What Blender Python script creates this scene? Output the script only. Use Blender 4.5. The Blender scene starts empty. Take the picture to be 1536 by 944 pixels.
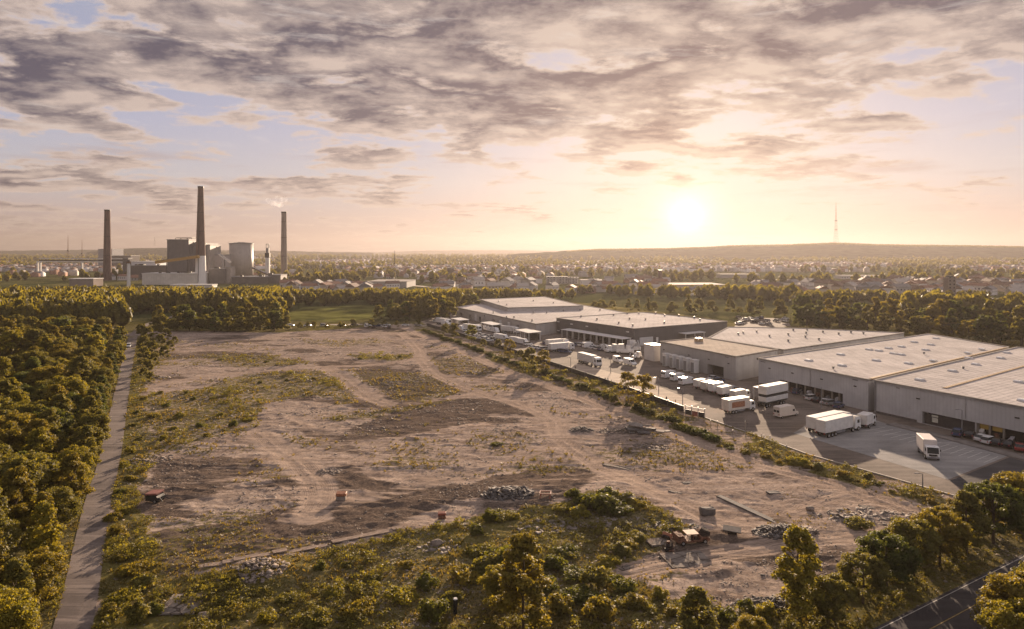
import bpy, bmesh, math, random
import numpy as np
from mathutils import Vector, Matrix

R = math.radians
rng = np.random.default_rng(7)
random.seed(7)
C = bpy.context.scene.collection
H = 42.0            # camera height
F = 1024.0          # focal length in photo pixels
HY = 378.0          # horizon row

def P(px, py, z=0.0):
    d = (H - z) * F / (py - HY)
    return ((px - 768.0) / F * d, d, z)
def proj(x, y, z=0.0):
    return 768.0 + F * x / y, HY + (H - z) * F / y

# ------------------------------------------------------------------ render / camera
sc = bpy.context.scene
sc.view_settings.view_transform = 'Standard'
sc.view_settings.look = 'None'
sc.view_settings.gamma = 1.0
EXPO = 1.45
sc.view_settings.exposure = EXPO
GAIN = 2 ** EXPO
sc.cycles.use_denoising = True
try:
    sc.cycles.denoiser = 'OPENIMAGEDENOISE'
    sc.cycles.denoising_prefilter = 'FAST'
except Exception:
    pass
sc.cycles.max_bounces = 5
sc.cycles.diffuse_bounces = 2
sc.cycles.glossy_bounces = 2
sc.cycles.transmission_bounces = 3
sc.cycles.volume_bounces = 1
sc.cycles.transparent_max_bounces = 6
sc.cycles.use_fast_gi = False

cd = bpy.data.cameras.new('camera')
cam = bpy.data.objects.new('camera', cd)
C.objects.link(cam)
cam.location = (0, 0, H)
cam.rotation_euler = (R(90), 0, 0)
cd.sensor_width = 36
cd.lens = 24
cd.shift_y = -(472 - HY) / 1536.0
cd.clip_start = 0.5
cd.clip_end = 60000
sc.camera = cam

SUN_AZ = math.atan2(1030 - 768, 1024)      # right of straight ahead
SUN_EL = R(10.5)
sl = bpy.data.lights.new('sun', 'SUN')
sl.energy = 5.0
sl.angle = R(0.6)
sl.color = (1.0, 0.75, 0.53)
so = bpy.data.objects.new('sun', sl)
C.objects.link(so)
sd = Vector((math.sin(SUN_AZ) * math.cos(SUN_EL), math.cos(SUN_AZ) * math.cos(SUN_EL), math.sin(SUN_EL)))
so.rotation_euler = sd.to_track_quat('Z', 'Y').to_euler()
so.location = (200, 800, 400)

# ------------------------------------------------------------------ node helpers
class NT:
    def __init__(s, tree):
        s.t = tree; s.n = tree.nodes; s.l = tree.links
    def new(s, typ, **kw):
        nd = s.n.new(typ)
        for k, v in kw.items():
            setattr(nd, k, v)
        return nd
    def link(s, a, b): s.l.new(a, b)
    def inp(s, sock, v):
        if isinstance(v, bpy.types.NodeSocket): s.l.new(v, sock)
        elif v is not None: sock.default_value = v
    def math(s, op, a, b=None, c=None, clamp=False):
        nd = s.new('ShaderNodeMath', operation=op, use_clamp=clamp)
        s.inp(nd.inputs[0], a)
        if b is not None: s.inp(nd.inputs[1], b)
        if c is not None: s.inp(nd.inputs[2], c)
        return nd.outputs[0]
    def vmath(s, op, a, b=None, out=0):
        nd = s.new('ShaderNodeVectorMath', operation=op)
        s.inp(nd.inputs[0], a)
        if b is not None: s.inp(nd.inputs[1], b)
        return nd.outputs[out]
    def noise(s, vec, scale, detail=6, rough=0.55, dist=0.0, lac=2.0):
        nd = s.new('ShaderNodeTexNoise')
        if vec is not None: s.link(vec, nd.inputs['Vector'])
        nd.inputs['Scale'].default_value = scale
        nd.inputs['Detail'].default_value = detail
        nd.inputs['Roughness'].default_value = rough
        nd.inputs['Distortion'].default_value = dist
        nd.inputs['Lacunarity'].default_value = lac
        return nd.outputs[0]
    def mix(s, fac, a, b, typ='MIX'):
        nd = s.new('ShaderNodeMix', data_type='RGBA', blend_type=typ)
        s.inp(nd.inputs[0], fac); 
        s.inp(nd.inputs[6], a if isinstance(a, bpy.types.NodeSocket) else (*a, 1.0)[:4])
        s.inp(nd.inputs[7], b if isinstance(b, bpy.types.NodeSocket) else (*b, 1.0)[:4])
        return nd.outputs[2]
    def smooth(s, v, lo, hi, a=0.0, b=1.0):
        nd = s.new('ShaderNodeMapRange', interpolation_type='SMOOTHSTEP')
        s.inp(nd.inputs[0], v)
        nd.inputs[1].default_value = lo; nd.inputs[2].default_value = hi
        nd.inputs[3].default_value = a; nd.inputs[4].default_value = b
        return nd.outputs[0]
    def attr(s, name):
        return s.new('ShaderNodeAttribute', attribute_name=name).outputs['Fac']

MATS = {}
def mat(name, col, rough=0.8, metal=0.0, var=0.12, scale=1.5, bump=0.0, bscale=6.0, spec=0.3, stain=0.0):
    if name in MATS: return MATS[name]
    m = bpy.data.materials.new(name); m.use_nodes = True
    t = NT(m.node_tree); b = m.node_tree.nodes['Principled BSDF']
    tc = t.new('ShaderNodeTexCoord').outputs['Object']
    n = t.noise(tc, scale, 5, 0.6)
    f = t.smooth(n, 0.3, 0.7)
    d = tuple(max(0, c * (1 - var)) for c in col); l = tuple(min(1, c * (1 + var)) for c in col)
    colr = t.mix(f, d, l)
    if stain:
        n2 = t.noise(tc, scale * 0.25, 6, 0.7, 0.4)
        colr = t.mix(t.math('MULTIPLY', t.smooth(n2, 0.5, 0.75), stain), colr, tuple(c * 0.45 for c in col))
    t.link(colr, b.inputs['Base Color'])
    b.inputs['Roughness'].default_value = rough
    b.inputs['Metallic'].default_value = metal
    b.inputs['Specular IOR Level'].default_value = spec
    if bump:
        bp = t.new('ShaderNodeBump'); bp.inputs['Strength'].default_value = bump
        t.link(t.noise(tc, bscale, 5, 0.6), bp.inputs['Height']); t.link(bp.outputs[0], b.inputs['Normal'])
    MATS[name] = m
    return m

def foliage_mat(name, dark, light, trans=0.45, rough=0.6):
    m = bpy.data.materials.new(name); m.use_nodes = True
    t = NT(m.node_tree); b = m.node_tree.nodes['Principled BSDF']
    out = m.node_tree.nodes['Material Output']
    oi = t.new('ShaderNodeObjectInfo')
    tint = t.attr('tint')
    geo = t.new('ShaderNodeNewGeometry')
    n = t.noise(geo.outputs['Position'], 0.35, 3, 0.6)
    v = t.math('ADD', t.math('MULTIPLY', tint, 0.6), t.math('MULTIPLY', t.smooth(n, 0.3, 0.7), 0.4))
    col = t.mix(v, dark, light)
    col = t.mix(1.0, col, oi.outputs['Color'], 'MULTIPLY')
    t.link(col, b.inputs['Base Color'])
    b.inputs['Roughness'].default_value = rough
    b.inputs['Specular IOR Level'].default_value = 0.25
    tr = t.new('ShaderNodeBsdfTranslucent')
    c2 = t.mix(1.0, col, (1.65, 1.50, 0.6), 'MULTIPLY')
    t.link(c2, tr.inputs['Color'])
    mx = t.new('ShaderNodeMixShader'); mx.inputs[0].default_value = trans
    t.link(b.outputs[0], mx.inputs[1]); t.link(tr.outputs[0], mx.inputs[2])
    t.link(mx.outputs[0], out.inputs['Surface'])
    MATS[name] = m
    return m

LEAF = foliage_mat('leaf', (0.085, 0.086, 0.022), (0.205, 0.180, 0.042), 0.5)
WEED = foliage_mat('weed', (0.090, 0.088, 0.024), (0.29, 0.210, 0.070), 0.35)
BARK = mat('bark', (0.10, 0.075, 0.05), 0.9)
M_WHITE = mat('white_paint', (0.76, 0.75, 0.73), 0.35, var=0.04, spec=0.5)
M_BOX = mat('truck_box', (0.68, 0.66, 0.63), 0.6, var=0.10, scale=0.8, stain=0.3, spec=.1)
M_BLACK = mat('black_rubber', (0.02, 0.02, 0.02), 0.8)
M_GLASS = mat('dark_glass', (0.02, 0.025, 0.03), 0.25, spec=0.5, var=0.0)
M_GREY = mat('grey_paint', (0.22, 0.22, 0.23), 0.4, var=0.05, spec=0.5)
M_DARKM = mat('dark_metal', (0.05, 0.05, 0.05), 0.5, 0.3)
M_STEEL = mat('steel', (0.45, 0.45, 0.45), 0.4, 0.6)
M_REDL = mat('red_lamp', (0.4, 0.02, 0.02), 0.3)
M_RUST = mat('rusted_metal', (0.17, 0.085, 0.055), 0.8, 0.1, var=0.5, scale=3.0, bump=0.3)
M_ORNG = mat('orange_paint', (0.34, 0.15, 0.085), 0.55, var=0.3, scale=3.0)
M_REDP = mat('faded_red_paint', (0.27, 0.09, 0.065), 0.6, var=0.3, scale=3.0)
M_CONC = mat('concrete', (0.235, 0.205, 0.18), 0.9, var=0.25, scale=1.2, bump=0.4, stain=0.3)
def cracked(name, col):
    m = bpy.data.materials.new(name); m.use_nodes = True; t = NT(m.node_tree); b = m.node_tree.nodes['Principled BSDF']
    pos = t.new('ShaderNodeNewGeometry').outputs['Position']
    v = t.new('ShaderNodeTexVoronoi', feature='DISTANCE_TO_EDGE'); v.inputs['Scale'].default_value = .55; t.link(pos, v.inputs['Vector'])
    n = t.noise(pos, .8, 7, .7, .5); n2 = t.noise(pos, 4, 5, .7)
    c = t.mix(t.smooth(n, .4, .62), tuple(x * .62 for x in col), col); c = t.mix(t.smooth(n2, .5, .7, 0, .5), c, tuple(x * .6 for x in col))
    c = t.mix(t.smooth(t.math('ADD', v.outputs['Distance'], t.math('MULTIPLY', t.math('SUBTRACT', n2, .5), .06)), .015, .05, .9, 0), c, (.06, .045, .035))
    c = t.mix(t.smooth(t.noise(pos, .45, 5, .65), .52, .62, 0, .85), c, (.20, .15, .12))
    t.link(c, b.inputs['Base Color']); b.inputs['Roughness'].default_value = .95; b.inputs['Specular IOR Level'].default_value = .1
    bp = t.new('ShaderNodeBump'); bp.inputs['Strength'].default_value = .6; bp.inputs['Distance'].default_value = .08; t.link(n2, bp.inputs['Height']); t.link(bp.outputs[0], b.inputs['Normal'])
    return m
M_SLAB = cracked('cracked_concrete', (.27, .235, .205))
M_DKCONC = mat('dark_concrete', (0.12, 0.11, 0.105), 0.9, var=0.3, scale=1.2, bump=0.4)
M_CHAR = mat('charred_metal', (0.045, 0.036, 0.032), 0.95, var=.5, scale=3, spec=0.05)
M_STONE = mat('rubble_stone', (0.21, 0.175, 0.15), 0.95, var=0.4, scale=0.7, bump=0.4)

def clad_mat(name, col, ang, pitch=0.9, roofy=False, rough=0.55, stain=0.3):
    """ribbed sheet cladding: vertical ribs as bump across direction ang"""
    m = bpy.data.materials.new(name); m.use_nodes = True
    t = NT(m.node_tree); b = m.node_tree.nodes['Principled BSDF']
    g = t.new('ShaderNodeNewGeometry')
    mp = t.new('ShaderNodeMapping'); mp.inputs['Rotation'].default_value = (0, 0, -ang)
    t.link(g.outputs['Position'], mp.inputs['Vector'])
    w = t.new('ShaderNodeTexWave', bands_direction='X'); t.link(mp.outputs[0], w.inputs['Vector'])
    w.inputs['Scale'].default_value = 0.31415 / pitch
    n = t.noise(mp.outputs[0], 0.12, 6, 0.65, 0.3)
    ms = t.new('ShaderNodeMapping'); ms.inputs['Scale'].default_value = (1.0, 1.0, 0.08); t.link(mp.outputs[0], ms.inputs['Vector'])
    st = t.noise(ms.outputs[0], 0.9, 5, 0.7)
    c = t.mix(t.smooth(n, 0.35, 0.7), tuple(x * 0.86 for x in col), tuple(x * 1.08 for x in col))
    c = t.mix(t.math('MULTIPLY', t.smooth(st, 0.5, 0.8), stain), c, tuple(x * 0.55 for x in col))
    c = t.mix(t.math('MULTIPLY', t.math('POWER', w.outputs['Fac'], 6.0), 0.14), c, tuple(x * 0.5 for x in col))
    t.link(c, b.inputs['Base Color'])
    b.inputs['Roughness'].default_value = rough
    bp = t.new('ShaderNodeBump'); bp.inputs['Strength'].default_value = 0.35; bp.inputs['Distance'].default_value = 0.05
    t.link(w.outputs['Fac'], bp.inputs['Height']); t.link(bp.outputs[0], b.inputs['Normal'])
    MATS[name] = m
    return m

# ------------------------------------------------------------------ mesh helpers
def new_obj(name, me, parent=None, loc=None):
    o = bpy.data.objects.new(name, me); C.objects.link(o)
    if parent is not None: o.parent = parent
    if loc is not None: o.location = loc
    return o
def tag(o, label=None, cat=None, group=None, kind=None):
    if label: o['label'] = label
    if cat: o['category'] = cat
    if group: o['group'] = group
    if kind: o['kind'] = kind
    return o
def thing(name, label, cat, loc=(0, 0, 0), rot=0.0, group=None):
    o = bpy.data.objects.new(name, None); C.objects.link(o)
    o.empty_display_size = 0.2
    o.location = loc; o.rotation_euler = (0, 0, rot)
    return tag(o, label, cat, group)
def copy_tree(o, parent=None):
    c = o.copy(); C.objects.link(c); c.parent = parent
    for ch in o.children: copy_tree(ch, c)
    return c

def np_mesh(name, V, Fc, mats, smooth=False, fattr=None, mi=None):
    """V (n,3), Fc (m,k) array of same-size faces or list of such arrays"""
    if isinstance(Fc, np.ndarray): Fc = [Fc]
    me = bpy.data.meshes.new(name)
    V = np.asarray(V, dtype=np.float32)
    me.vertices.add(len(V)); me.vertices.foreach_set('co', V.ravel())
    loops = np.concatenate([f.ravel() for f in Fc]).astype(np.int32)
    sizes = np.concatenate([np.full(len(f), f.shape[1], dtype=np.int32) for f in Fc])
    starts = np.concatenate([[0], np.cumsum(sizes)[:-1]]).astype(np.int32)
    me.loops.add(len(loops)); me.loops.foreach_set('vertex_index', loops)
    me.polygons.add(len(sizes)); me.polygons.foreach_set('loop_start', starts)
    me.polygons.foreach_set('loop_total', sizes)
    for m in (mats if isinstance(mats, (list, tuple)) else [mats]): me.materials.append(m)
    if mi is not None: me.polygons.foreach_set('material_index', np.asarray(mi, dtype=np.int32))
    if smooth: me.polygons.foreach_set('use_smooth', np.ones(len(sizes), dtype=bool))
    me.update(calc_edges=True)
    if fattr is not None:
        for k, a in fattr.items():
            dom = 'FACE' if len(a) == len(sizes) else 'POINT'
            at = me.attributes.new(k, 'FLOAT', dom); at.data.foreach_set('value', np.asarray(a, dtype=np.float32))
    return me

class MB:
    """collects simple shapes into one mesh"""
    def __init__(s): s.bm = bmesh.new(); s.mats = []
    def mi(s, m):
        if m not in s.mats: s.mats.append(m)
        return s.mats.index(m)
    def _fin(s, geom_verts, m, M=None):
        if M is not None: bmesh.ops.transform(s.bm, matrix=M, verts=geom_verts)
        i = s.mi(m)
        fs = set()
        for v in geom_verts: fs.update(v.link_faces)
        for f in fs: f.material_index = i
        return list(fs)
    def box(s, c, size, m, rot=0.0, bev=0.0, tilt=None):
        r = bmesh.ops.create_cube(s.bm, size=1.0)
        M = Matrix.Translation(c) @ Matrix.Rotation(rot, 4, 'Z')
        if tilt: M = M @ Matrix.Rotation(tilt[0], 4, 'X') @ Matrix.Rotation(tilt[1], 4, 'Y')
        M = M @ Matrix.Diagonal((*size, 1))
        s._fin(r['verts'], m, M)
        if bev:
            es = set()
            for v in r['verts']: es.update(v.link_edges)
            i = s.mi(m)
            rr = bmesh.ops.bevel(s.bm, geom=list(es), offset=bev, segments=1, affect='EDGES', profile=0.5)
            for f in rr['faces']: f.material_index = i
        return s
    def cyl(s, c, r, h, m, seg=16, r2=None, rot=None):
        """c = centre of bottom, along +Z unless rot matrix"""
        g = bmesh.ops.create_cone(s.bm, cap_ends=True, segments=seg, radius1=r, radius2=r if r2 is None else r2, depth=h)
        M = Matrix.Translation(c)
        if rot is not None: M = M @ rot
        M = M @ Matrix.Translation((0, 0, h / 2))
        s._fin(g['verts'], m, M)
        return s
    def tube(s, a, b, r, m, seg=8, r2=None):
        a = Vector(a); b = Vector(b); d = b - a
        q = d.to_track_quat('Z', 'Y').to_matrix().to_4x4()
        return s.cyl(a, r, d.length, m, seg, r2, q)
    def prism(s, pts, z0, z1, m, mtop=None, cap=True):
        bot = [s.bm.verts.new((p[0], p[1], z0)) for p in pts]
        top = [s.bm.verts.new((p[0], p[1], z1)) for p in pts]
        n = len(pts)
        area = sum(pts[i][0] * pts[(i + 1) % n][1] - pts[(i + 1) % n][0] * pts[i][1] for i in range(n))
        i0 = s.mi(m); i1 = s.mi(mtop or m)
        for i in range(n):
            j = (i + 1) % n
            f = s.bm.faces.new([bot[i], bot[j], top[j], top[i]] if area > 0 else [bot[j], bot[i], top[i], top[j]]); f.material_index = i0
        if cap:
            f = s.bm.faces.new(top if area > 0 else top[::-1]); f.material_index = i1
            f = s.bm.faces.new(bot[::-1] if area > 0 else bot); f.material_index = i0
        return s
    def profile(s, prof, y0, y1, m):
        """closed x-z outline extruded along y"""
        a = [s.bm.verts.new((p[0], y0, p[1])) for p in prof]; b = [s.bm.verts.new((p[0], y1, p[1])) for p in prof]
        i0 = s.mi(m); n = len(prof); fs = []
        for i in range(n):
            j = (i + 1) % n; fs.append(s.bm.faces.new([a[i], a[j], b[j], b[i]]))
        fs.append(s.bm.faces.new(a[::-1])); fs.append(s.bm.faces.new(b))
        bmesh.ops.recalc_face_normals(s.bm, faces=fs)
        for f in fs: f.material_index = i0
        return s
    def build(s, name, parent=None, loc=None, rot=None, smooth=False, jitter=0.0):
        if jitter:
            for v in s.bm.verts:
                v.co += Vector((random.uniform(-1, 1), random.uniform(-1, 1), random.uniform(-1, 1))) * jitter
        me = bpy.data.meshes.new(name); s.bm.to_mesh(me); s.bm.free()
        for m in s.mats: me.materials.append(m)
        if smooth:
            me.polygons.foreach_set('use_smooth', np.ones(len(me.polygons), dtype=bool))
        o = new_obj(name, me, parent, loc)
        if rot is not None: o.rotation_euler = (0, 0, rot)
        return o

# ------------------------------------------------------------------ numpy noise
_perm = np.random.default_rng(3).permutation(4096)
def vnoise(x, y, seed=0):
    xi = np.floor(x).astype(np.int64); yi = np.floor(y).astype(np.int64)
    xf = x - xi; yf = y - yi
    u = xf * xf * (3 - 2 * xf); v = yf * yf * (3 - 2 * yf)
    def h(a, b): return _perm[(_perm[(a + seed * 131) & 4095] + b) & 4095] / 4095.0
    return (h(xi, yi) * (1 - u) + h(xi + 1, yi) * u) * (1 - v) + (h(xi, yi + 1) * (1 - u) + h(xi + 1, yi + 1) * u) * v
def fbm(x, y, s, o=4, seed=0, g=0.5):
    t = 0; a = 1; n = 0
    for k in range(o):
        t = t + a * (vnoise(x / s * 2 ** k + 17.3 * k, y / s * 2 ** k - 9.1 * k, seed + k) - 0.5); n += a; a *= g
    return t / n * 2
def inpoly(x, y, pts):
    r = np.zeros(x.shape, bool); n = len(pts)
    for i in range(n):
        x0, y0 = pts[i]; x1, y1 = pts[(i + 1) % n]
        c = (y0 > y) != (y1 > y)
        with np.errstate(divide='ignore', invalid='ignore'):
            xx = (x1 - x0) * (y - y0) / (y1 - y0 + 1e-12) + x0
        r ^= c & (x < xx)
    return r
def smoothline(pts, n=6):
    p = [pts[0]] + list(pts) + [pts[-1]]; out = []
    for i in range(1, len(p) - 2):
        for k in range(n):
            t = k / n
            out.append(tuple(0.5 * ((2 * p[i][j]) + (-p[i-1][j] + p[i+1][j]) * t + (2*p[i-1][j] - 5*p[i][j] + 4*p[i+1][j] - p[i+2][j]) * t*t + (-p[i-1][j] + 3*p[i][j] - 3*p[i+1][j] + p[i+2][j]) * t**3) for j in (0, 1)))
    out.append(tuple(pts[-1])); return out
def wpoly(pts, z=0.0): return [P(a, b, z)[:2] for a, b in pts]
def line_dist(x, y, pts):
    """unsigned distance and signed side to polyline"""
    best = np.full(x.shape, 1e9); side = np.zeros(x.shape)
    for (x0, y0), (x1, y1) in zip(pts[:-1], pts[1:]):
        dx, dy = x1 - x0, y1 - y0; L2 = dx * dx + dy * dy + 1e-9
        t = np.clip(((x - x0) * dx + (y - y0) * dy) / L2, 0, 1)
        d = np.hypot(x - x0 - t * dx, y - y0 - t * dy)
        s = np.sign((x - x0) * dy - (y - y0) * dx)
        k = d < best; best = np.where(k, d, best); side = np.where(k, s, side)
    return best, side
def ss(v, a, b):
    t = np.clip((v - a) / (b - a), 0, 1); return t * t * (3 - 2 * t)

# ------------------------------------------------------------------ layout lines (photo coordinates -> ground)
LANE = smoothline(wpoly([(60, 1010), (108, 944), (145, 760), (164, 690), (177, 620), (188, 560), (196, 522), (201, 503), (216, 489), (245, 479), (268, 473)]))
DROAD = smoothline(wpoly([(596, 488), (680, 522), (780, 563), (900, 607), (1010, 650), (1120, 690), (1230, 722), (1330, 755), (1420, 790)]))
FENCE = wpoly([(640, 489), (684, 502), (760, 526), (840, 553), (921, 580), (1026, 618)])
KERB = wpoly([(1058, 627), (1130, 652), (1212, 682), (1330, 715), (1445, 748), (1560, 782)])
ROADR = wpoly([(1180, 1030), (1309, 944), (1536, 831), (1700, 775)])
TRACKS = [
    (smoothline(wpoly([(600, 499), (626, 520), (632, 542), (660, 565), (720, 590), (780, 607), (825, 628), (842, 655), (880, 687), (940, 717), (1000, 745), (1080, 778), (1160, 800)])), 2.6, 1.0),
    (DROAD, 2.6, 1.0),
    (smoothline(wpoly([(490, 552), (520, 572), (548, 592), (580, 606)])), 3.0, 0.9),
    (smoothline(wpoly([(232, 578), (330, 560), (450, 553), (560, 548), (628, 538)])), 2.4, 0.8),
    (smoothline(wpoly([(240, 523), (330, 512), (450, 507), (606, 499)])), 2.6, 0.7),
    (smoothline(wpoly([(940, 858), (1060, 832), (1200, 814), (1310, 800), (1400, 782)])), 2.2, 0.9),
    (smoothline(wpoly([(1185, 772), (1225, 755), (1270, 742), (1330, 735)])), 1.6, 0.7),
    (smoothline(wpoly([(385, 650), (440, 690), (480, 735), (470, 775)])), 3.4, 0.9),
    (smoothline(wpoly([(440, 775), (600, 735), (760, 690), (850, 655)])), 2.6, 0.5),
    (smoothline(wpoly([(350, 640), (520, 620), (640, 602), (740, 590)])), 2.0, 0.5),
]
VEG = [
    ([(186, 505), (205, 500), (262, 510), (232, 540), (212, 590), (215, 640), (232, 690), (214, 720), (205, 760), (228, 800), (240, 850), (246, 944), (250, 1000), (120, 1000), (160, 770), (180, 650)], 0.95),
    ([(215, 590), (300, 582), (370, 560), (500, 556), (545, 590), (520, 604), (470, 596), (400, 606), (388, 640), (300, 662), (230, 685), (208, 640)], 0.62),
    ([(240, 860), (330, 866), (430, 838), (610, 800), (700, 775), (760, 762), (830, 762), (880, 738), (960, 746), (1000, 768), (1052, 795), (1010, 800), (960, 840), (950, 865), (1000, 893), (1070, 905), (1130, 930), (1180, 900), (1230, 880), (1300, 850), (1340, 810), (1420, 760), (1560, 770), (1560, 1010), (200, 1010)], 0.9),
    ([(295, 530), (420, 533), (475, 546), (400, 552), (330, 548)], 0.6),
    ([(515, 532), (625, 531), (612, 543), (540, 542)], 0.7),
    ([(300, 518), (350, 511), (370, 520), (320, 527)], 0.5),
    ([(455, 625), (545, 613), (610, 606), (700, 597), (600, 618), (500, 632)], 0.6),
    ([(505, 556), (640, 558), (700, 585), (650, 602), (590, 600)], 0.5),
    ([(640, 535), (700, 538), (760, 556), (740, 566), (660, 562)], 0.5),
    ([(440, 512), (560, 508), (600, 514), (500, 522)], 0.5),
    ([(720, 645), (800, 650), (840, 680), (780, 690), (700, 670)], 0.45),
    ([(560, 672), (650, 660), (700, 668), (600, 690)], 0.4),
    ([(1130, 790), (1200, 760), (1290, 775), (1230, 800)], 0.3),
]
DARK = [
    ([(525, 556), (620, 553), (695, 585), (620, 598), (585, 596)], 0.9),
    ([(560, 628), (700, 604), (770, 600), (720, 632), (600, 655), (490, 662)], 0.75),
    ([(235, 800), (450, 762), (640, 742), (740, 712), (860, 698), (760, 730), (640, 768), (600, 788), (480, 825), (330, 852), (240, 860)], 0.9),
    ([(225, 680), (380, 686), (400, 712), (300, 728), (228, 745)], 0.7),
    ([(640, 536), (740, 543), (760, 562), (690, 566)], 0.6),
    ([(720, 735), (860, 700), (900, 715), (820, 765), (740, 770)], 0.7),
    ([(1100, 780), (1190, 770), (1200, 800), (1120, 805)], 0.5),
    ([(430, 640), (520, 650), (560, 690), (470, 670)], 0.5),
    ([(850, 630), (960, 620), (1030, 660), (960, 690)], 0.4),
    ([(930, 800), (1060, 815), (1070, 850), (990, 860)], 0.45),
]
YARD = [(640, 489), (684, 502), (760, 526), (840, 553), (921, 580), (1026, 618), (1058, 627), (1130, 652), (1212, 682), (1330, 715), (1445, 748), (1560, 782), (1900, 800), (1700, 640), (1300, 520), (1190, 496), (1180, 478), (1108, 476), (1100, 494), (940, 480), (700, 462), (630, 482)]
YARD_W = wpoly(YARD)

# ------------------------------------------------------------------ ground sheet
def axis(lo, hi, fine_lo, fine_hi, step, grow, stepf=None):
    a = [fine_lo]
    while a[-1] < fine_hi:
        a.append(a[-1] + (stepf(a[-1]) if stepf else step))
    s = a[-1] - a[-2]
    while a[-1] < hi:
        s *= grow; a.append(a[-1] + s)
    b = [fine_lo]; s = step
    while b[-1] > lo:
        s *= grow; b.append(b[-1] - s)
    return np.array(b[:0:-1] + a)
GX = axis(-16000, 16000, -110, 100, 0.42, 1.13)
GY = axis(-4000, 16000, 66, 400, 0.3, 1.10, lambda y: max(0.3, min(1.3, y * y * 2.2e-5)))
gx, gy = np.meshgrid(GX, GY)
ppx = 768 + F * gx / np.maximum(gy, 20); ppy = HY + H * F / np.maximum(gy, 20)
w1 = fbm(gx, gy, 9, 4, 5); w2 = fbm(gx, gy, 9, 4, 25)
kx = F / np.maximum(gy, 20); ky = F * H / np.maximum(gy, 20) ** 2
wx = gx + w1 * 2.6; wy = gy + w2 * 3.4
veg = np.zeros_like(gx); dark = np.zeros_like(gx)
for pl, a in VEG: veg = np.maximum(veg, inpoly(wx, wy, wpoly(pl)) * a)
for pl, a in DARK: dark = np.maximum(dark, inpoly(wx, wy, wpoly(pl)) * a)
def blur(a, n=2):
    for _ in range(n):
        a = (np.pad(a, 1, 'edge')[:-2, 1:-1] + np.pad(a, 1, 'edge')[2:, 1:-1] + np.pad(a, 1, 'edge')[1:-1, :-2] + np.pad(a, 1, 'edge')[1:-1, 2:] + 2 * a) / 6
    return a
SITE = [(186, 500), (262, 496), (420, 500), (600, 488), (700, 528), (900, 606), (1120, 690), (1330, 752), (1450, 790), (1560, 830), (1300, 944), (1180, 1020), (40, 1020), (100, 944), (140, 770), (160, 690)]
site = inpoly(gx, gy, wpoly(SITE)).astype(float)
veg = np.maximum(veg, 0.50 * ss(fbm(gx * .55 + 9, gy, 15, 5, 151, .6), .10, .34))
dark = np.maximum(dark, 0.85 * ss(fbm(gx * .45, gy + .2 * gx, 13, 5, 171, .62), .06, .30))
veg = np.where(inpoly(gx, gy, wpoly(SITE)), veg, 1.0)
ydm = inpoly(gx, gy, YARD_W)
veg = blur(veg, 3); dark = blur(dark, 3)
VERGE = wpoly([(596, 484), (640, 489), (840, 553), (1026, 618), (1212, 682), (1445, 748), (1480, 800), (1330, 765), (1230, 735), (1010, 668), (780, 580), (600, 498)])
veg = np.where(inpoly(gx, gy, VERGE), np.minimum(veg, .38 + .5 * ss(fbm(gx, gy, 7, 3, 77), -.1, .3)), veg)
track = np.zeros_like(gx); rut = np.zeros_like(gx)
near = (gy > 50) & (gy < 430) & (np.abs(gx) < 260)
xn, yn = gx[near], gy[near]
trn = np.zeros_like(xn); rtn = np.zeros_like(xn); ltn = np.full(xn.shape, 50.0)
for ln, w, a in TRACKS:
    dd, sg = line_dist(xn + fbm(xn, yn, 14, 2, 61) * 0.8, yn, ln)
    trn = np.maximum(trn, a * (1 - ss(dd, w * 0.7, w * 1.25)))
    ltn = np.where(dd < ltn, dd, ltn)
    for off in (0.75, 1.55):
        rtn = np.maximum(rtn, a * np.exp(-((np.abs(dd - off)) / 0.28) ** 2) * (0.5 + 0.5 * ss(fbm(xn, yn, 12, 2, 9 + int(w * 10)), -0.2, 0.3)))
track[near] = trn; rut[near] = rtn; lat = np.full_like(gx, 50.0); lat[near] = ltn
veg *= (1 - 0.85 * track)
dark *= (1 - 0.8 * track)
# relief
axu = (gx * 0.427 - gy * 0.904); axv = (gx * 0.904 + gy * 0.427)
relief = 0.42 * fbm(gx, gy, 34, 3, 1) + 0.22 * fbm(gx, gy * 1.6, 8, 4, 2, 0.6) * (1 - 0.6 * track) + 0.20 * fbm(gx, gy, 2.0, 3, 3, 0.7) * (1 - 0.5 * track)
relief += 0.30 * dark * fbm(gx, gy, 3.0, 4, 44, 0.7) + 0.25 * veg * fbm(gx, gy, 4, 3, 45)
# scraped ridges
ridge = np.abs(fbm(gx + 0.25 * gy, gy * 2.4, 26, 4, 71)); relief += 0.20 * np.exp(-(ridge / 0.05) ** 2) * (1 - track)
relief -= 0.14 * rut
d_l, _ = line_dist(xn, yn, LANE); d_r, _ = line_dist(xn, yn, [tuple(p) for p in ROADR])
flat = np.ones_like(gx); fn = np.ones_like(xn)
fn *= ss(d_l, 2.8, 5.5) * ss(np.abs(d_r), 7.6, 11)
dk, sk = line_dist(xn, yn, list(FENCE) + list(KERB))
yd = inpoly(xn, yn, YARD_W)
fn *= np.where(yd, 0.0, ss(dk, 1.0, 5.0))
flat[near] = fn; flat[~near] = 0
dd2, _ = line_dist(xn, yn, LANE)
Z = relief * flat * np.where(near, 1, 0)
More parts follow.
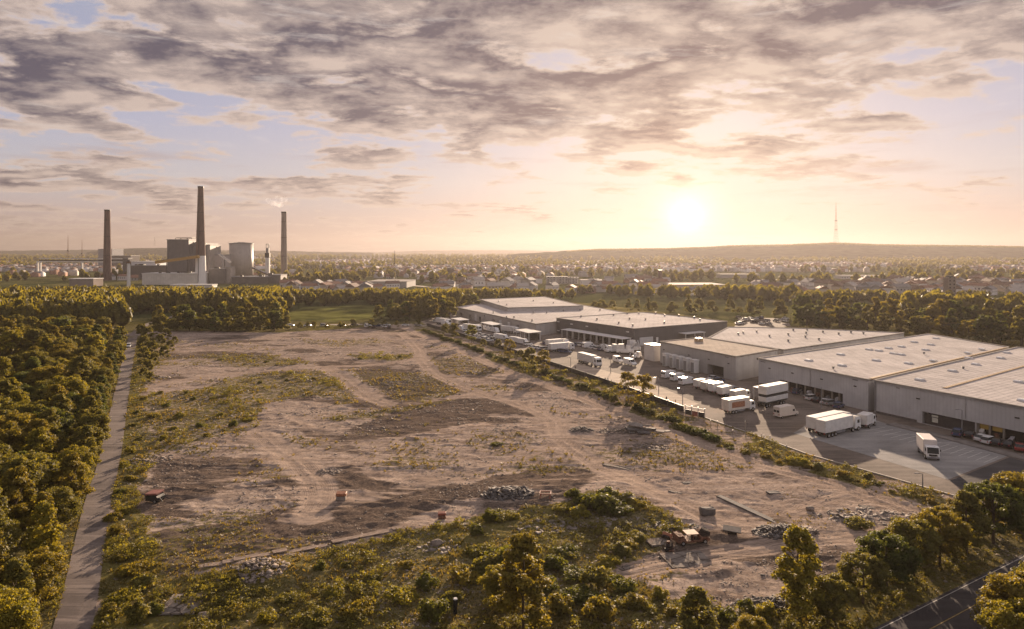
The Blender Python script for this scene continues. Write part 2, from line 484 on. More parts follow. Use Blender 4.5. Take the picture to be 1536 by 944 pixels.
# gentle mounds
for (mx, my, mr, mh) in [(1060, 800, 3, 0.2), (960, 650, 6, 0.7), (873, 645, 4, 0.5), (1175, 800, 5, 0.6), (760, 742, 6, 0.8), (900, 745, 9, 1.0), (385, 860, 5, 0.9), (620, 510, 6, 0.6), (700, 560, 5, 0.5), (590, 575, 10, 0.8)]:
    a, b, _ = P(mx, my); Z += mh * np.exp(-((gx - a) ** 2 + ((gy - b)) ** 2) / mr ** 2) * flat
Z -= 0.03
Z = np.where(near, Z, -0.03)
nx_, ny_ = len(GX), len(GY)
def hgt(x, y):
    i = np.clip(np.searchsorted(GX, x) - 1, 0, nx_ - 2); j = np.clip(np.searchsorted(GY, y) - 1, 0, ny_ - 2)
    u = (x - GX[i]) / (GX[i + 1] - GX[i]); v = (y - GY[j]) / (GY[j + 1] - GY[j])
    return (Z[j, i] * (1 - u) + Z[j, i + 1] * u) * (1 - v) + (Z[j + 1, i] * (1 - u) + Z[j + 1, i + 1] * u) * v
def samp(A, x, y):
    i = np.clip(np.searchsorted(GX, x) - 1, 0, nx_ - 2); j = np.clip(np.searchsorted(GY, y) - 1, 0, ny_ - 2)
    return A[j, i]
idx = np.arange(nx_ * ny_).reshape(ny_, nx_)
quads = np.stack([idx[:-1, :-1], idx[:-1, 1:], idx[1:, 1:], idx[1:, :-1]], -1).reshape(-1, 4)

gm = bpy.data.materials.new('ground_surface'); gm.use_nodes = True
t = NT(gm.node_tree); b = gm.node_tree.nodes['Principled BSDF']
pos = t.new('ShaderNodeNewGeometry').outputs['Position']
mp = t.new('ShaderNodeMapping'); mp.inputs['Rotation'].default_value = (0, 0, R(8)); mp.inputs['Scale'].default_value = (0.28, 1.0, 1.0)
t.link(pos, mp.inputs['Vector'])
n_big = t.noise(pos, 0.035, 6, 0.6)
n_mid = t.noise(mp.outputs[0], 0.35, 7, 0.68, 0.3)
n_fine = t.noise(pos, 2.2, 6, 0.75)
n_grit = t.noise(pos, 9.0, 3, 0.8)
sand = t.mix(t.smooth(n_mid, 0.36, 0.62), (0.259, 0.196, 0.156), (0.498, 0.401, 0.333))
sand = t.mix(t.smooth(n_big, 0.42, 0.62, 0, 0.65), sand, (0.359, 0.289, 0.241))
sand = t.mix(t.smooth(n_fine, 0.50, 0.64, 0, 0.75), sand, (0.148, 0.109, 0.088))
sand = t.mix(t.smooth(n_grit, 0.60, 0.70, 0, 0.7), sand, (0.560, 0.467, 0.375))
n_clod = t.noise(pos, 0.9, 8, 0.72, 0.6)
sand = t.mix(t.smooth(n_clod, 0.50, 0.60, 0, 0.55), sand, (0.184, 0.137, 0.110))
sand = t.mix(t.smooth(n_clod, 0.47, 0.38, 0, 0.35), sand, (0.537, 0.432, 0.341))
trk = t.attr('track'); rt = t.attr('rut'); vg = t.attr('veg'); dk_ = t.attr('dark')
tcol = t.mix(t.smooth(n_fine, 0.35, 0.7), (0.397, 0.311, 0.254), (0.563, 0.440, 0.343))
sand = t.mix(t.math('MULTIPLY', trk, 0.8), sand, tcol)
sand = t.mix(t.math('MULTIPLY', rt, 0.6), sand, (0.166, 0.126, 0.100))
latn = t.attr('lat')
tw = t.math('SINE', t.math('MULTIPLY', t.math('ADD', latn, t.math('MULTIPLY', t.noise(pos, 0.25, 2, 0.5), 1.2)), 15.0))
tm = t.math('MULTIPLY', t.math('MULTIPLY', t.smooth(tw, 0.1, 0.9), t.smooth(latn, 3.6, 2.2)), t.smooth(t.noise(pos, 0.13, 3, 0.6), 0.42, 0.56))
sand = t.mix(t.math('MULTIPLY', tm, 0.6), sand, (0.169, 0.127, 0.103))
ms_ = t.new('ShaderNodeMapping'); ms_.inputs['Rotation'].default_value = (0, 0, R(-9)); ms_.inputs['Scale'].default_value = (0.09, 1.0, 1.0); t.link(pos, ms_.inputs['Vector'])
n_str = t.noise(ms_.outputs[0], 1.1, 5, 0.7, 0.8)
sand = t.mix(t.smooth(n_str, 0.52, 0.62, 0, 0.5), sand, (0.165, 0.125, 0.10))
sand = t.mix(t.smooth(n_str, 0.46, 0.38, 0, 0.35), sand, (0.47, 0.385, 0.32))
soil = t.mix(t.smooth(n_fine, 0.35, 0.65), (0.060, 0.046, 0.038), (0.175, 0.135, 0.108))
fdk = t.smooth(t.math('ADD', t.math('ADD', dk_, t.math('MULTIPLY', t.math('SUBTRACT', n_str, 0.5), 1.6)), t.math('MULTIPLY', t.math('SUBTRACT', n_mid, 0.5), 1.6)), 0.30, 0.72, 0, 0.95)
c = t.mix(fdk, sand, soil)
gcol = t.mix(t.smooth(n_fine, 0.4, 0.62), (0.085, 0.076, 0.026), (0.213, 0.178, 0.098))
gcol = t.mix(t.smooth(n_big, 0.4, 0.65), gcol, (0.155, 0.135, 0.042))
fvg = t.smooth(t.math('ADD', t.math('ADD', vg, t.math('MULTIPLY', t.math('SUBTRACT', n_str, 0.5), 0.9)), t.math('MULTIPLY', t.math('SUBTRACT', t.noise(pos, 0.9, 6, 0.7), 0.5), 1.6)), 0.42, 0.72)
c = t.mix(fvg, c, gcol)
# distant country: patchwork of field tones
vor = t.new('ShaderNodeTexVoronoi'); vor.inputs['Scale'].default_value = 0.006; t.link(pos, vor.inputs['Vector'])
sepv = t.new('ShaderNodeSeparateColor'); t.link(vor.outputs['Color'], sepv.inputs[0])
fieldc = t.mix(sepv.outputs[0], (0.055, 0.065, 0.022), (0.13, 0.12, 0.05))
fieldc = t.mix(t.smooth(t.noise(pos, 0.02, 5, 0.7), 0.45, 0.6), fieldc, (0.07, 0.075, 0.03))
c = t.mix(t.attr('far'), c, fieldc)
t.link(c, b.inputs['Base Color']); b.inputs['Roughness'].default_value = 1.0; b.inputs['Specular IOR Level'].default_value = 0.0
bp = t.new('ShaderNodeBump'); bp.inputs['Strength'].default_value = 1.0; bp.inputs['Distance'].default_value = 0.20
hh = t.math('ADD', t.math('MULTIPLY', n_fine, 0.7), t.math('ADD', t.math('MULTIPLY', n_grit, 0.25), t.math('MULTIPLY', n_clod, 0.9)))
t.link(hh, bp.inputs['Height']); t.link(bp.outputs[0], b.inputs['Normal'])

far = np.clip(ss(gy, 392, 430) + ss(np.abs(gx + 0.2 * gy) - gy * 0.9, 50, 90), 0, 1)
me = np_mesh('ground', np.stack([gx.ravel(), gy.ravel(), Z.ravel()], 1), quads, gm, True,
             {'veg': veg.ravel(), 'dark': dark.ravel(), 'track': track.ravel(), 'rut': rut.ravel(), 'lat': lat.ravel(), 'far': far.ravel()})
tag(new_obj('ground', me), kind='structure')

# ------------------------------------------------------------------ surfaces
def sheet(name, pts, z, m, kind='structure'):
    mb = MB(); vs = [mb.bm.verts.new((p[0], p[1], z)) for p in pts]
    f = mb.bm.faces.new(vs); f.material_index = mb.mi(m)
    if f.normal.z < 0 or True:
        bmesh.ops.recalc_face_normals(mb.bm, faces=[f])
        f.normal_update()
        if f.normal.z < 0: f.normal_flip()
    bmesh.ops.triangulate(mb.bm, faces=[f])
    o = mb.build(name); tag(o, kind=kind); return o
def strip_mesh(name, ln, off0, off1, z, m, kind='structure', ends=None, thick=0.0):
    """ribbon beside polyline between two lateral offsets (positive = right of travel)"""
    L = [Vector(p) for p in ln]; a = []; bq = []
    for i in range(len(L)):
        d = (L[min(i + 1, len(L) - 1)] - L[max(i - 1, 0)]).normalized(); n = Vector((d.y, -d.x))
        a.append(L[i] + n * off0); bq.append(L[i] + n * off1)
    n = len(L)
    V = [(p.x, p.y, z) for p in a] + [(p.x, p.y, z) for p in bq]
    Q = [(i, n + i, n + i + 1, i + 1) for i in range(n - 1)]
    if thick:
        V += [(p.x, p.y, z - thick) for p in a] + [(p.x, p.y, z - thick) for p in bq]
        Q += [(2*n + i, i, i + 1, 2*n + i + 1) for i in range(n - 1)]
        Q += [(n + i, 3*n + i, 3*n + i + 1, n + i + 1) for i in range(n - 1)]
    me = np_mesh(name, np.array(V), np.array(Q), m)
    o = new_obj(name, me)
    if kind: tag(o, kind=kind)
    return o

def asphalt(name, c0, c1, streak_ang=0.0, rough=0.85, streak=0.5, spec=0.4):
    m = bpy.data.materials.new(name); m.use_nodes = True
    t = NT(m.node_tree); b = m.node_tree.nodes['Principled BSDF']
    pos = t.new('ShaderNodeNewGeometry').outputs['Position']
    mp = t.new('ShaderNodeMapping'); mp.inputs['Rotation'].default_value = (0, 0, -streak_ang); mp.inputs['Scale'].default_value = (0.06, 1.0, 1.0)
    t.link(pos, mp.inputs['Vector'])
    n1 = t.noise(pos, 0.07, 6, 0.65, 0.5); n2 = t.noise(mp.outputs[0], 0.8, 5, 0.65); n3 = t.noise(pos, 3.0, 4, 0.7)
    c = t.mix(t.smooth(n1, 0.38, 0.62), c0, c1)
    c = t.mix(t.math('MULTIPLY', t.smooth(n2, 0.45, 0.65), streak), c, tuple(x * 1.35 for x in c1))
    c = t.mix(t.smooth(n3, 0.5, 0.7, 0, 0.35), c, tuple(x * 0.6 for x in c0))
    t.link(c, b.inputs['Base Color']); b.inputs['Roughness'].default_value = 0.95; b.inputs['Specular IOR Level'].default_value = 0.12
    bp = t.new('ShaderNodeBump'); bp.inputs['Strength'].default_value = 0.25; bp.inputs['Distance'].default_value = 0.03
    t.link(n3, bp.inputs['Height']); t.link(bp.outputs[0], b.inputs['Normal'])
    return m
UANG = math.atan2(-0.904, 0.427)
A_YARD = asphalt('yard_asphalt', (0.115, 0.095, 0.080), (0.20, 0.165, 0.14), UANG)
A_APR = asphalt('apron_concrete', (0.21, 0.205, 0.20), (0.30, 0.29, 0.28), R(30))
A_SUNLIT = asphalt('painted_sunlight', (0.33, 0.27, 0.21), (0.46, 0.38, 0.30), UANG, streak=0.6)  # paler tone: a strip of sunlight on the yard put into the colour
A_LANE = asphalt('lane_asphalt', (0.12, 0.10, 0.092), (0.215, 0.178, 0.158), R(103), streak=0.7)
A_ROAD = asphalt('road_asphalt', (0.055, 0.05, 0.052), (0.085, 0.078, 0.078), R(31), streak=0.3)
A_DARK = asphalt('fresh_asphalt', (0.050, 0.048, 0.050), (0.085, 0.08, 0.08), UANG)
M_LINE = mat('road_line_white', (0.40, 0.38, 0.35), 0.7, var=0.2, scale=2)
M_YEL = mat('road_line_yellow', (0.32, 0.22, 0.07), 0.7, var=0.2, scale=2)
M_KERB = mat('kerb_stone', (0.42, 0.38, 0.33), 0.8, var=0.15)

sheet('yard_pavement', YARD_W, 0.02, A_YARD)
sheet('concrete_apron', wpoly([(1190, 650), (1300, 683), (1422, 720), (1513, 684), (1420, 660), (1330, 636), (1288, 622), (1245, 616)]), 0.034, A_APR)
sheet('sunlit_pavement', wpoly([(845, 553), (921, 578), (1026, 614), (1048, 606), (1000, 585), (950, 566), (890, 552), (866, 546)]), 0.028, A_SUNLIT)  # sheet laid where sunlight brightens the yard, painted by its pale colour
sheet('corner_pavement', wpoly([(1424, 722), (1515, 686), (1600, 712), (1600, 790), (1560, 780), (1470, 750)]), 0.026, A_DARK)
strip_mesh('lane', LANE, -1.95, 1.95, 0.03, A_LANE)
strip_mesh('road', [tuple(p) for p in ROADR], 0.0, 6.8, 0.03, A_ROAD)
strip_mesh('road_edge_line', [tuple(p) for p in ROADR], 0.35, 0.46, 0.036, M_LINE)
strip_mesh('road_edge_line', [tuple(p) for p in ROADR], 6.3, 6.47, 0.036, M_LINE)
strip_mesh('road_centre_line', [tuple(p) for p in ROADR], 3.3, 3.42, 0.036, M_YEL)
strip_mesh('yard_kerb', KERB, -0.15, 0.15, 0.13, M_KERB, thick=0.14)
kb = wpoly([(1329, 637), (1420, 660), (1513, 685), (1600, 708)])
strip_mesh('apron_kerb', kb, -0.12, 0.12, 0.14, M_DKCONC, thick=0.13)
strip_mesh('footway', kb, -3.4, -0.13, 0.11, mat('footway_concrete', (0.20, 0.18, 0.165), 0.9, var=0.2, scale=0.6), thick=0.1)
# bay lines on the apron
for i in range(15):
    a = Vector(P(1335 + i * 12, 640 + i * 3.05)[:2]); q = Vector(P(1215 + i * 14.2, 662 + i * 4.25)[:2])
    d = (q - a).normalized(); e = a + d * 9.0
    strip_mesh('bay_line', [tuple(a + d * 2), tuple(e)], -0.09, 0.09, 0.039, mat('worn_line', (0.46, 0.45, 0.43), 0.9))
# fields in the middle distance
F_GRN = mat('field_grass', (0.125, 0.125, 0.038), 1.0, var=0.5, scale=0.05, spec=0)
F_YEL = mat('field_stubble', (0.20, 0.17, 0.07), 1.0, var=0.4, scale=0.04, spec=0)
M_FROAD = mat('far_road', (0.30, 0.25, 0.20), 0.85, var=0.1)
sheet('meadow', wpoly([(410, 478), (455, 461), (540, 458), (600, 462), (575, 476), (500, 484)]), 0.0, F_GRN)
sheet('meadow', wpoly([(640, 441), (740, 448), (880, 455), (1075, 478), (1130, 492), (1000, 480), (860, 462), (700, 455)]), 0.0, F_YEL)
sheet('meadow', wpoly([(255, 478), (300, 470), (350, 470), (330, 482)]), 0.0, F_GRN)
strip_mesh('country_road', smoothline(wpoly([(430, 492), (480, 488), (560, 487), (620, 489), (690, 488)])), -3, 3, 0.03, M_FROAD)
strip_mesh('country_road', smoothline(wpoly([(600, 427), (680, 434), (740, 443), (830, 448)])), -6, 6, 0.03, M_FROAD)
strip_mesh('country_road', smoothline(wpoly([(268, 473), (250, 462), (190, 452), (120, 448)])), -3, 3, 0.03, M_FROAD)

# ------------------------------------------------------------------ sky
wd = bpy.data.worlds.new('World'); sc.world = wd; wd.use_nodes = True
t = NT(wd.node_tree)
for nd in list(t.n): t.n.remove(nd)
out = t.new('ShaderNodeOutputWorld'); bg = t.new('ShaderNodeBackground'); t.link(bg.outputs[0], out.inputs[0])
BG = 0.12; bg.inputs['Strength'].default_value = BG
K = 1.0 / (BG * GAIN)          # a colour times K shows as that colour on screen
def lin(r, g, b_):
    f = lambda v: (v / 255 / 12.92 if v / 255 <= 0.04045 else ((v / 255 + 0.055) / 1.055) ** 2.4)
    return tuple(f(v) * K for v in (r, g, b_))
sky = t.new('ShaderNodeTexSky', sky_type='NISHITA'); sky.sun_disc = False
sky.sun_elevation = SUN_EL; sky.sun_rotation = SUN_AZ; sky.air_density = 1.0; sky.dust_density = 3.0; sky.ozone_density = 1.0
dirv = t.vmath('NORMALIZE', t.new('ShaderNodeTexCoord').outputs['Generated'])
sx = t.new('ShaderNodeSeparateXYZ'); t.link(dirv, sx.inputs[0])
z = sx.outputs['Z']
# clear-sky colour by height above the horizon, warm low down and blue-lavender higher up
cr = t.new('ShaderNodeValToRGB'); t.link(t.math('MULTIPLY', t.math('MAXIMUM', z, 0.0), 2.0), cr.inputs[0])
el = cr.color_ramp.elements; el[0].position = 0.0; el[0].color = (*lin(170, 146, 140), 1); el[1].position = 1.0; el[1].color = (*[v * 2.6 for v in lin(208, 212, 228)], 1)  # unseen overhead end of the sky brightened to give cool fill light
for p_, c_ in [(0.09, (192, 174, 172)), (0.20, (192, 190, 198)), (0.34, (176, 179, 202)), (0.5, (160, 165, 192)), (0.72, (168, 172, 190))]:
    e = el.new(p_); e.color = (*lin(*c_), 1)
glowd = Vector((math.sin(SUN_AZ) * math.cos(R(2.8)), math.cos(SUN_AZ) * math.cos(R(2.8)), math.sin(R(2.8))))
dt = t.vmath('DOT_PRODUCT', dirv, tuple(glowd), out='Value')
ang = t.math('ARCCOSINE', t.math('MINIMUM', dt, 0.99999))           # radians from the sun
base = t.mix(0.02, cr.outputs[0], sky.outputs[0])
base = t.mix(t.math('EXPONENT', t.math('MULTIPLY', ang, -6.0)), base, lin(240, 214, 204))
den = t.math('ADD', t.math('MAXIMUM', z, 0.0), 0.13)
cx = t.new('ShaderNodeCombineXYZ'); t.link(t.math('DIVIDE', sx.outputs['X'], den), cx.inputs[0]); t.link(t.math('DIVIDE', sx.outputs['Y'], den), cx.inputs[1])
cl = t.new('ShaderNodeMapping'); cl.inputs['Location'].default_value = (3.1, 7.4, 0.0); cl.inputs['Rotation'].default_value = (0, 0, R(-14)); cl.inputs['Scale'].default_value = (1.25, 1.45, 1)
t.link(cx.outputs[0], cl.inputs['Vector'])
def cloud(vec):
    big = t.noise(vec, 0.62, 2, 0.5)
    fine = t.noise(vec, 2.3, 12, 0.60, 0.15)
    return t.math('ADD', t.math('MULTIPLY', big, 0.55), t.math('MULTIPLY', fine, 0.75))
off = t.vmath('ADD', cl.outputs[0], (0.04, 0.20, 0.0))
n0 = cloud(cl.outputs[0]); n1 = cloud(off)
# more cover higher up, opening towards the horizon
cov = t.smooth(z, 0.10, 0.24)
cov2 = t.math('ADD', t.math('MULTIPLY', cov, 0.135), t.math('MULTIPLY', t.smooth(z, 0.0, 0.10), 0.02))
# heavier bank to the left and overhead
left = t.smooth(t.math('DIVIDE', sx.outputs['X'], t.math('MAXIMUM', sx.outputs['Y'], 0.05)), -0.75, 0.45, 0.070, 0.0)
m0 = t.math('ADD', t.math('ADD', n0, cov2), left)
m1 = t.math('ADD', t.math('ADD', n1, cov2), left)
mask = t.smooth(m0, 0.69, 0.76)
thick = t.smooth(m0, 0.72, 0.83)
lit = t.math('ADD', t.math('MULTIPLY', t.math('SUBTRACT', m0, m1), 5.0), 0.30, clamp=True)
near_sun = t.math('EXPONENT', t.math('MULTIPLY', ang, -5.5))
darkc = t.mix(near_sun, lin(74, 70, 88), lin(172, 134, 116))
litc = t.mix(near_sun, lin(222, 200, 186), lin(255, 228, 196))
cc = t.mix(t.math('MULTIPLY', thick, t.math('SUBTRACT', 1.0, t.math('MULTIPLY', lit, 0.85))), litc, darkc)
skyc = t.mix(t.math('MULTIPLY', mask, 0.93), base, cc)
# thin high streaks low over the horizon
ct = t.new('ShaderNodeCombineXYZ')
t.link(t.math('ARCTAN2', sx.outputs['X'], sx.outputs['Y']), ct.inputs[0]); t.link(t.math('MULTIPLY', z, 9.0), ct.inputs[1])
s0 = t.noise(ct.outputs[0], 3.2, 8, 0.62, 0.25)
band = t.math('MULTIPLY', t.smooth(z, 0.0, 0.03), t.smooth(z, 0.13, 0.20, 1.0, 0.0))
st = t.math('MULTIPLY', t.smooth(s0, 0.52, 0.68), band)
skyc = t.mix(t.math('MULTIPLY', st, 0.5), skyc, t.mix(near_sun, lin(178, 158, 156), lin(236, 190, 150)))
s1 = t.noise(ct.outputs[0], 4.7, 10, 0.7, 0.4)
st1 = t.math('MULTIPLY', t.smooth(s1, 0.54, 0.70), t.smooth(z, 0.03, 0.09))
skyc = t.mix(t.math('MULTIPLY', st1, 0.35), skyc, lin(232, 222, 216))
# sun glow through thin cloud
def addc(a, fac, col):
    return t.mix(1.0, a, t.mix(fac, (0, 0, 0), col), 'ADD')
skyc = addc(skyc, t.math('EXPONENT', t.math('MULTIPLY', t.math('MULTIPLY', ang, ang), -650.0)), tuple(v * 0.75 for v in lin(255, 226, 190)))
skyc = addc(skyc, t.math('EXPONENT', t.math('MULTIPLY', t.math('MULTIPLY', ang, ang), -3600.0)), tuple(v * 1.0 for v in lin(255, 244, 225)))
skyc = addc(skyc, t.math('EXPONENT', t.math('MULTIPLY', ang, -14.0)), tuple(v * 0.25 for v in lin(255, 204, 160)))
skyc = addc(skyc, t.math('EXPONENT', t.math('MULTIPLY', ang, -4.0)), tuple(v * 0.03 for v in lin(255, 214, 160)))
# below the horizon
skyc = t.mix(t.smooth(z, -0.03, 0.0, 1, 0), skyc, lin(120, 100, 85))
t.link(skyc, bg.inputs['Color'])

# ------------------------------------------------------------------ haze
hm = bpy.data.materials.new('haze_air'); hm.use_nodes = True
t = NT(hm.node_tree)
for nd in list(t.n):
    if nd.type == 'BSDF_PRINCIPLED': t.n.remove(nd)
pv = t.new('ShaderNodeVolumePrincipled'); pv.inputs['Color'].default_value = (0.31, 0.285, 0.285, 1)
pv.inputs['Density'].default_value = 0.00012; pv.inputs['Anisotropy'].default_value = 0.50
t.link(pv.outputs[0], hm.node_tree.nodes['Material Output'].inputs['Volume'])
mb = MB(); mb.box((0, 6500, 148.5), (20000, 15000, 303), hm)
hz = mb.build('haze'); tag(hz, kind='stuff')

# ------------------------------------------------------------------ foliage makers
def leaf_cloud(rg, centers, radii, nleaf, size, tints=None, squash=0.75, up=0.35, hang=0.0):
    nc = len(centers)
    w = radii ** 2 / (radii ** 2).sum()
    ci = rg.choice(nc, nleaf, p=w)
    d = rg.normal(size=(nleaf, 3)); d /= np.linalg.norm(d, axis=1)[:, None]
    low = d[:, 2] < -0.35; d[low, 2] *= -1
    rr = radii[ci] * (0.45 + 0.78 * rg.random(nleaf) ** 0.8)
    p = centers[ci] + d * rr[:, None] * np.array([1, 1, squash])
    nrm = d + rg.normal(size=(nleaf, 3)) * 0.75 + np.array([0, 0, up]); nrm /= np.linalg.norm(nrm, axis=1)[:, None]
    a = np.cross(nrm, rg.normal(size=(nleaf, 3))); a /= np.linalg.norm(a, axis=1)[:, None] + 1e-9
    b_ = np.cross(nrm, a)
    s = size * (0.55 + 0.9 * rg.random(nleaf))[:, None]
    v = np.stack([p - a * s * 0.5, p + b_ * s * 0.32, p + a * s * 0.5 + nrm * s * 0.1, p - b_ * s * 0.32], 1)
    q = np.arange(nleaf * 4).reshape(-1, 4)
    ti = rg.random(nleaf) * 0.65 + (tints[ci] if tints is not None else 0.2)
    return v.reshape(-1, 3), q, ti
def icos(sub=1):
    bm = bmesh.new(); bmesh.ops.create_icosphere(bm, subdivisions=sub, radius=1.0)
    v = np.array([p.co[:] for p in bm.verts]); f = np.array([[q.index for q in p.verts] for p in bm.faces]); bm.free()
    return v, f
ICO1, ICOF1 = icos(1); ICO2, ICOF2 = icos(2)
def crown_mesh(name, seed, h, r, z0, nclump, nleaf, leaf, shape='round', core=0.55, mat_=None, coreico=1):
    rg = np.random.default_rng(seed)
    cs = []; rs = []
    for _ in range(nclump):
        u = rg.random() ** 0.8; zz = z0 + (h - z0) * (0.06 + 0.9 * u)
        tt = (zz - z0) / (h - z0)
        if shape == 'round': pr = math.sqrt(max(0.02, 1 - (2 * tt - 0.85) ** 2 / 1.35))
        elif shape == 'tall': pr = 0.95 * (1 - tt) ** 0.55 * min(1, tt * 5 + 0.45)
        elif shape == 'cone': pr = 1.0 * (1 - tt) ** 0.8 * min(1, tt * 6 + 0.5)
        else: pr = math.sqrt(max(0.05, 1 - tt * tt))
        a = rg.random() * 6.283; q = r * pr * (0.35 + 0.55 * rg.random() ** 0.6)
        cs.append((q * math.cos(a), q * math.sin(a), zz)); rs.append(r * (0.20 + 0.20 * rg.random()) * (0.55 + 0.45 * pr) * (1.0 if nclump < 50 else .78))
    cs = np.array(cs); rs = np.array(rs)
    tn = rg.random(nclump) * 0.45
    V, Q, ti = leaf_cloud(rg, cs, rs, nleaf, leaf, tn)
    faces = [Q]; vs = [V]; tt_ = [ti]; off = len(V)
    iv, ifc = (ICO1, ICOF1)
    cv = []; cf = []
    for k in range(nclump):
        nz = 1 + 0.25 * rg.normal(size=(len(iv), 1))
        cv.append(cs[k] + iv * rs[k] * core * nz * np.array([1, 1, 0.8])); cf.append(ifc + off); off += len(iv)
    vs += cv; F3 = np.concatenate(cf); tt_.append(np.full(len(F3), 0.4))  # solid core added to block light, tinted darker as shade inside the crown
    return np_mesh(name, np.concatenate(vs), [Q, F3], mat_ or LEAF, False, {'tint': np.concatenate(tt_)})
def trunk_mesh(name, seed, h, r0, nb=6, z_fork=0.35, spread=0.3):
    rg = random.Random(seed); mb = MB()
    x = y = 0; px_ = (0, 0, -0.3); pts = [px_]
    for k in range(1, 5):
        pts.append((rg.uniform(-.12, .12) * k * 0.4, rg.uniform(-.12, .12) * k * 0.4, h * 0.85 * k / 4))
    for k in range(4):
        mb.tube(pts[k], pts[k + 1], r0 * (1 - 0.2 * k), BARK, 7, r0 * (1 - 0.2 * (k + 1)))
    for k in range(nb):
        a = rg.uniform(0, 6.28); zz = h * rg.uniform(z_fork, 0.7); L = h * spread * rg.uniform(0.6, 1.1)
        mb.tube((0, 0, zz), (math.cos(a) * L, math.sin(a) * L, zz + L * rg.uniform(0.5, 1.0)), r0 * 0.38, BARK, 5, r0 * 0.12)
    bmesh.ops.recalc_face_normals(mb.bm, faces=mb.bm.faces[:])
    me = bpy.data.meshes.new(name); mb.bm.to_mesh(me); mb.bm.free(); me.materials.append(BARK)
    return me
T_PROTO = {}
def tree_proto(key, **k):
    tk = k.pop('trunk'); T_PROTO[key] = (crown_mesh(key + '_crown', **k), trunk_mesh(key + '_trunk', k['seed'], k['h'], tk), k['h'])
tree_proto('oak_a', seed=1, h=10, r=4.4, z0=1.6, nclump=68, nleaf=14000, leaf=0.34, trunk=0.26)
tree_proto('oak_b', seed=2, h=11, r=4.0, z0=1.2, nclump=72, nleaf=14000, leaf=0.34, shape='tall', trunk=0.26)
tree_proto('oak_c', seed=3, h=9, r=4.8, z0=1.0, nclump=76, nleaf=14000, leaf=0.33, trunk=0.28)
tree_proto('birch', seed=4, h=9.5, r=2.7, z0=0.8, nclump=95, nleaf=9500, leaf=0.30, shape='tall', core=0.15, trunk=0.14)
tree_proto('young', seed=5, h=6, r=1.9, z0=1.2, nclump=30, nleaf=3200, leaf=0.28, core=0.1, trunk=0.10)
tree_proto('mid_a', seed=6, h=12, r=5.0, z0=1.0, nclump=24, nleaf=1900, leaf=0.95, core=0.7, trunk=0.3)
tree_proto('mid_b', seed=7, h=13, r=4.4, z0=1.0, nclump=24, nleaf=1900, leaf=0.9, shape='tall', core=0.7, trunk=0.3)
tree_proto('mid_c', seed=8, h=10, r=5.2, z0=0.8, nclump=22, nleaf=1700, leaf=0.95, core=0.7, trunk=0.3)
def add_tree(key, x, y, z, s, label, group, tint=(1, 1, 1), name='deciduous_tree', cat='tree', sxy=1.0, rot=None, final=False):
    if rot is None: rot = random.uniform(0, 6.28)
    if not final:
        TREES.append((T_PROTO[key][2] * s / max(30, y), key, x, y, z, s, label, group, tint, name, cat, sxy, rot)); return
    cm, tm, hh = T_PROTO[key]
    o = thing(name, label, cat, (x, y, z), rot, group)
    o.scale = (s * sxy, s * sxy, s)
    c = new_obj('crown', cm, o); c.color = (*tint, 1)
    new_obj('trunk', tm, o)
    return o
TREES = []
TINTS = {'golden': (1.25, 1.12, 0.8), 'olive': (1.0, 1.0, 1.0), 'dark green': (0.62, 0.78, 0.80), 'yellow-green': (1.4, 1.35, 0.8)}

# ---- the wood left of the lane
LP = [Vector(p) for p in LANE]
def lane_x(y):
    for a, b_ in zip(LP[:-1], LP[1:]):
        if (a.y - y) * (b_.y - y) <= 0 and a.y != b_.y: return a.x + (b_.x - a.x) * (y - a.y) / (b_.y - a.y)
    return None
cnt = 0
y = 60.0
while y < 338:
    lx = lane_x(y)
    if lx is None: y += 5; continue
    step = 5.6 + (y - 60) * 0.012
    x = lx - 5.0
    edge = True
    while x > -0.80 * y - 9:
        xx = x + random.uniform(-1.2, 1.2) * (0.5 if edge else 1); yy = y + random.uniform(-1.6, 1.6)
        if edge and random.random() < 0.25:
            key = 'birch'; s = random.uniform(0.8, 1.15)
        else:
            key = random.choice(['oak_a', 'oak_b', 'oak_c'] if y < 250 else ['oak_a', 'oak_b', 'mid_a', 'mid_c'])
            s = random.uniform(0.74, 1.14) * (0.74 if edge else (1.0)) * (0.85 if key[:3] == 'mid' else 1)
        clearing = 225 < y < 262 and x < lx - 32
        if not clearing and random.random() > (0.02 if y < 200 else 0.12):
            tn = random.choice(['golden', 'olive', 'olive', 'dark green', 'yellow-green'])
            zone = 'near end of the wood' if y < 130 else ('middle of the wood' if y < 220 else 'far end of the wood')
            where = 'bordering the lane' if edge else ('second row in from the lane' if x > lx - 14 else 'deep inside, away from the lane')
            size = 'tall' if s > 0.86 else ('slender' if key == 'birch' else 'low')
            add_tree(key, xx, yy, 0, s, f'{size} {tn} tree {where}, {zone}', 'trees of the wood left of the lane', TINTS[tn])
            cnt += 1
        edge = False
        x -= step * random.uniform(0.9, 1.15)
    y += step * 0.98
print('left wood', cnt)

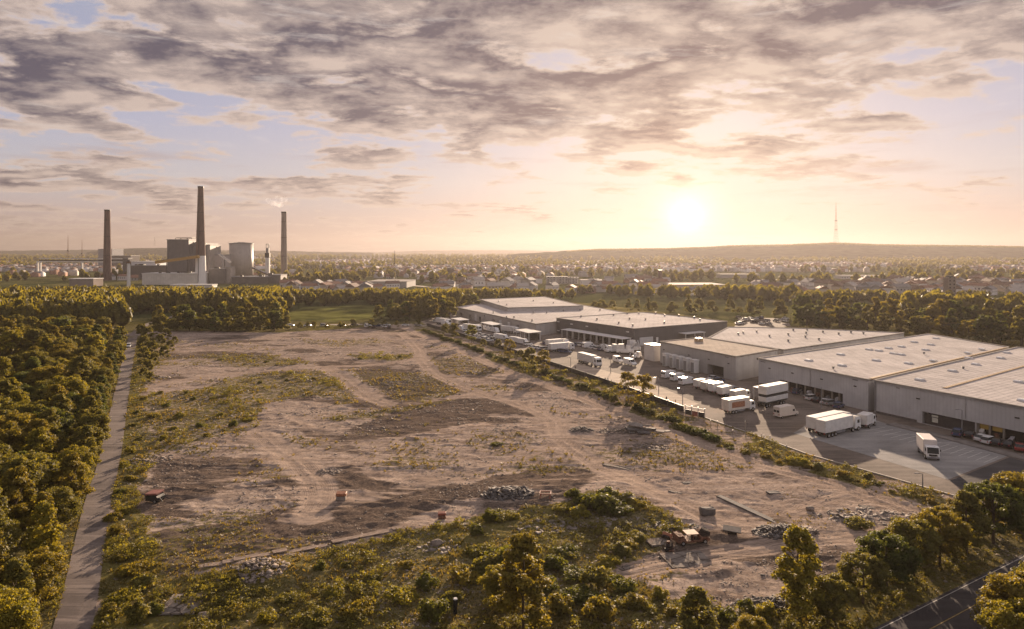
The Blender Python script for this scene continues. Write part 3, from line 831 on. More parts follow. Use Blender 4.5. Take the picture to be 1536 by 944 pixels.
# ---- rows of trees along and behind the site, in photo coordinates of their foot
def tree_row(pts, n, keys, s0, s1, labelf, group, tints, jx=1.5, jy=3.0, scale_xy=1.0):
    L = [Vector(P(*p)[:2]) for p in pts]
    seg = [(b_ - a).length for a, b_ in zip(L[:-1], L[1:])]; tot = sum(seg)
    for i in range(n):
        q = tot * (i + random.uniform(0.2, 0.8)) / n; k = 0
        while k < len(seg) - 1 and q > seg[k]: q -= seg[k]; k += 1
        p = L[k].lerp(L[k + 1], q / seg[k])
        tn = random.choice(tints)
        s = random.uniform(s0, s1)
        px_ = proj(p.x, p.y)[0]
        add_tree(random.choice(keys), p.x + random.uniform(-jx, jx), p.y + random.uniform(-jy, jy), 0, s, labelf(tn, i / n, s > (s0 + s1) / 2, px_), group, TINTS[tn], sxy=scale_xy)
MIDK = ['mid_a', 'mid_b', 'mid_c']
def lf_b(tn, f, tall, px_): return f"{'tall' if tall else 'lower'} {tn} tree in the belt behind the cleared site, " + ('by the lane bend' if f < .33 else 'below the cooling tower' if f < .7 else 'near the meadow')
tree_row([(228, 496), (300, 498), (400, 498), (432, 496)], 30, MIDK, 0.62, 0.92, lf_b, 'trees in the belt behind the site', ['dark green', 'olive', 'dark green'], 1.5, 3)
tree_row([(238, 488), (300, 489), (400, 489), (430, 488)], 15, MIDK, 0.75, 1.0, lf_b, 'trees in the belt behind the site', ['dark green', 'olive', 'golden'], 1.5, 4)
def lf_c(tn, f, tall, px_): return f"{tn} {'bushy' if tall else 'small'} tree on the far edge of the cleared site, beside the country road"
tree_row([(440, 492), (480, 494), (560, 491), (640, 489)], 11, ['mid_c', 'oak_c'], 0.35, 0.55, lf_c, 'small trees on the far edge of the site', ['olive', 'golden', 'dark green'])
def lf_d(tn, f, tall, px_): return f"{'tall' if tall else 'lower'} {tn} tree in the clump left of the low warehouses"
tree_row([(570, 480), (620, 481), (680, 479)], 15, MIDK, 0.75, 1.05, lf_d, 'trees in the clump left of the warehouses', ['dark green', 'olive', 'golden'], 2, 5)
tree_row([(590, 474), (640, 473), (710, 468)], 12, MIDK, 0.8, 1.1, lf_d, 'trees in the clump left of the warehouses', ['olive', 'dark green'], 2, 5)
def lf_e(tn, f, tall, px_): return f"{'tall' if tall else 'lower'} {tn} tree in the wood behind the warehouses, " + ('at its left end' if f < .25 else 'behind the low grey roof' if f < .6 else 'behind the big white roof')
tree_row([(1195, 491), (1290, 500), (1400, 506), (1480, 514), (1570, 522)], 27, MIDK, 0.85, 1.12, lf_e, 'trees in the wood behind the warehouses', ['olive', 'dark green', 'golden'], 2, 4)
tree_row([(1200, 485), (1290, 490), (1400, 494), (1560, 504)], 24, MIDK, 1.0, 1.35, lf_e, 'trees in the wood behind the warehouses', ['olive', 'dark green', 'golden'], 2, 5)
def lf_g(tn, f, tall, px_): return f"{'taller' if tall else 'lower'} {tn} tree in the loose row beyond the field behind the dark warehouse, " + ('left part' if f < .4 else 'right part')
tree_row([(880, 465), (1000, 469), (1100, 471), (1190, 478)], 24, MIDK, 0.55, 0.95, lf_g, 'trees beyond the field', ['golden', 'olive', 'golden'], 4, 8)
# hillside bushes beside the lane at the site's far-left corner
for (px_, py_, s) in [(222, 560, .5), (232, 548, .5), (216, 545, .6), (246, 538, .55), (228, 532, .6), (215, 528, .65), (255, 527, .45), (240, 520, .6), (222, 514, .7), (250, 511, .55), (212, 508, .7), (236, 504, .65), (226, 574, .38), (216, 568, .4), (262, 517, .4)]:
    a, b_, _ = P(px_, py_)
    add_tree(random.choice(['oak_c', 'oak_a']), a, b_, hgt(a, b_), s, f"{'larger' if s > .55 else 'small'} dark bushy tree where the lane meets the site, " + ('at the near end' if py_ > 535 else 'at the far end'), 'dark bushy trees beside the lane', (0.7, 0.78, 0.7))
# young trees along the fence
for i, (px_, py_, s, lb) in enumerate([(667, 502, .65, 'first young tree at the far end of the fence, spindly'), (681, 507, .9, 'dark rounded young tree near the far end of the fence'), (669, 499, .6, 'low young tree at the far end of the dark fence'),
        (707, 516, 1.15, 'fullest of the young trees near the far end of the fence'), (747, 524, .55, 'low orange-tinged sapling beside the dark fence'), (764, 538, 1.0, 'golden young tree by the fence, opposite the open canopy'),
        (781, 540, .5, 'thin sapling between two taller young trees by the fence'), (795, 549, .85, 'upright golden sapling by the middle of the fence'), (815, 560, 1.05, 'larger golden tree by the middle of the fence'),
        (942, 603, 1.1, 'left one of the two golden trees by the sunlit yard strip'), (966, 610, 1.15, 'right one of the two golden trees by the sunlit yard strip'), (725, 522, .5, 'tiny sapling next to the fullest young tree')]):
    a, b_, _ = P(px_, py_)
    add_tree('young', a, b_, 0, s * 1.28, lb, 'young trees along the fence', (1.35, 1.2, 0.8) if i not in (1, 2, 3) else (0.9, 1, .8))
# foreground trees
FT = [(785, 950, 'birch', 1.15, 'upright olive tree in the middle of the bottom edge, right of the black post', 'golden', 1.25),
      (745, 915, 'oak_c', .50, 'rounded yellow-green bushy tree above the black post', 'yellow-green', 1),
      (1198, 925, 'birch', 1.12, 'slender light green tree standing alone before the rubble', 'yellow-green', 1.15),
      (1045, 990, 'birch', .80, 'small dark young tree at the bottom edge near the bare ground', 'olive', 1.3),
      (1130, 985, 'oak_c', .45, 'low bushy tree at the bottom edge, left of the slender tree', 'golden', 1),
      (1250, 930, 'oak_c', .55, 'low rounded tree just right of the slender light green tree', 'olive', 1),
      (1295, 905, 'oak_a', .60, 'dense olive tree between the slender tree and the road', 'olive', 1.1),
      (1330, 885, 'oak_a', .72, 'dense dark tree bordering the road, left end of the big clump', 'dark green', 1.1),
      (1370, 865, 'oak_c', .80, 'broad olive tree in the big clump beside the road', 'olive', 1),
      (1410, 850, 'oak_a', .78, 'tall golden-topped tree in the middle of the big clump', 'golden', 1),
      (1450, 830, 'oak_b', .80, 'tall olive tree in the big clump, in line with the apron corner', 'olive', 1.1),
      (1490, 815, 'oak_a', .88, 'tall dark tree near the right end of the big clump', 'dark green', 1.1),
      (1530, 800, 'oak_c', .95, 'broad golden tree at the right end of the big clump', 'golden', 1),
      (1580, 785, 'oak_a', .95, 'tall olive tree cut by the right edge of the picture', 'olive', 1),
      (1425, 812, 'oak_c', .55, 'low golden tree at the back of the big clump, near the yard corner', 'golden', 1),
      (1475, 790, 'oak_a', .60, 'rounded olive tree at the back of the big clump, by the yard', 'olive', 1),
      (1520, 775, 'oak_c', .62, 'broad dark tree at the back of the big clump, by the yard', 'dark green', 1),
      (1385, 830, 'oak_b', .5, 'low dark tree at the back left of the big clump', 'dark green', 1.1),
      (1560, 762, 'oak_b', .7, 'tall dark tree at the yard corner by the right edge', 'dark green', 1)]
for px_, py_, key, s, lb, tn, w in FT:
    a, b_, _ = P(px_, py_)
    add_tree(key, a, b_, hgt(a, b_) - 0.1, s, lb, None, TINTS[tn], sxy=w)
# trees on the near side of the road, bottom right
for (x, y_, key, s, lb, tn) in [(54, 72, 'oak_c', .85, 'golden bushy tree on the near side of the road, at the bottom edge', 'golden'),
        (60, 75.5, 'oak_a', .85, 'olive tree overhanging the road at the bottom right', 'olive'), (64.5, 79.5, 'birch', .95, 'ragged slender tree hiding part of the road line', 'olive'),
        (62, 71, 'oak_c', .95, 'dense golden tree filling the bottom right corner', 'golden'), (69, 82, 'oak_b', .8, 'tall olive tree at the right edge below the road', 'olive'), (50, 68, 'oak_a', .7, 'yellow-green treetop at the bottom edge right of the road', 'yellow-green')]:
    add_tree(key, x, y_, 0, s, lb, None, TINTS[tn])

# the 296 trees that show largest are things of their own, the remainder of the woods is one mass
TREES.sort(key=lambda q: -q[0])
for q in TREES[:296]: add_tree(q[1], *q[2:8], q[8], q[9], q[10], q[11], q[12], final=True)
VV, QQ, FF, TT, T3, off_ = [], [], [], [], [], 0
for q in TREES[296:]:
    cm = T_PROTO['mid_a' if q[1][:3] != 'mid' else q[1]][0]; k = q[5] * (T_PROTO[q[1]][2] / 12.0)
    co = np.empty(len(cm.vertices) * 3, np.float32); cm.vertices.foreach_get('co', co); co = co.reshape(-1, 3) * k
    ca, sa = math.cos(q[12]), math.sin(q[12]); co = np.stack([co[:, 0] * ca - co[:, 1] * sa + q[2], co[:, 0] * sa + co[:, 1] * ca + q[3], co[:, 2]], 1)
    lp = np.empty(len(cm.loops), np.int32); cm.loops.foreach_get('vertex_index', lp); ti = np.empty(len(cm.polygons), np.float32); cm.attributes['tint'].data.foreach_get('value', ti)
    nq = (len(lp) - 3 * len(cm.polygons)); VV.append(co); QQ.append(lp[:nq * 4].reshape(-1, 4) + off_); FF.append(lp[nq * 4:].reshape(-1, 3) + off_); sh = random.uniform(-.25, .25); TT.append(ti[:nq] + sh); T3.append(ti[nq:]); off_ += len(co)
if VV:
    o = new_obj('wood_interior', np_mesh('wood_interior', np.concatenate(VV), [np.concatenate(QQ), np.concatenate(FF)], LEAF, False, {'tint': np.concatenate(TT + T3)})); tag(o, kind='stuff')
print('trees', len(TREES))

# ------------------------------------------------------------------ shrubs
def shrub_mesh(name, seed, r, h, ncl, nl, leaf, m=None):
    rg = np.random.default_rng(seed)
    cs = []; rs = []
    for _ in range(ncl):
        a = rg.random() * 6.283; q = r * 0.72 * rg.random() ** 0.6; zz = h * (0.25 + 0.5 * rg.random()) * (1 - 0.5 * q / r)
        cs.append((q * math.cos(a), q * math.sin(a), zz)); rs.append(r * (0.25 + 0.2 * rg.random()))
    cs = np.array(cs); rs = np.array(rs)
    V, Q, ti = leaf_cloud(rg, cs, rs, nl, leaf, rg.random(ncl) * 0.4, h / r * 0.8, 0.6)
    V[:, 2] = np.maximum(V[:, 2], -0.05)
    off = len(V); vs = [V]; cf = []
    for k in range(ncl):
        vs.append(cs[k] + ICO1 * rs[k] * 0.5 * np.array([1, 1, h / r * .6])); cf.append(ICOF1 + off); off += len(ICO1)
    F3 = np.concatenate(cf)
    return np_mesh(name, np.concatenate(vs), [Q, F3], m or LEAF, False, {'tint': np.concatenate([ti, np.full(len(F3), .15)])})  # low core tint: shade inside the bush put into its colour
SH = [shrub_mesh('shrub_a', 11, 1.5, 1.5, 12, 1500, .26), shrub_mesh('shrub_b', 12, 1.3, 1.9, 11, 1400, .26), shrub_mesh('shrub_c', 13, 1.8, 1.2, 14, 1700, .26)]
def add_shrub(x, y, s, label, group, tint, sz=1.0, name='shrub'):
    o = new_obj(name, random.choice(SH), None, (x, y, float(hgt(x, y)) - 0.05))
    o.rotation_euler = (0, 0, random.uniform(0, 6.28)); o.scale = (s, s, s * sz); o.color = (*tint, 1)
    return tag(o, label, 'shrub', group)
# hedge bushes between the dirt road and the fence
HL = [Vector(P(*p)[:2]) for p in [(636, 497), (700, 521), (780, 549), (860, 578), (930, 606), (1010, 636), (1075, 663)]]
seg = [(b_ - a).length for a, b_ in zip(HL[:-1], HL[1:])]; tot = sum(seg); q0 = 0
while q0 < tot:
    q = q0; k = 0
    while k < len(seg) - 1 and q > seg[k]: q -= seg[k]; k += 1
    p = HL[k].lerp(HL[k + 1], q / seg[k]); f = q0 / tot
    s = random.uniform(.7, 1.3)
    tn, tl = random.choice([('dark', (.38, .52, .45)), ('dark', (.45, .55, .5)), ('olive', (.7, .75, .65))])
    add_shrub(p.x + random.uniform(-.8, .8), p.y + random.uniform(-1, 1), s,
              f"{tn} {'big' if s > .9 else 'small'} bush in the hedge between dirt road and fence, " + ('far end' if f < .33 else 'middle' if f < .7 else 'near end'), 'hedge bushes along the fence', tl, random.uniform(.8, 1.3), 'hedge_bush')
    q0 += random.uniform(2.0, 4.2)
VL = [Vector(P(*p)[:2]) for p in [(1080, 668), (1190, 696), (1290, 722), (1370, 742), (1440, 765)]]
seg = [(b_ - a).length for a, b_ in zip(VL[:-1], VL[1:])]; tot = sum(seg); q0 = 0
while q0 < tot:
    q = q0; k = 0
    while k < len(seg) - 1 and q > seg[k]: q -= seg[k]; k += 1
    p = VL[k].lerp(VL[k + 1], q / seg[k]); s = random.uniform(.35, .8); f = q0 / tot
    tn, tl = random.choice([('dark', (.6, .7, .6)), ('olive', (.95, .95, .8)), ('golden', (1.3, 1.1, .7))])
    add_shrub(p.x + random.uniform(-1.6, 1.6), p.y + random.uniform(-1.6, 1.6), s, f"{tn} {'bigger' if s > .58 else 'low'} bush on the verge below the yard kerb, " + ('far part' if f < .5 else 'near part'), 'bushes on the verge below the kerb', tl, .9, 'verge_bush')
    q0 += random.uniform(1.0, 2.2)
a, b_, _ = P(1198, 697); add_shrub(a, b_, 1.15, 'large rounded bright yellow-green bush on the verge by the yard kerb', None, TINTS['yellow-green'], 1.1, 'round_bush')
# shrubs of the waste ground (photo coordinates)
SHR = [(900, 768, 2.1), (880, 760, 1.6), (925, 770, 1.7), (940, 758, 1.4), (860, 752, 1.1), (870, 775, 1.3), (912, 752, 1.3), (955, 765, 1.0), (845, 768, .9),
       (752, 775, 1.3), (735, 780, 1.1), (770, 778, .8), (715, 800, .9), (760, 850, 2.2), (735, 860, 1.8), (790, 860, 1.5), (700, 870, 1.4), (720, 830, 1.2), (830, 850, 1.3), (860, 865, 1.2), (850, 830, 1.1),
       (930, 830, 1.2), (945, 820, 1.0), (915, 845, .9), (960, 810, .8), (890, 880, 1.3), (930, 885, 1.1), (870, 905, 1.4), (900, 930, 1.5), (950, 915, 1.0), (990, 900, .8), (840, 920, 1.2),
       (640, 880, 1.1), (600, 900, 1.2), (560, 870, .9), (540, 920, 1.2), (500, 890, .9), (470, 930, 1.1), (430, 900, .8), (400, 930, 1.0), (350, 920, .9), (650, 930, 1.3), (610, 850, .8), (480, 855, .7), (350, 870, .8), (520, 850, .7),
       (200, 860, 1.2), (180, 840, 1.0), (215, 880, 1.1), (190, 900, 1.2), (230, 920, .9), (170, 920, 1.1), (205, 930, 1.2), (175, 800, 1.0), (170, 780, 1.0), (185, 770, .8), (180, 740, .8), (195, 720, .9), (185, 700, .7), (195, 680, .8), (210, 660, .7), (200, 640, .8), (205, 620, .7), (215, 600, .8),
       (250, 610, .9), (270, 625, 1.0), (300, 640, .9), (330, 625, .8), (350, 640, .9), (372, 632, 1.0), (260, 645, .9), (290, 600, .7), (240, 590, .8), (320, 600, .7), (360, 590, .6), (390, 575, .7), (430, 572, .6), (470, 570, .6), (230, 625, .9), (245, 660, .8), (310, 655, .7), (340, 605, .7), (280, 590, .7),
       (540, 540, .7), (570, 538, .6), (600, 537, .7), (330, 540, .6), (400, 543, .6), (1290, 790, 1.1), (1275, 785, .6), (1000, 800, .6), (1020, 797, .5), (745, 668, .8), (1150, 925, .9), (1120, 915, .8), (1090, 930, 1.0), (1010, 925, .9), (1230, 885, .9), (1270, 880, 1.0), (1300, 850, .8), (1320, 835, .9), (1060, 935, .8), (680, 905, 1.0), (820, 885, 1.0)]
for i, (px_, py_, s) in enumerate(SHR):
    a, b_, _ = P(px_, py_)
    tn = random.choice(['golden', 'olive', 'yellow-green'])
    reg = ('on the grassy mound beside the orange frame' if 720 < py_ < 782 and 840 < px_ < 970 else 'beside the lane' if px_ < 235 and py_ > 590 else 'on the overgrown left part of the site' if px_ < 500 and py_ < 700 else
           'on the far part of the site' if py_ < 600 else 'near the burnt-out car' if px_ < 1030 and 795 < py_ < 900 and px_ > 820 else 'below the wood on the bottom right' if px_ > 1000 else 'in the rough growth at the bottom middle' if px_ > 680 else 'in the rough growth at the bottom left')
    add_shrub(a, b_, s, f"{'big' if s > 1.25 else 'middling' if s > .85 else 'small'} {tn} shrub {reg}", 'shrubs on the waste ground', TINTS[tn] if random.random() < .7 else (.7, .8, .6), random.uniform(.7, 1.15))

M_PALE = mat('pale_stone', (.42, .37, .32), .95, var=.3, scale=.7)
# ------------------------------------------------------------------ weeds and loose stones (uncountable)
def scatter(n, dens, lo=(66, -110), hi=(330, 100)):
    """sample ground points, denser near the viewer"""
    y_ = 66 + (hi[0] - 66) * rng.random(n) ** 1.7; x_ = (rng.random(n) * 2 - 1) * (0.80 * y_)
    keep = rng.random(n) < dens(x_, y_); return x_[keep], y_[keep]
SITE_W = wpoly(SITE)
def dens_weed(x_, y_):
    v = samp(veg, x_, y_) ** 1.2 * (0.25 + 1.0 * (fbm(x_, y_, 5, 3, 91) > -0.12))
    dl, _ = line_dist(x_, y_, LANE); dr, _ = line_dist(x_, y_, [tuple(p) for p in ROADR])
    v *= (dl > 1.9) * ~inpoly(x_, y_, YARD_W)
    s_, sd = line_dist(x_, y_, [tuple(p) for p in ROADR]); v *= ~((sd > 0) & (s_ < 7.2)) * (s_ > .3)
    return v
x_, y_ = scatter(190000, dens_weed)
n = len(x_); print('weeds', n)
z_ = hgt(x_, y_)
NB = 7
sz = (0.16 + 0.42 * rng.random(n) ** 2.5) * (0.8 + 0.5 * (fbm(x_, y_, 7, 2, 13) + .5)) * np.clip(y_ / 120, .8, 1.5)
base_ = np.repeat(np.stack([x_, y_, z_ - .03], 1), NB, 0); s_ = np.repeat(sz, NB)[:, None]
an = rng.random(n * NB) * 6.283; le = rng.random(n * NB) * 0.8
dx = np.stack([np.cos(an) * le, np.sin(an) * le, np.ones_like(an) * (0.35 + .45 * rng.random(n * NB))], 1)
sd_ = np.stack([-np.sin(an), np.cos(an), np.zeros_like(an)], 1) * (0.12 + 0.14 * rng.random(n * NB))[:, None]
o_ = np.stack([np.cos(an), np.sin(an), 0 * an], 1) * (rng.random(n * NB) * .35)[:, None] * s_
V = np.stack([base_ + o_ - sd_ * s_ * .6, base_ + o_ + sd_ * s_ * .6, base_ + o_ + dx * s_ * .7 + sd_ * s_, base_ + o_ + dx * s_ * 1.0], 1).reshape(-1, 3)
tint = np.repeat(rng.random(n), NB) * .5 + np.repeat(ss(fbm(x_, y_, 10, 3, 33), -.3, .4), NB) * .5
me = np_mesh('weeds', V, np.arange(len(V)).reshape(-1, 4), WEED, False, {'tint': tint})
tag(new_obj('weeds', me), kind='stuff')
def dens_brush(x_, y_):
    v = dens_weed(x_, y_); return v * (samp(veg, x_, y_) > .55) * (fbm(x_, y_, 6, 4, 191) > .02)
x_, y_ = scatter(52000, dens_brush, hi=(300, 100)); n = len(x_); print('brush', n)
pk = rng.integers(0, 5, n); sc_ = (.26 + .62 * rng.random(n) ** 2.2) * (.75 + .9 * np.clip(fbm(x_, y_, 13, 3, 211) + .3, 0, .8)) * np.clip(y_ / 140, .85, 1.5); z_ = hgt(x_, y_); Vs, Qs, Ts, off_ = [], [], [], 0
for k in range(5):
    cc_ = np.random.default_rng(50 + k).normal(size=(4, 3)) * .35 * np.array([1, 1, .4]) + np.array([0, 0, .45])
    V, Q, ti = leaf_cloud(np.random.default_rng(60 + k), cc_, np.array([.6, .5, .5, .45]), 42, .34, np.array([.1, .3, .5, .3]), 1.0, .5)
    V[:, 2] = np.maximum(V[:, 2], -.1); sel = pk == k; m_ = int(sel.sum()); a_ = rng.random(m_) * 6.283; ca, sa = np.cos(a_)[:, None], np.sin(a_)[:, None]
    X = (V[None, :, 0] * ca - V[None, :, 1] * sa) * sc_[sel][:, None] + x_[sel][:, None]; Y = (V[None, :, 0] * sa + V[None, :, 1] * ca) * sc_[sel][:, None] + y_[sel][:, None]; Zz = V[None, :, 2] * (sc_[sel] * (.7 + .6 * rng.random(m_)))[:, None] + z_[sel][:, None]
    Vs.append(np.stack([X, Y, Zz], -1).reshape(-1, 3)); Qs.append((Q[None] + (np.arange(m_) * len(V))[:, None, None]).reshape(-1, 4) + off_); off_ += m_ * len(V); Ts.append((ti[None] * .7 + rng.random(m_)[:, None] * .5 - .1).ravel())
tag(new_obj('undergrowth', np_mesh('undergrowth', np.concatenate(Vs), np.concatenate(Qs), LEAF, False, {'tint': np.concatenate(Ts)})), kind='stuff')
def stones(name, x_, y_, s, m, zoff=0.0, kind='stuff', label=None, cat=None, group=None, flat_=.6):
    n = len(x_)
    base = np.array([[-1, -1, -.4], [1, -1, -.4], [1, 1, -.4], [-1, 1, -.4], [-.8, -.7, .6], [.7, -.8, .7], [.8, .8, .5], [-.6, .7, .7]]) * .5
    fq = np.array([[0, 3, 2, 1], [4, 5, 6, 7], [0, 1, 5, 4], [1, 2, 6, 5], [2, 3, 7, 6], [3, 0, 4, 7]])
    B = base[None] * (1 + .35 * rng.normal(size=(n, 8, 3)))
    B *= np.stack([s * (.7 + .8 * rng.random(n)), s * (.6 + .5 * rng.random(n)), s * flat_ * (.5 + .7 * rng.random(n))], 1)[:, None, :]
    a = rng.random(n) * 6.283; ca, sa = np.cos(a)[:, None], np.sin(a)[:, None]
    X = B[..., 0] * ca - B[..., 1] * sa; Y = B[..., 0] * sa + B[..., 1] * ca
    tl = rng.normal(size=(n, 1)) * .35
    Zz = B[..., 2] + X * tl
    V = np.stack([X + x_[:, None], Y + y_[:, None], Zz + (hgt(x_, y_) + zoff)[:, None]], -1).reshape(-1, 3)
    Q = (fq[None] + (np.arange(n) * 8)[:, None, None]).reshape(-1, 4)
    me = np_mesh(name, V, Q, m, False)
    o = new_obj(name, me); tag(o, label, cat, group, kind); return o
def dens_stone(x_, y_):
    v = (fbm(x_, y_, 9, 4, 55) > 0.10) * .8 + .10
    v *= inpoly(x_, y_, SITE_W) * (1 - .9 * samp(track, x_, y_)); dl, _ = line_dist(x_, y_, LANE); return v * (dl > 3.5)
x_, y_ = scatter(90000, dens_stone); print('stones', len(x_))
stones('gravel', x_, y_, (.10 + .38 * rng.random(len(x_)) ** 4) * np.clip(y_ / 130, .8, 1.6), M_STONE)
x_, y_ = scatter(26000, dens_stone)
stones('gravel', x_, y_, (.08 + .22 * rng.random(len(x_)) ** 3) * np.clip(y_ / 130, .8, 1.6), M_PALE)
x_, y_ = scatter(24000, dens_stone)
stones('gravel', x_, y_, (.10 + .35 * rng.random(len(x_)) ** 3) * np.clip(y_ / 130, .8, 1.6), M_DKCONC)
def pile(px_, py_, rx, ry, n, smax, m, label, name='rubble_pile', hgt_=None):
    explicit = hgt_ is not None; hgt_ = hgt_ or .6
    a, b_, _ = P(px_, py_)
    u = rng.random(n); th = rng.random(n) * 6.283; rr = u ** .6
    x_ = a + np.cos(th) * rr * rx; y_ = b_ + np.sin(th) * rr * ry
    s = smax * (.25 + .75 * rng.random(n) ** 2)
    if hgt_ >= .6 and name == 'rubble_pile' and n < 130 or (not explicit and n < 130) or (explicit and hgt_ < .35): return stones('scattered_rubble', x_, y_, s, m, 0.0, 'stuff')
    o = stones(name, x_, y_, s, m, hgt_ * (1 - rr) * rng.random(n) * .9, 'thing', label, 'rubble pile', None, .6)
    return o
pile(1172, 802, 4.2, 2.6, 420, .8, M_DKCONC, 'dark rubble pile right of the tilted slab on bare ground', hgt_=1.0)
pile(1206, 800, 2.2, 1.5, 130, .9, M_STONE, 'pale small rubble pile touching the dark one')
pile(762, 745, 4.6, 3.0, 380, .9, M_DKCONC, 'grey rubble pile left of the orange metal frame', hgt_=1.0)
pile(388, 862, 3.6, 3.2, 320, .7, M_STONE, 'pale rubble heap below the long concrete strip, bottom left', hgt_=.8)
pile(900, 785, 9.0, 2.4, 130, .75, M_CONC, 'line of broken concrete chunks below the grassy mound', hgt_=.3)
pile(820, 790, 4.5, 3.0, 90, .7, M_CONC, 'scattered broken concrete left of the grassy mound', hgt_=.2)
pile(1000, 790, 5.0, 2.0, 170, .8, M_DKCONC, 'dark debris just behind the burnt-out car', hgt_=.3)
pile(935, 648, 6.0, 3.5, 240, .9, M_STONE, 'rubble spread left of the stacked slabs', hgt_=.4)
pile(1295, 775, 7.0, 3.2, 260, .8, M_CONC, 'pale debris field near the right end of the site', hgt_=.3)
pile(975, 670, 4.0, 2.5, 130, .8, M_STONE, 'low debris mound below the stacked slabs', hgt_=.4)
pile(873, 647, 3.0, 2.0, 120, .8, M_DKCONC, 'small dark debris heap beside the curved track', hgt_=.5)
pile(712, 560, 4.0, 2.5, 80, 1.0, M_STONE, 'pale debris near the far right of the site by the hedge')
pile(240, 566, 3.5, 2.5, 90, .9, M_STONE, 'pale junk heap beside the lane bend bushes')
pile(495, 707, 2.5, 1.8, 90, .8, M_STONE, 'small brown debris heap in the middle left of the site')
pile(1150, 905, 4.0, 1.6, 140, .8, M_DKCONC, 'dark rubble ridge behind the slender tree')
pile(660, 820, 3.0, 2.0, 60, .9, M_CONC, 'few grey rocks in the growth below the small red box')
pile(1400, 772, 6.0, 1.6, 120, .6, M_STONE, 'brick debris along the verge at the right end of the site')
pile(330, 600, 5.0, 3.0, 60, .5, M_STONE, 'scattered stones in the overgrown left part')
pile(600, 575, 8.0, 6.0, 220, .7, M_DKCONC, 'dark debris field on the square dark patch', hgt_=.3)
pile(225, 690, 4.0, 5.0, 160, .8, M_STONE, 'stony strip along the left edge of the site', hgt_=.2)

# ------------------------------------------------------------------ warehouses
W_GREY = clad_mat('cladding_light_grey', (0.56, 0.56, 0.57), math.atan2(-37, 16), 0.9)
W_GREY2 = clad_mat('cladding_grey', (0.46, 0.445, 0.43), math.atan2(-37, 16), 0.9)
W_DARK = clad_mat('cladding_dark', (0.135, 0.125, 0.12), math.atan2(-49, 31), 1.2)
W_PALE = clad_mat('cladding_pale', (0.48, 0.45, 0.42), math.atan2(-103, 48), 1.5)
def roof_mat(name, col, ang):
    m = bpy.data.materials.new(name); m.use_nodes = True
    t = NT(m.node_tree); b = m.node_tree.nodes['Principled BSDF']
    pos = t.new('ShaderNodeNewGeometry').outputs['Position']
    mp = t.new('ShaderNodeMapping'); mp.inputs['Rotation'].default_value = (0, 0, -ang); t.link(pos, mp.inputs['Vector'])
    br = t.new('ShaderNodeTexBrick'); t.link(mp.outputs[0], br.inputs['Vector']); br.inputs['Scale'].default_value = 0.16
    br.inputs['Mortar Size'].default_value = 0.018; br.inputs['Color1'].default_value = (1, 1, 1, 1); br.inputs['Color2'].default_value = (.93, .93, .93, 1); br.inputs['Mortar'].default_value = (.6, .6, .6, 1)
    n = t.noise(pos, 0.08, 7, 0.7, 0.6); n2 = t.noise(pos, 1.2, 4, 0.7)
    c = t.mix(t.smooth(n, 0.35, 0.65), tuple(x * .80 for x in col), tuple(min(1, x * 1.08) for x in col))
    c = t.mix(t.smooth(n2, 0.55, 0.75, 0, .3), c, tuple(x * .65 for x in col))
    c = t.mix(1.0, c, br.outputs['Color'], 'MULTIPLY')
    t.link(c, b.inputs['Base Color']); b.inputs['Roughness'].default_value = 1.0; b.inputs['Specular IOR Level'].default_value = 0.02
    bp = t.new('ShaderNodeBump'); bp.inputs['Strength'].default_value = .2; bp.inputs['Distance'].default_value = .05; t.link(n2, bp.inputs['Height']); t.link(bp.outputs[0], b.inputs['Normal'])
    return m
RF = roof_mat('roof_membrane', (0.56, 0.52, 0.50), R(33))
RF2 = roof_mat('roof_membrane_warm', (0.50, 0.43, 0.36), R(33))
M_TRIM = mat('parapet_trim', (0.46, 0.42, 0.37), 1.0, spec=.02, stain=.2)
M_GUT = mat('roof_strip', (0.42, 0.30, 0.17), 0.5, var=.2)
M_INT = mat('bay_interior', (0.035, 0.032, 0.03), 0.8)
M_POST = mat('bay_post', (0.30, 0.27, 0.23), 0.7)

def wall_with_openings(mb, p, q, z0, z1, m, openings, depth=2.5, mint=M_INT):
    """wall sheet from p to q; openings = [(f0, f1, zlow, zhigh)] recessed as real niches"""
    p = Vector((*p, 0)); q = Vector((*q, 0)); d = q - p; L = d.length; d.normalize(); n = Vector((-d.y, d.x, 0))
    if n.dot(-p) > 0: n = -n                       # points into the building (away from the camera)
    fs = sorted(set([0, 1] + [o[0] for o in openings] + [o[1] for o in openings])); zs = sorted(set([z0, z1] + [o[2] for o in openings] + [o[3] for o in openings]))
    def quad(pts, mm):
        f = mb.bm.faces.new([mb.bm.verts.new(v) for v in pts]); f.material_index = mb.mi(mm)
    for a, b_ in zip(fs[:-1], fs[1:]):
        for za, zb in zip(zs[:-1], zs[1:]):
            fm, zm = (a + b_) / 2, (za + zb) / 2
            if any(o[0] < fm < o[1] and o[2] < zm < o[3] for o in openings): continue
            A = p + d * L * a; B = p + d * L * b_
            quad([A + Vector((0, 0, za)), B + Vector((0, 0, za)), B + Vector((0, 0, zb)), A + Vector((0, 0, zb))], m)
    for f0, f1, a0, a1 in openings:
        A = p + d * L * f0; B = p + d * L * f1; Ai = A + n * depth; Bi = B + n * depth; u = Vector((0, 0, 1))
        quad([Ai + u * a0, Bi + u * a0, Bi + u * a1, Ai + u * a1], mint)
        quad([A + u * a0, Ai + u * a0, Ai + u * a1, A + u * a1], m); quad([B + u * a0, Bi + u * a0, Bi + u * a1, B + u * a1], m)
        quad([A + u * a1, Ai + u * a1, Bi + u * a1, B + u * a1], mint); quad([A + u * a0, Ai + u * a0, Bi + u * a0, B + u * a0], M_DKCONC)
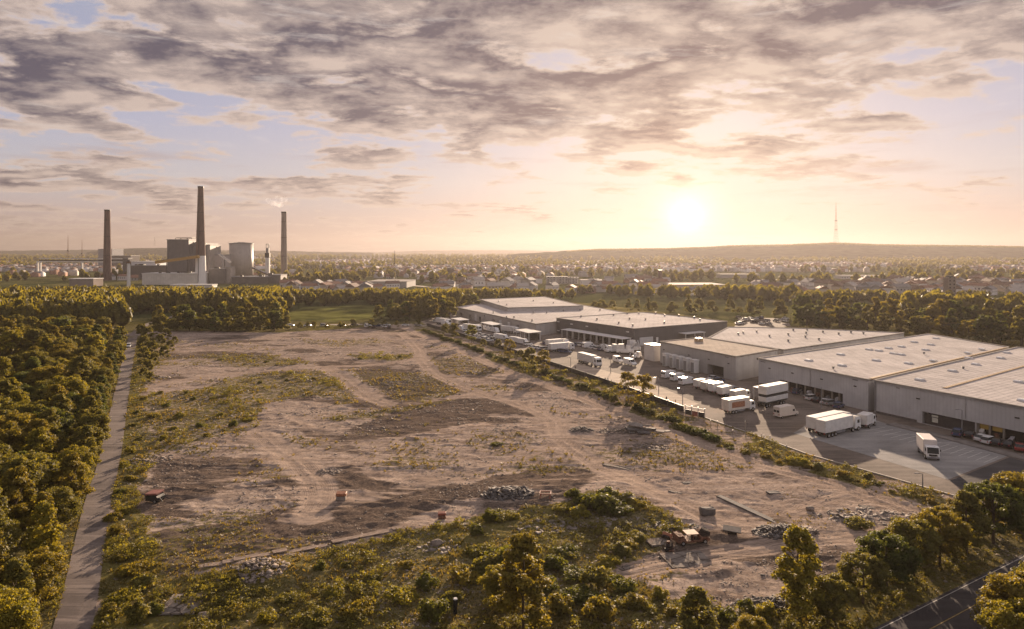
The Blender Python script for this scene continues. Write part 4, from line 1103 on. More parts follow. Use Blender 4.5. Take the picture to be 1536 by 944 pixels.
def building(name, label, cat, pts, h, mwall, mroof, front=0, openings=(), group=None, parapet=0.35, trim=M_TRIM, roofz=None):
    """pts: footprint, wall front..front+1 faces the camera and carries the openings"""
    base = Vector((*pts[front], 0)); T = thing(name, label, cat, base, 0, group)
    loc = [(p[0] - base.x, p[1] - base.y) for p in pts]; n = len(pts)
    mb = MB()
    for i in range(n):
        a, b_ = pts[i], pts[(i + 1) % n]
        if i == front: wall_with_openings(mb, a, b_, 0, h, mwall, list(openings))
        else: wall_with_openings(mb, a, b_, 0, h, mwall, [])
    bmesh.ops.translate(mb.bm, vec=-base, verts=mb.bm.verts[:])
    mb.build('wall', T)
    mb = MB(); area = sum(loc[i][0] * loc[(i + 1) % n][1] - loc[(i + 1) % n][0] * loc[i][1] for i in range(n))
    mb.prism(loc, h - 0.5, h - 0.12, mroof)
    rf = mb.build('roof', T)
    mb = MB()
    for i in range(n):                                     # parapet capping
        a = Vector((*loc[i], 0)); b_ = Vector((*loc[(i + 1) % n], 0)); mid = (a + b_) / 2; d = b_ - a
        mb.box((mid.x, mid.y, h + .04), (d.length + .25, .42, .24), trim, math.atan2(d.y, d.x))
    mb.build('parapet', T)
    return T, rf, base
def skylight(T, base, px_, py_, z, s=1.6):
    x, y_, _ = P(px_, py_, z); mb = MB()
    mb.box((0, 0, .12), (s * 1.5, s * .95, .24), M_BOX)
    mb.profile([(-s * .72, .24), (s * .72, .24), (s * .45, .42), (0, .50), (-s * .45, .42)], -s * .44, s * .44, M_WHITE)
    mb.build('skylight', T, (x - base.x, y_ - base.y, z - .12), rot=R(30))
def roof_vent(T, base, px_, py_, z, s=.9):
    x, y_, _ = P(px_, py_, z); mb = MB()
    mb.cyl((0, 0, 0), s * .35, s * .7, M_GREY, 10); mb.cyl((0, 0, s * .7), s * .6, s * .3, M_DARKM, 10, s * .35)
    mb.build('roof_vent', T, (x - base.x, y_ - base.y, z - .12))
def small(T, base, p, q, f, z, size, m, name, out=0.06):
    p = Vector(p); q = Vector(q); d = (q - p).normalized(); n = Vector((d.y, -d.x)); 
    if n.dot(-p) < 0: n = -n
    c = p + (q - p) * f + n * out; mb = MB(); mb.box((0, 0, 0), size, m, 0, .02)
    mb.build(name, T, (c.x - base.x, c.y - base.y, z), rot=math.atan2(d.y, d.x))
A0 = (94.6, 178.2); A1 = (124.0, 121.0); ABK = (210.0, 238.0)
B0 = (78.0, 216.0); B1 = (93.8, 179.8)
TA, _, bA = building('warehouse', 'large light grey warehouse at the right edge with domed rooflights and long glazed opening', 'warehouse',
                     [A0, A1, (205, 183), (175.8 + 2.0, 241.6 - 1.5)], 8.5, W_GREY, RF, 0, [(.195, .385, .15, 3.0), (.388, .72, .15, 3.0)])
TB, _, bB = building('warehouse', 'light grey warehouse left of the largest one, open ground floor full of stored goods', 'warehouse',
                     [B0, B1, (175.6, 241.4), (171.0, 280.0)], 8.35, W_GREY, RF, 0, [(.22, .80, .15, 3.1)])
for i, (x0, y0) in enumerate([(142, 88), (347, 50), (530, 18), (655, 10), (355, 120), (575, 88), (735, 50), (893, 20), (783, 107)]): skylight(TB, bB, 1180 + x0 * .233, 520 + y0 * .233, 8.35)
for q in [(1318, 526), (1352, 520), (1371, 513), (1404, 507.5), (1340, 530), (1396, 517)]: skylight(TB, bB, *q, 8.35)
for i, (x0, y0) in enumerate([(1065, 155), (1215, 113), (1375, 73), (855, 212), (1490, 225), (1520, 345)]): skylight(TA, bA, 1180 + x0 * .233, 520 + y0 * .233, 8.5)
for q in [(1473, 524), (1452, 529.5), (1510, 529), (1400, 541), (1452.6, 537)]: skylight(TA, bA, *q, 8.5)
for q in [(1445, 553), (1386, 531), (1250, 553)]: roof_vent(TA if q[0] > 1300 else TB, bA if q[0] > 1300 else bB, *q, 8.5, .7)
# metal strips on the roofs
for T_, bb, a, q, z in [(TA, bA, (1306, 568), (1508, 521.5), 8.5), (TA, bA, (1417, 582), (1536, 549), 8.5)]:
    a = Vector(P(*a, z)[:2]); q = Vector(P(*q, z)[:2]); d = q - a; c_ = (a + q) / 2; mb = MB(); mb.box((0, 0, .04), (d.length, .9, .32), M_GUT, 0)
    mb.box((0, .65, .02), (d.length, .12, .25), M_WHITE, 0)
    mb.build('roof_strip', T_, (c_.x - bb.x, c_.y - bb.y, z - .12), rot=math.atan2(d.y, d.x))
for f in (.18, .52, .62): small(TA, bA, A0, A1, f, 5.9 if f > .15 else 6.2, (.9, .25, .3), M_DARKM, 'wall_lamp')
small(TA, bA, A0, A1, .1, 7.6, (.9, .1, .25), M_GREY, 'wall_vent'); small(TA, bA, A0, A1, .74, 7.1, (2.2, .1, .35), M_GREY, 'wall_vent')
small(TA, bA, A0, A1, .78, 4.3, (.6, .5, .6), M_GREY, 'wall_unit'); small(TA, bA, A0, A1, .765, 2.7, (.5, .4, .5), M_GREY, 'wall_unit')
for f in (.12, .35, .62, .9): small(TB, bB, B0, B1, f, 5.9, (.8, .25, .3), M_DARKM, 'wall_lamp')
small(TB, bB, B0, B1, .05, 7.5, (2.0, .1, .3), M_GREY, 'wall_vent'); small(TB, bB, B0, B1, .9, 7.6, (1.6, .1, .3), M_GREY, 'wall_vent')
small(TA, bA, A0, A1, .006, 4.2, (.35, .3, 8.2), M_GREY, 'downpipe', .2)
for T_, bb, a_, q_, n_ in [(TA, bA, A0, A1, 3), (TB, bB, B0, B1, 2)]:
    for k in range(1, n_): small(T_, bb, a_, q_, k / n_ + .02, 5.75, (.16, .14, 4.9), M_STEEL, 'downpipe', .12)
    L_ = (Vector(q_) - Vector(a_)).length
    small(T_, bb, a_, q_, .5, 8.0, (L_ * .995, .16, .10), M_STEEL, 'gutter', .16)
    small(T_, bb, a_, q_, .09 if T_ is TA else .11, .35, (L_ * (.17 if T_ is TA else .20), .1, .55), M_DKCONC, 'plinth', .06)
# posts, panels and shutters in the openings
def bay_posts(T, bb, p, q, fs, ztop, m=M_POST, w=.35):
    for f in fs: small(T, bb, p, q, f, ztop / 2 + .08, (w, .35, ztop - .16), m, 'bay_post', -.5)
bay_posts(TA, bA, A0, A1, [.39, .43, .475, .56, .60, .64, .665, .69, .715], 3.0)
bay_posts(TB, bB, B0, B1, [.30, .38, .46, .55, .62, .70, .76], 3.1)
small(TA, bA, A0, A1, .24, 2.35, (1.5, .1, .45), mat('pale_panel', (.6, .6, .52), .6), 'window_panel', -.4); small(TA, bA, A0, A1, .24, 1.4, (1.4, .1, 1.1), mat('pale_panel', (.6, .6, .52), .6), 'window_panel', -.4)  # plain pale panels set back in the opening
small(TA, bA, A0, A1, .29, 1.45, (11.5, .1, 2.5), mat('shutter_dark', (.06, .055, .055), .5), 'shutter', -.6)
small(TA, bA, A0, A1, .455, 2.4, (2.0, .15, 1.0), mat('amber_panel', (.42, .28, .06), .6), 'sign_panel', -.45); small(TA, bA, A0, A1, .41, 2.3, (2.0, .15, 1.1), mat('amber_panel', (.30, .22, .06), .6), 'sign_panel', -.8)
# stored goods behind the openings: each pallet stack is one thing
M_PLAS = mat('wrapped_goods', (.5, .5, .52), .4, var=.4, scale=2)
def pallet(x, y_, z, s, label, cols, rot):
    T = thing('pallet_stack', label, 'pallet', (x, y_, z), rot, 'pallet stacks in the open bays')
    mb = MB(); [mb.box((0, k * .45, .07), (1.1 * s, .12, .14), M_POST) for k in (-1, 0, 1)]; mb.build('pallet', T)
    mb = MB()
    for k in range(5): mb.box((random.uniform(-.3, .3) * s, random.uniform(-.3, .3), .3 + k * .22 * s), (.8 * s, .7, .34 * s), cols, random.uniform(-.3, .3), .02)
    mb.build('load', T)
for i, f in enumerate([.26, .34, .42, .50, .58, .66, .735]):
    p = Vector(B0).lerp(Vector(B1), f) + Vector((.92, .39)) * random.uniform(.3, 1.0)
    m_, w_ = [(M_PLAS, 'white'), (M_RUST, 'rust brown'), (M_GREY, 'grey')][i % 3]
    pallet(p.x, p.y, .15, random.uniform(.9, 1.4), f'{w_} wrapped goods on a pallet, {["first","second","third","fourth","fifth","sixth","last"][i]} from left in the middle warehouse bay', m_, random.random())
for i, f in enumerate([.405, .45, .50, .58, .62, .68]):
    p = Vector(A0).lerp(Vector(A1), f) + Vector((.89, .46)) * random.uniform(.3, 1.0)
    m_, w_ = [(M_WHITE, 'white'), (M_RUST, 'rust brown'), (M_PLAS, 'pale')][i % 3]
    pallet(p.x, p.y, .15, random.uniform(.9, 1.4), f'{w_} goods on a pallet, {["first","second","third","fourth","fifth","last"][i]} from left in the largest warehouse opening', m_, random.random())

C0, C1 = (56.2, 259.0), (72.7, 221.9)
TC, _, bC = building('depot_building', 'square grey depot building with warm sunlit flat roof and five tall white units before it', 'warehouse', [C0, C1, (92.6, 238.0), (76, 271.5)], 8.0, W_GREY2, RF2, 0, [(.66, .86, .1, 3.6)])
for f in (.06, .42, .68, .92): small(TC, bC, C0, C1, f, 5.2, (.7, .25, .3), M_DARKM, 'wall_lamp')
small(TC, bC, C0, C1, .9, 7.2, (1.8, .1, .3), M_GREY, 'wall_vent'); small(TC, bC, C1, (92.6, 238.0), .5, 6.0, (.7, .4, .6), M_DARKM, 'wall_unit')
x, y_, _ = P(1048, 512, 8.0); mb = MB(); mb.box((0, 0, .6), (2.6, 2.0, 1.3), M_GUT, 0, .05); mb.box((0, 0, 1.3), (2.2, 1.6, .15), M_GREY); mb.build('rooftop_unit', TC, (x - bC.x, y_ - bC.y, 7.9), rot=R(20))
# five dock units
for i, nm in enumerate(['first', 'second', 'third', 'fourth', 'fifth']):
    p = Vector(C0).lerp(Vector(C1), .20 + i * .098) + Vector((-.91, -.41)) * 3.2
    T = thing('dock_shelter', f'{nm} from the left of five tall white dock units before the depot building', 'dock unit', (p.x, p.y, .02), math.atan2(-37, 16.5), 'tall white dock units')
    mb = MB(); mb.box((0, 0, 2.35), (2.1, 2.0, 4.3), M_WHITE, 0, .08); mb.build('housing', T)
    mb = MB(); mb.profile([(-1.2, 4.5), (1.2, 4.5), (1.05, 4.85), (-1.05, 4.85)], -1.15, 1.15, M_BOX); mb.build('cap', T)
    mb = MB(); mb.box((0, -1.03, 2.1), (1.6, .06, 3.4), M_GREY); mb.build('shutter', T)
    for s in (-1, 1): mb = MB(); mb.box((s * .8, -.8, .1), (.25, .25, .25), M_DARKM); mb.build('foot', T)
# white annex tower
p = P(978, 542); T = thing('annex_tower', 'windowless white annex block attached to the left end of the depot building', 'annex', (p[0] + 1.5, p[1] + 3, .02), math.atan2(-37, 16.5))
mb = MB(); mb.box((0, 0, 2.9), (6.4, 5.0, 5.8), mat('annex_white', (.6, .57, .55), .5, var=.05), 0, .04); mb.build('wall', T)
mb = MB(); mb.box((0, 0, 5.95), (6.7, 5.3, .3), M_GUT, 0, .03); mb.build('roof', T)

D0, D1, D2, D3 = (22.9, 352), (54.1, 303), (105.6, 335), (74, 386)
TD, _, bD = building('warehouse', 'dark grey warehouse in the middle with a row of canopies along its front', 'warehouse', [D0, D1, D2, D3], 7.9, W_DARK, RF, 0, [])
for x0, y0 in [(55, 172), (170, 192), (290, 160), (388, 150), (405, 187), (472, 148), (327, 217), (428, 235), (592, 148), (655, 215), (658, 163), (760, 165), (870, 180), (912, 195), (520, 190)]: roof_vent(TD, bD, 860 + x0 / 4.8, 440 + y0 / 4.8, 7.9, 1.0)
for f, z in [(.22, 5.9), (.43, 5.9), (.93, 6.1), (.03, 6.2), (.03, 1.6)]: small(TD, bD, D0, D1, f, z, (1.8, .12, .5), M_WHITE, 'sign_panel')
small(TD, bD, D1, D2, .12, 1.9, (8.0, .15, 3.6), W_GREY, 'loading_door', .12); small(TD, bD, D1, D2, .23, 1.9, (1.2, .2, 2.6), M_WHITE, 'door', .12)
def canopy(px_, py_, w, d, h, rot, label, group, n=3, tilt=.04, m=M_BOX):
    x, y_, _ = P(px_, py_)
    T = thing('canopy', label, 'canopy', (x, y_, .02), rot, group)
    mb = MB(); mb.box((0, 0, h), (w, d, .22), m, 0, .04, (tilt, 0)); mb.build('roof', T)
    for i in range(n):
        for s in (-1, 1):
            mb = MB(); mb.box(((-.46 + .92 * i / (n - 1)) * w, s * d * .42, h / 2 - .05), (.28, .28, h - .05 + s * d * .42 * tilt), M_BOX); mb.build('post', T)
    mb = MB(); mb.box((0, d * .38, h * .45), (w * .9, .25, h * .8), M_DARKM); mb.build('back_panel', T)
    return T
DA = math.atan2(-49, 31)
for i, nm in enumerate(['first', 'second', 'third', 'fourth', 'last']):
    f = .30 + i * .155; p = Vector(D0).lerp(Vector(D1), f) + Vector((-.845, -.53)) * 4.0
    q = proj(p.x, p.y); canopy(q[0], q[1], 9.0, 5.5, 3.7, DA, f'{nm} canopy from the left along the front of the dark warehouse', 'canopies of the dark warehouse')
EA = math.atan2(-103, 48)
canopy(737, 496, 16, 6, 3.8, EA, 'flat-roofed open shelter on posts in front of the long low warehouse, farther one', 'shelters of the long warehouse', 4)
canopy(792, 509, 15, 7, 4.0, EA, 'open shelter with bright bent roof in front of the long low warehouse, nearer one', 'shelters of the long warehouse', 4)
canopy(690, 488, 14, 6, 3.5, EA, 'small white-roofed shelter at the far left end of the long warehouse', 'shelters of the long warehouse', 3)
canopy(1035, 512, 14, 7, 4.2, R(35), 'white flat carport between the dark warehouse and the depot building, nearer one', 'carports behind the depot', 3)
canopy(1058, 506, 12, 7, 4.8, R(30), 'white flat carport between the dark warehouse and the depot building, farther one', 'carports behind the depot', 3)
canopy(1145, 600, 5, 3.2, 3.4, math.atan2(-37, 16), 'small white porch roof on posts at the corner of the middle warehouse', None, 2)
E0, E1, E2 = (-36.4, 444), (12, 341), (22.2, 351.9)
TE, _, bE = building('warehouse', 'long low pale warehouse left of the dark one with open shelters before it', 'warehouse', [E0, E1, E2, (73, 388.2), (45, 470), (-15, 495)], 6.0, W_PALE, RF, 0, [(.06, .10, 1.2, 3.2), (.20, .23, .1, 3.2), (.34, .37, .1, 3.2), (.52, .55, .1, 3.5), (.80, .83, .1, 3.2)])
for q in [(727, 475), (760, 477), (771, 477), (798, 482), (800, 470), (845, 467), (740, 470), (820, 470), (870, 466), (900, 466)]: roof_vent(TE, bE, *q, 6.0, 1.0)
for f in (.30, .62, .72): small(TE, bE, E0, E1, f, 2.2, (3.2, .12, 3.6), M_WHITE, 'loading_door', .1)
TF, _, bF = building('warehouse', 'pale upper warehouse block rising behind the long low warehouse', 'warehouse', [(-23, 483.6), (-2.4, 411), (44.6, 426.6), (24.5, 512)], 8.4, W_PALE, RF, 0, [], parapet=.3)
for q in [(748, 453), (760, 458), (800, 452), (830, 455)]: roof_vent(TF, bF, *q, 8.4, .9)
TG, _, bG = building('warehouse', 'low light-roofed building behind the depot, dotted with small roof vents', 'warehouse', [(95.5, 240), (166.5, 290), (128.8, 308), (99, 312), (78.5, 273)], 7.6, W_GREY2, RF, 4, [])
for x0, y0 in [(92, 545), (117, 538), (185, 533), (250, 555), (345, 548), (370, 525), (435, 540), (440, 523), (432, 560), (520, 535), (500, 573), (600, 545), (662, 538), (725, 543), (345, 580)]: roof_vent(TG, bG, 1080 + x0 * .2969, 340 + y0 * .2969, 7.6, .9)

# ------------------------------------------------------------------ fence, posts, gate
def fence(name, label, ln, h, m, spacing, pm):
    T = thing(name, label, 'fence', (ln[0][0], ln[0][1], 0)); o = Vector((*ln[0], 0))
    for a, b_ in zip(ln[:-1], ln[1:]):
        a = Vector((*a, 0)); b_ = Vector((*b_, 0)); d = b_ - a; c_ = (a + b_) / 2 - o; mb = MB()
        mb.box((0, 0, h / 2), (d.length - .3, .12, h), m, 0); mb.build('panel', T, (c_.x, c_.y, 0), rot=math.atan2(d.y, d.x))
        k = int(d.length // spacing)
        for i in range(k + 1):
            q = a + d * i / (k + 1) - o; mb = MB(); mb.box((0, 0, (h + .3) / 2), (.16, .2, h + .3), pm); mb.build('post', T, (q.x, q.y, 0), rot=math.atan2(d.y, d.x))
    return T
fence('boundary_fence', 'long dark solid fence between the hedge and the warehouse yard', FENCE, 1.5, M_DARKM, 9.0, M_GREY)
# gate kiosk enclosure
gx0 = P(1028, 622); gx1 = P(1057, 628)
T = thing('gate_canopy', 'low white-edged gate enclosure on posts at the near end of the dark fence', 'gate', gx0)
p = Vector(gx0); q = Vector(gx1); d = q - p; an_ = math.atan2(d.y, d.x)
mb = MB(); mb.box((d.x / 2, d.y / 2, 2.2), (d.length, .2, .18), M_BOX, an_); mb.build('beam', T)
for k in range(4): mb = MB(); mb.cyl((d.x * k / 3, d.y * k / 3, 0), .09, 2.6, M_GREY, 8); mb.build('post', T)
for k in range(3): mb = MB(); mb.box((d.x * (k + .5) / 3, d.y * (k + .5) / 3, .75), (d.length / 3 - .3, .06, 1.3), M_DARKM if k != 1 else M_REDP, an_); mb.build('gate_leaf', T)
POSTS = [(1066, 640, 1.6, 'wooden'), (1076, 644, 1.9, 'wooden'), (1118, 655, 3.6, 'tall'), (1099, 652, 1.2, 'wooden'), (1142, 662, 1.7, 'wooden'), (1146, 663, 1.5, 'wooden'), (1155, 666, 1.8, 'wooden'), (1180, 676, 1.3, 'wooden')]
for i, (px_, py_, h, w) in enumerate(POSTS):
    a, b_, _ = P(px_, py_); mb = MB(); mb.cyl((0, 0, -.2), .09, h + .2, M_POST, 8, .07); mb.cyl((0, 0, h), .10, .06, M_DARKM, 8)
    tag(mb.build('fence_post', None, (a, b_, float(hgt(a, b_)))), f'{w} dark post on the grassy verge, {["first","second","third","fourth","fifth","sixth","seventh","last"][i]} after the gate', 'post', 'posts along the verge')
def lamp(px_, py_, h, label, two=False):
    a, b_, _ = P(px_, py_); T = thing('street_lamp', label, 'street lamp', (a, b_, 0.0), 0, 'street lamps of the yard')
    mb = MB(); mb.cyl((0, 0, 0), .13, h, M_GREY, 8, .07); mb.build('pole', T)
    mb = MB(); mb.tube((0, 0, h), (-.9, 0, h + .15), .05, M_GREY, 6); mb.build('arm', T)
    mb = MB(); mb.box((-1.1, 0, h + .13), (.7, .28, .14), M_GREY, 0, .03); mb.build('lamp_head', T)
lamp(1384, 736, 2.9, 'thin street lamp on the verge near the concrete apron corner')
lamp(856, 556, 4.5, 'thin lamp pole by the fence left of the parked white semi-trailer')
lamp(1024, 606, 4.2, 'thin lamp pole near the gate end of the fence')
lamp(916, 560, 5.0, 'lamp pole in the middle of the yard, above the sunlit yard strip')
lamp(988, 590, 4.5, 'lamp pole at the edge of the sunlit yard strip, right of two golden trees')
lamp(1232, 612, 5.5, 'lamp pole before the open bay of the middle warehouse')
lamp(1443, 655, 6.0, 'tall lamp pole before the glazed opening of the largest warehouse')

# ------------------------------------------------------------------ vehicles (local +X is forward)
def wheel_mesh(r, w):
    mb = MB(); rot = Matrix.Rotation(R(90), 4, 'X')
    mb.cyl((0, w / 2, 0), r, w, M_BLACK, 16, None, rot); mb.cyl((0, w / 2 + .01, 0), r * .55, w + .02, M_STEEL, 10, None, rot)
    me = bpy.data.meshes.new('wheel'); mb.bm.to_mesh(me); mb.bm.free(); [me.materials.append(m) for m in mb.mats]; return me
WH_S, WH_L = wheel_mesh(.33, .24), wheel_mesh(.5, .34)
def wheels(T, xs, w, me, r):
    for x in xs:
        for s in (-1, 1): new_obj('wheel', me, T, (x, s * (w / 2 - .12), r))
def lights(T, xf, xb, w, zf, zb):
    for s in (-1, 1):
        mb = MB(); mb.box((xf, s * w * .38, zf), (.08, .32, .18), M_WHITE, 0, .02); mb.build('headlight', T)
        mb = MB(); mb.box((xb, s * w * .40, zb), (.08, .22, .28), M_REDL, 0, .02); mb.build('tail_light', T)
def box_truck(label, L=8.0, h=3.6, w=2.5, group=None, loc=(0, 0, 0), rot=0, m=None, stripe=None, cabm=None, blackcab=False):
    m = m or M_BOX; cabm = cabm or M_WHITE; T = thing('box_truck', label, 'truck', loc, rot, group)
    mb = MB(); mb.box((0, 0, .75), (L, .9, .25), M_DARKM); mb.build('chassis', T)
    bl = L - 2.1; mb = MB(); mb.box((-L / 2 + bl / 2, 0, .95 + (h - .95) / 2), (bl, w, h - .95), m, 0, .05); bx = mb.build('cargo_box', T)
    for s in (-1, 1):
        mb = MB(); mb.box((-L / 2 - .03, s * w * .24, .95 + (h - .95) / 2), (.05, w * .44, h - 1.15), m, 0, .01); mb.build('rear_door', T)
        mb = MB(); mb.box((-L / 2 + bl / 2, s * (w / 2 - .05), .72), (bl * .5, .06, .5), M_GREY); mb.build('side_guard', T)
    if stripe:
        for s in (-1, 1):
            mb = MB(); mb.box((-L / 2 + bl * .45, s * (w / 2 + .012), .95 + (h - .95) * .48), (bl * .6, .02, (h - .95) * .52), stripe); mb.build('side_panel', T)
    cx0 = L / 2 - 1.05; mb = MB()
    mb.profile([(L / 2 - 2.0, .55), (L / 2, .55), (L / 2, 1.45), (L / 2 - .28, 2.55), (L / 2 - .6, 2.72), (L / 2 - 2.0, 2.72)], -w * .46, w * .46, cabm); mb.build('cab', T)
    mb = MB(); mb.box((L / 2 - .135, 0, 2.02), (.05, w * .82, .88 if not blackcab else 1.2), M_GLASS, 0, .02, (0, -R(14))); mb.build('windscreen', T)
    for s in (-1, 1):
        mb = MB(); mb.box((L / 2 - .95, s * w * .462, 2.0), (.9, .03, .7), M_GLASS); mb.build('side_window', T)
        mb = MB(); mb.box((L / 2 - .25, s * (w * .5 + .1), 2.1), (.1, .16, .4), M_BLACK); mb.build('mirror', T)
    mb = MB(); mb.box((L / 2 + .02, 0, .62), (.16, w * .92, .34), M_GREY, 0, .03); mb.build('bumper', T)
    mb = MB(); mb.box((L / 2 + .01, 0, 1.1), (.06, w * .6, .35), M_BLACK, 0, .02); mb.build('grille', T)
    wheels(T, [L / 2 - 1.0, -L / 2 + 1.6] + ([-L / 2 + 2.7] if L > 9 else []), w, WH_L, .5); lights(T, L / 2 + .03, -L / 2 - .06, w, 1.0, .95)
    return T
def semi(label, loc, rot, L=14.0, h=3.9, group=None, m=None):
    w = 2.5; T = thing('semi_truck', label, 'truck', loc, rot, group); m = m or M_BOX
    tl = L - 3.2
    mb = MB(); mb.box((-L / 2 + tl / 2, 0, 1.15 + (h - 1.15) / 2), (tl, w, h - 1.15), m, 0, .05); mb.build('trailer_box', T)
    mb = MB(); mb.box((-L / 2 + tl / 2, 0, 1.0), (tl * .98, 1.0, .25), M_DARKM); mb.build('trailer_frame', T)
    for s in (-1, 1):
        mb = MB(); mb.box((-L / 2 - .03, s * w * .24, 1.15 + (h - 1.15) / 2), (.05, w * .44, h - 1.4), m, 0, .01); mb.build('rear_door', T)
        mb = MB(); mb.box((-L / 2 + tl * .55, s * 1.1, .8), (tl * .35, .06, .5), M_GREY); mb.build('side_guard', T)
    mb = MB(); mb.profile([(L / 2 - 2.3, .6), (L / 2, .6), (L / 2, 1.6), (L / 2 - .2, 2.9), (L / 2 - .6, 3.3), (L / 2 - 2.2, 3.5)], -1.18, 1.18, M_WHITE); mb.build('cab', T)
    mb = MB(); mb.box((L / 2 - .08, 0, 2.25), (.05, 2.05, .95), M_GLASS, 0, .02, (0, -R(9))); mb.build('windscreen', T)
    for s in (-1, 1):
        mb = MB(); mb.box((L / 2 - .95, s * 1.185, 2.2), (.9, .03, .75), M_GLASS); mb.build('side_window', T)
    mb = MB(); mb.box((L / 2 + .02, 0, .65), (.16, 2.35, .4), M_GREY, 0, .03); mb.build('bumper', T)
    wheels(T, [L / 2 - 1.0, L / 2 - 3.3, -L / 2 + 1.3, -L / 2 + 2.6, -L / 2 + 3.9], w, WH_L, .5); lights(T, L / 2 + .05, -L / 2 - .06, w, 1.1, 1.0)
    return T
def van(label, loc, rot, L=5.6, group=None, m=None, h=2.4):
    w = 2.0; T = thing('delivery_van', label, 'van', loc, rot, group); m = m or M_WHITE; a = L / 2
    mb = MB(); mb.profile([(-a, .42), (a, .42), (a + .02, .95), (a - .15, 1.15), (a - .95, 1.35), (a - 1.75, h - .12), (a - 2.1, h), (-a + .1, h), (-a, h - .15)], -w / 2, w / 2, m)
    bmesh.ops.bevel(mb.bm, geom=mb.bm.edges[:], offset=.05, segments=1, affect='EDGES'); mb.build('body', T)
    mb = MB(); mb.box((a - 1.33, 0, 1.82), (.04, w * .84, 1.05), M_GLASS, 0, .02, (0, -R(38))); mb.build('windscreen', T)
    for s in (-1, 1):
        mb = MB(); mb.box((a - 1.9, s * (w / 2 + .005), 1.65), (.8, .03, .55), M_GLASS, 0, .01); mb.build('side_window', T)
        mb = MB(); mb.box((-a - .01, s * .47, 1.75), (.03, .8, .6), M_GLASS, 0, .01); mb.build('rear_window', T)
    mb = MB(); mb.box((a + .03, 0, .52), (.12, w * .95, .26), M_GREY, 0, .03); mb.build('bumper', T)
    wheels(T, [a - .95, -a + 1.05], w, WH_S, .33); lights(T, a, -a - .02, w, .85, 1.0)
    return T
CARM = [mat('car_white', (.72, .72, .71), .25, var=.02, spec=.6), mat('car_black', (.03, .03, .035), .2, var=.02, spec=.7), mat('car_silver', (.42, .43, .44), .3, .3, var=.02), mat('car_blue', (.06, .09, .18), .25, var=.02, spec=.6), mat('car_red', (.28, .04, .035), .3, var=.02, spec=.6)]
CN = ['white', 'black', 'silver', 'dark blue', 'red']
def make_car(ci, kind='sedan'):
    m = CARM[ci]; T = thing('parked_car', '', 'car'); 
    if kind == 'sedan': body = [(-2.15, .32), (2.15, .32), (2.2, .6), (2.05, .82), (1.1, .92), (-1.6, .95), (-2.2, .88)]; cab = [(1.1, .9), (.35, 1.42), (-1.05, 1.45), (-1.75, .93)]
    elif kind == 'pickup': body = [(-2.6, .4), (2.5, .4), (2.55, .75), (2.4, 1.05), (1.2, 1.12), (-2.6, 1.1)]; cab = [(1.2, 1.08), (.6, 1.78), (-.7, 1.8), (-.95, 1.08)]
    else: body = [(-2.1, .32), (2.1, .32), (2.15, .65), (2.0, .9), (1.15, 1.0), (-2.1, 1.02)]; cab = [(1.15, .98), (.45, 1.6), (-1.8, 1.62), (-2.08, 1.0)]
    mb = MB(); mb.profile(body, -.9, .9, m); bmesh.ops.bevel(mb.bm, geom=mb.bm.edges[:], offset=.08, segments=2, affect='EDGES'); mb.build('body', T, smooth=False)
    mb = MB(); mb.profile(cab, -.74, .74, M_GLASS); mb.build('windows', T)
    zt = cab[1][1]; mb = MB(); mb.box(((cab[1][0] + cab[2][0]) / 2, 0, zt + .02), (abs(cab[1][0] - cab[2][0]) * 1.0, 1.42, .06), m, 0, .02); mb.build('roof', T)
    wheels(T, [body[1][0] - .85, body[0][0] + .85], 1.85, WH_S, .33); lights(T, body[1][0], body[0][0], 1.8, .65, .75)
    return T
CARP = [(make_car(i, k), i, k) for i, k in [(0, 'sedan'), (1, 'sedan'), (2, 'suv'), (3, 'suv'), (0, 'pickup'), (4, 'sedan'), (0, 'suv')]]
used = set()
def put_car(k, px_, py_, rot, label, group):
    T, ci, kind = CARP[k]
    o = T if k not in used else copy_tree(T); used.add(k)
    a, b_, _ = P(px_, py_); o.location = (a, b_, .025 if inpoly(np.array([a]), np.array([b_]), YARD_W)[0] else max(.035, float(hgt(a, b_)))); o.rotation_euler = (0, 0, rot)
    kn = {'sedan': 'saloon car', 'suv': 'hatchback car', 'pickup': 'pickup truck'}[kind]
    tag(o, label.format(c=CN[ci], k=kn), 'car', group); return o
def G(px_, py_, z=.03): return P(px_, py_)[:2] + (z,)
U = UANG; UB = U + math.pi; V_ = math.atan2(.62, .79); VB = V_ + math.pi
semi('white semi-truck with dark frame parked alone in the middle of the yard', G(884, 547), U, 13.5, 3.8)
semi('longer white semi-truck on the left end of the concrete apron, farther of the close pair', G(1244, 644, .045), V_ - .10, 14.5, 3.8)
semi('white semi-truck on the left end of the concrete apron, nearer of the close pair', G(1258, 650, .045), V_ - .10, 14.0, 3.9)
box_truck('small white box truck beside the pair of white semi-trucks on the apron', 6.2, 3.3, 2.3, None, G(1300, 640, .045), V_ + .1)
box_truck('white box truck with black cab front standing alone on the concrete apron', 7.5, 3.7, 2.5, None, G(1392, 684, .045), math.atan2(-7, -2.2), m=mat('cream_box', (.70, .64, .60), .5, var=.05), cabm=M_WHITE, blackcab=True)
box_truck('box truck with faded orange side panel by the yard roadway', 10.0, 3.8, 2.5, None, G(1108, 618), V_ - .15, m=mat('warm_white_box', (.68, .62, .54), .5, var=.08), stripe=M_ORNG)
van('cream van standing alone right of the orange-sided truck', G(1179, 625), V_ - .15, 7.2, None, mat('cream_paint', (.60, .54, .48), .4, var=.04), 2.9)
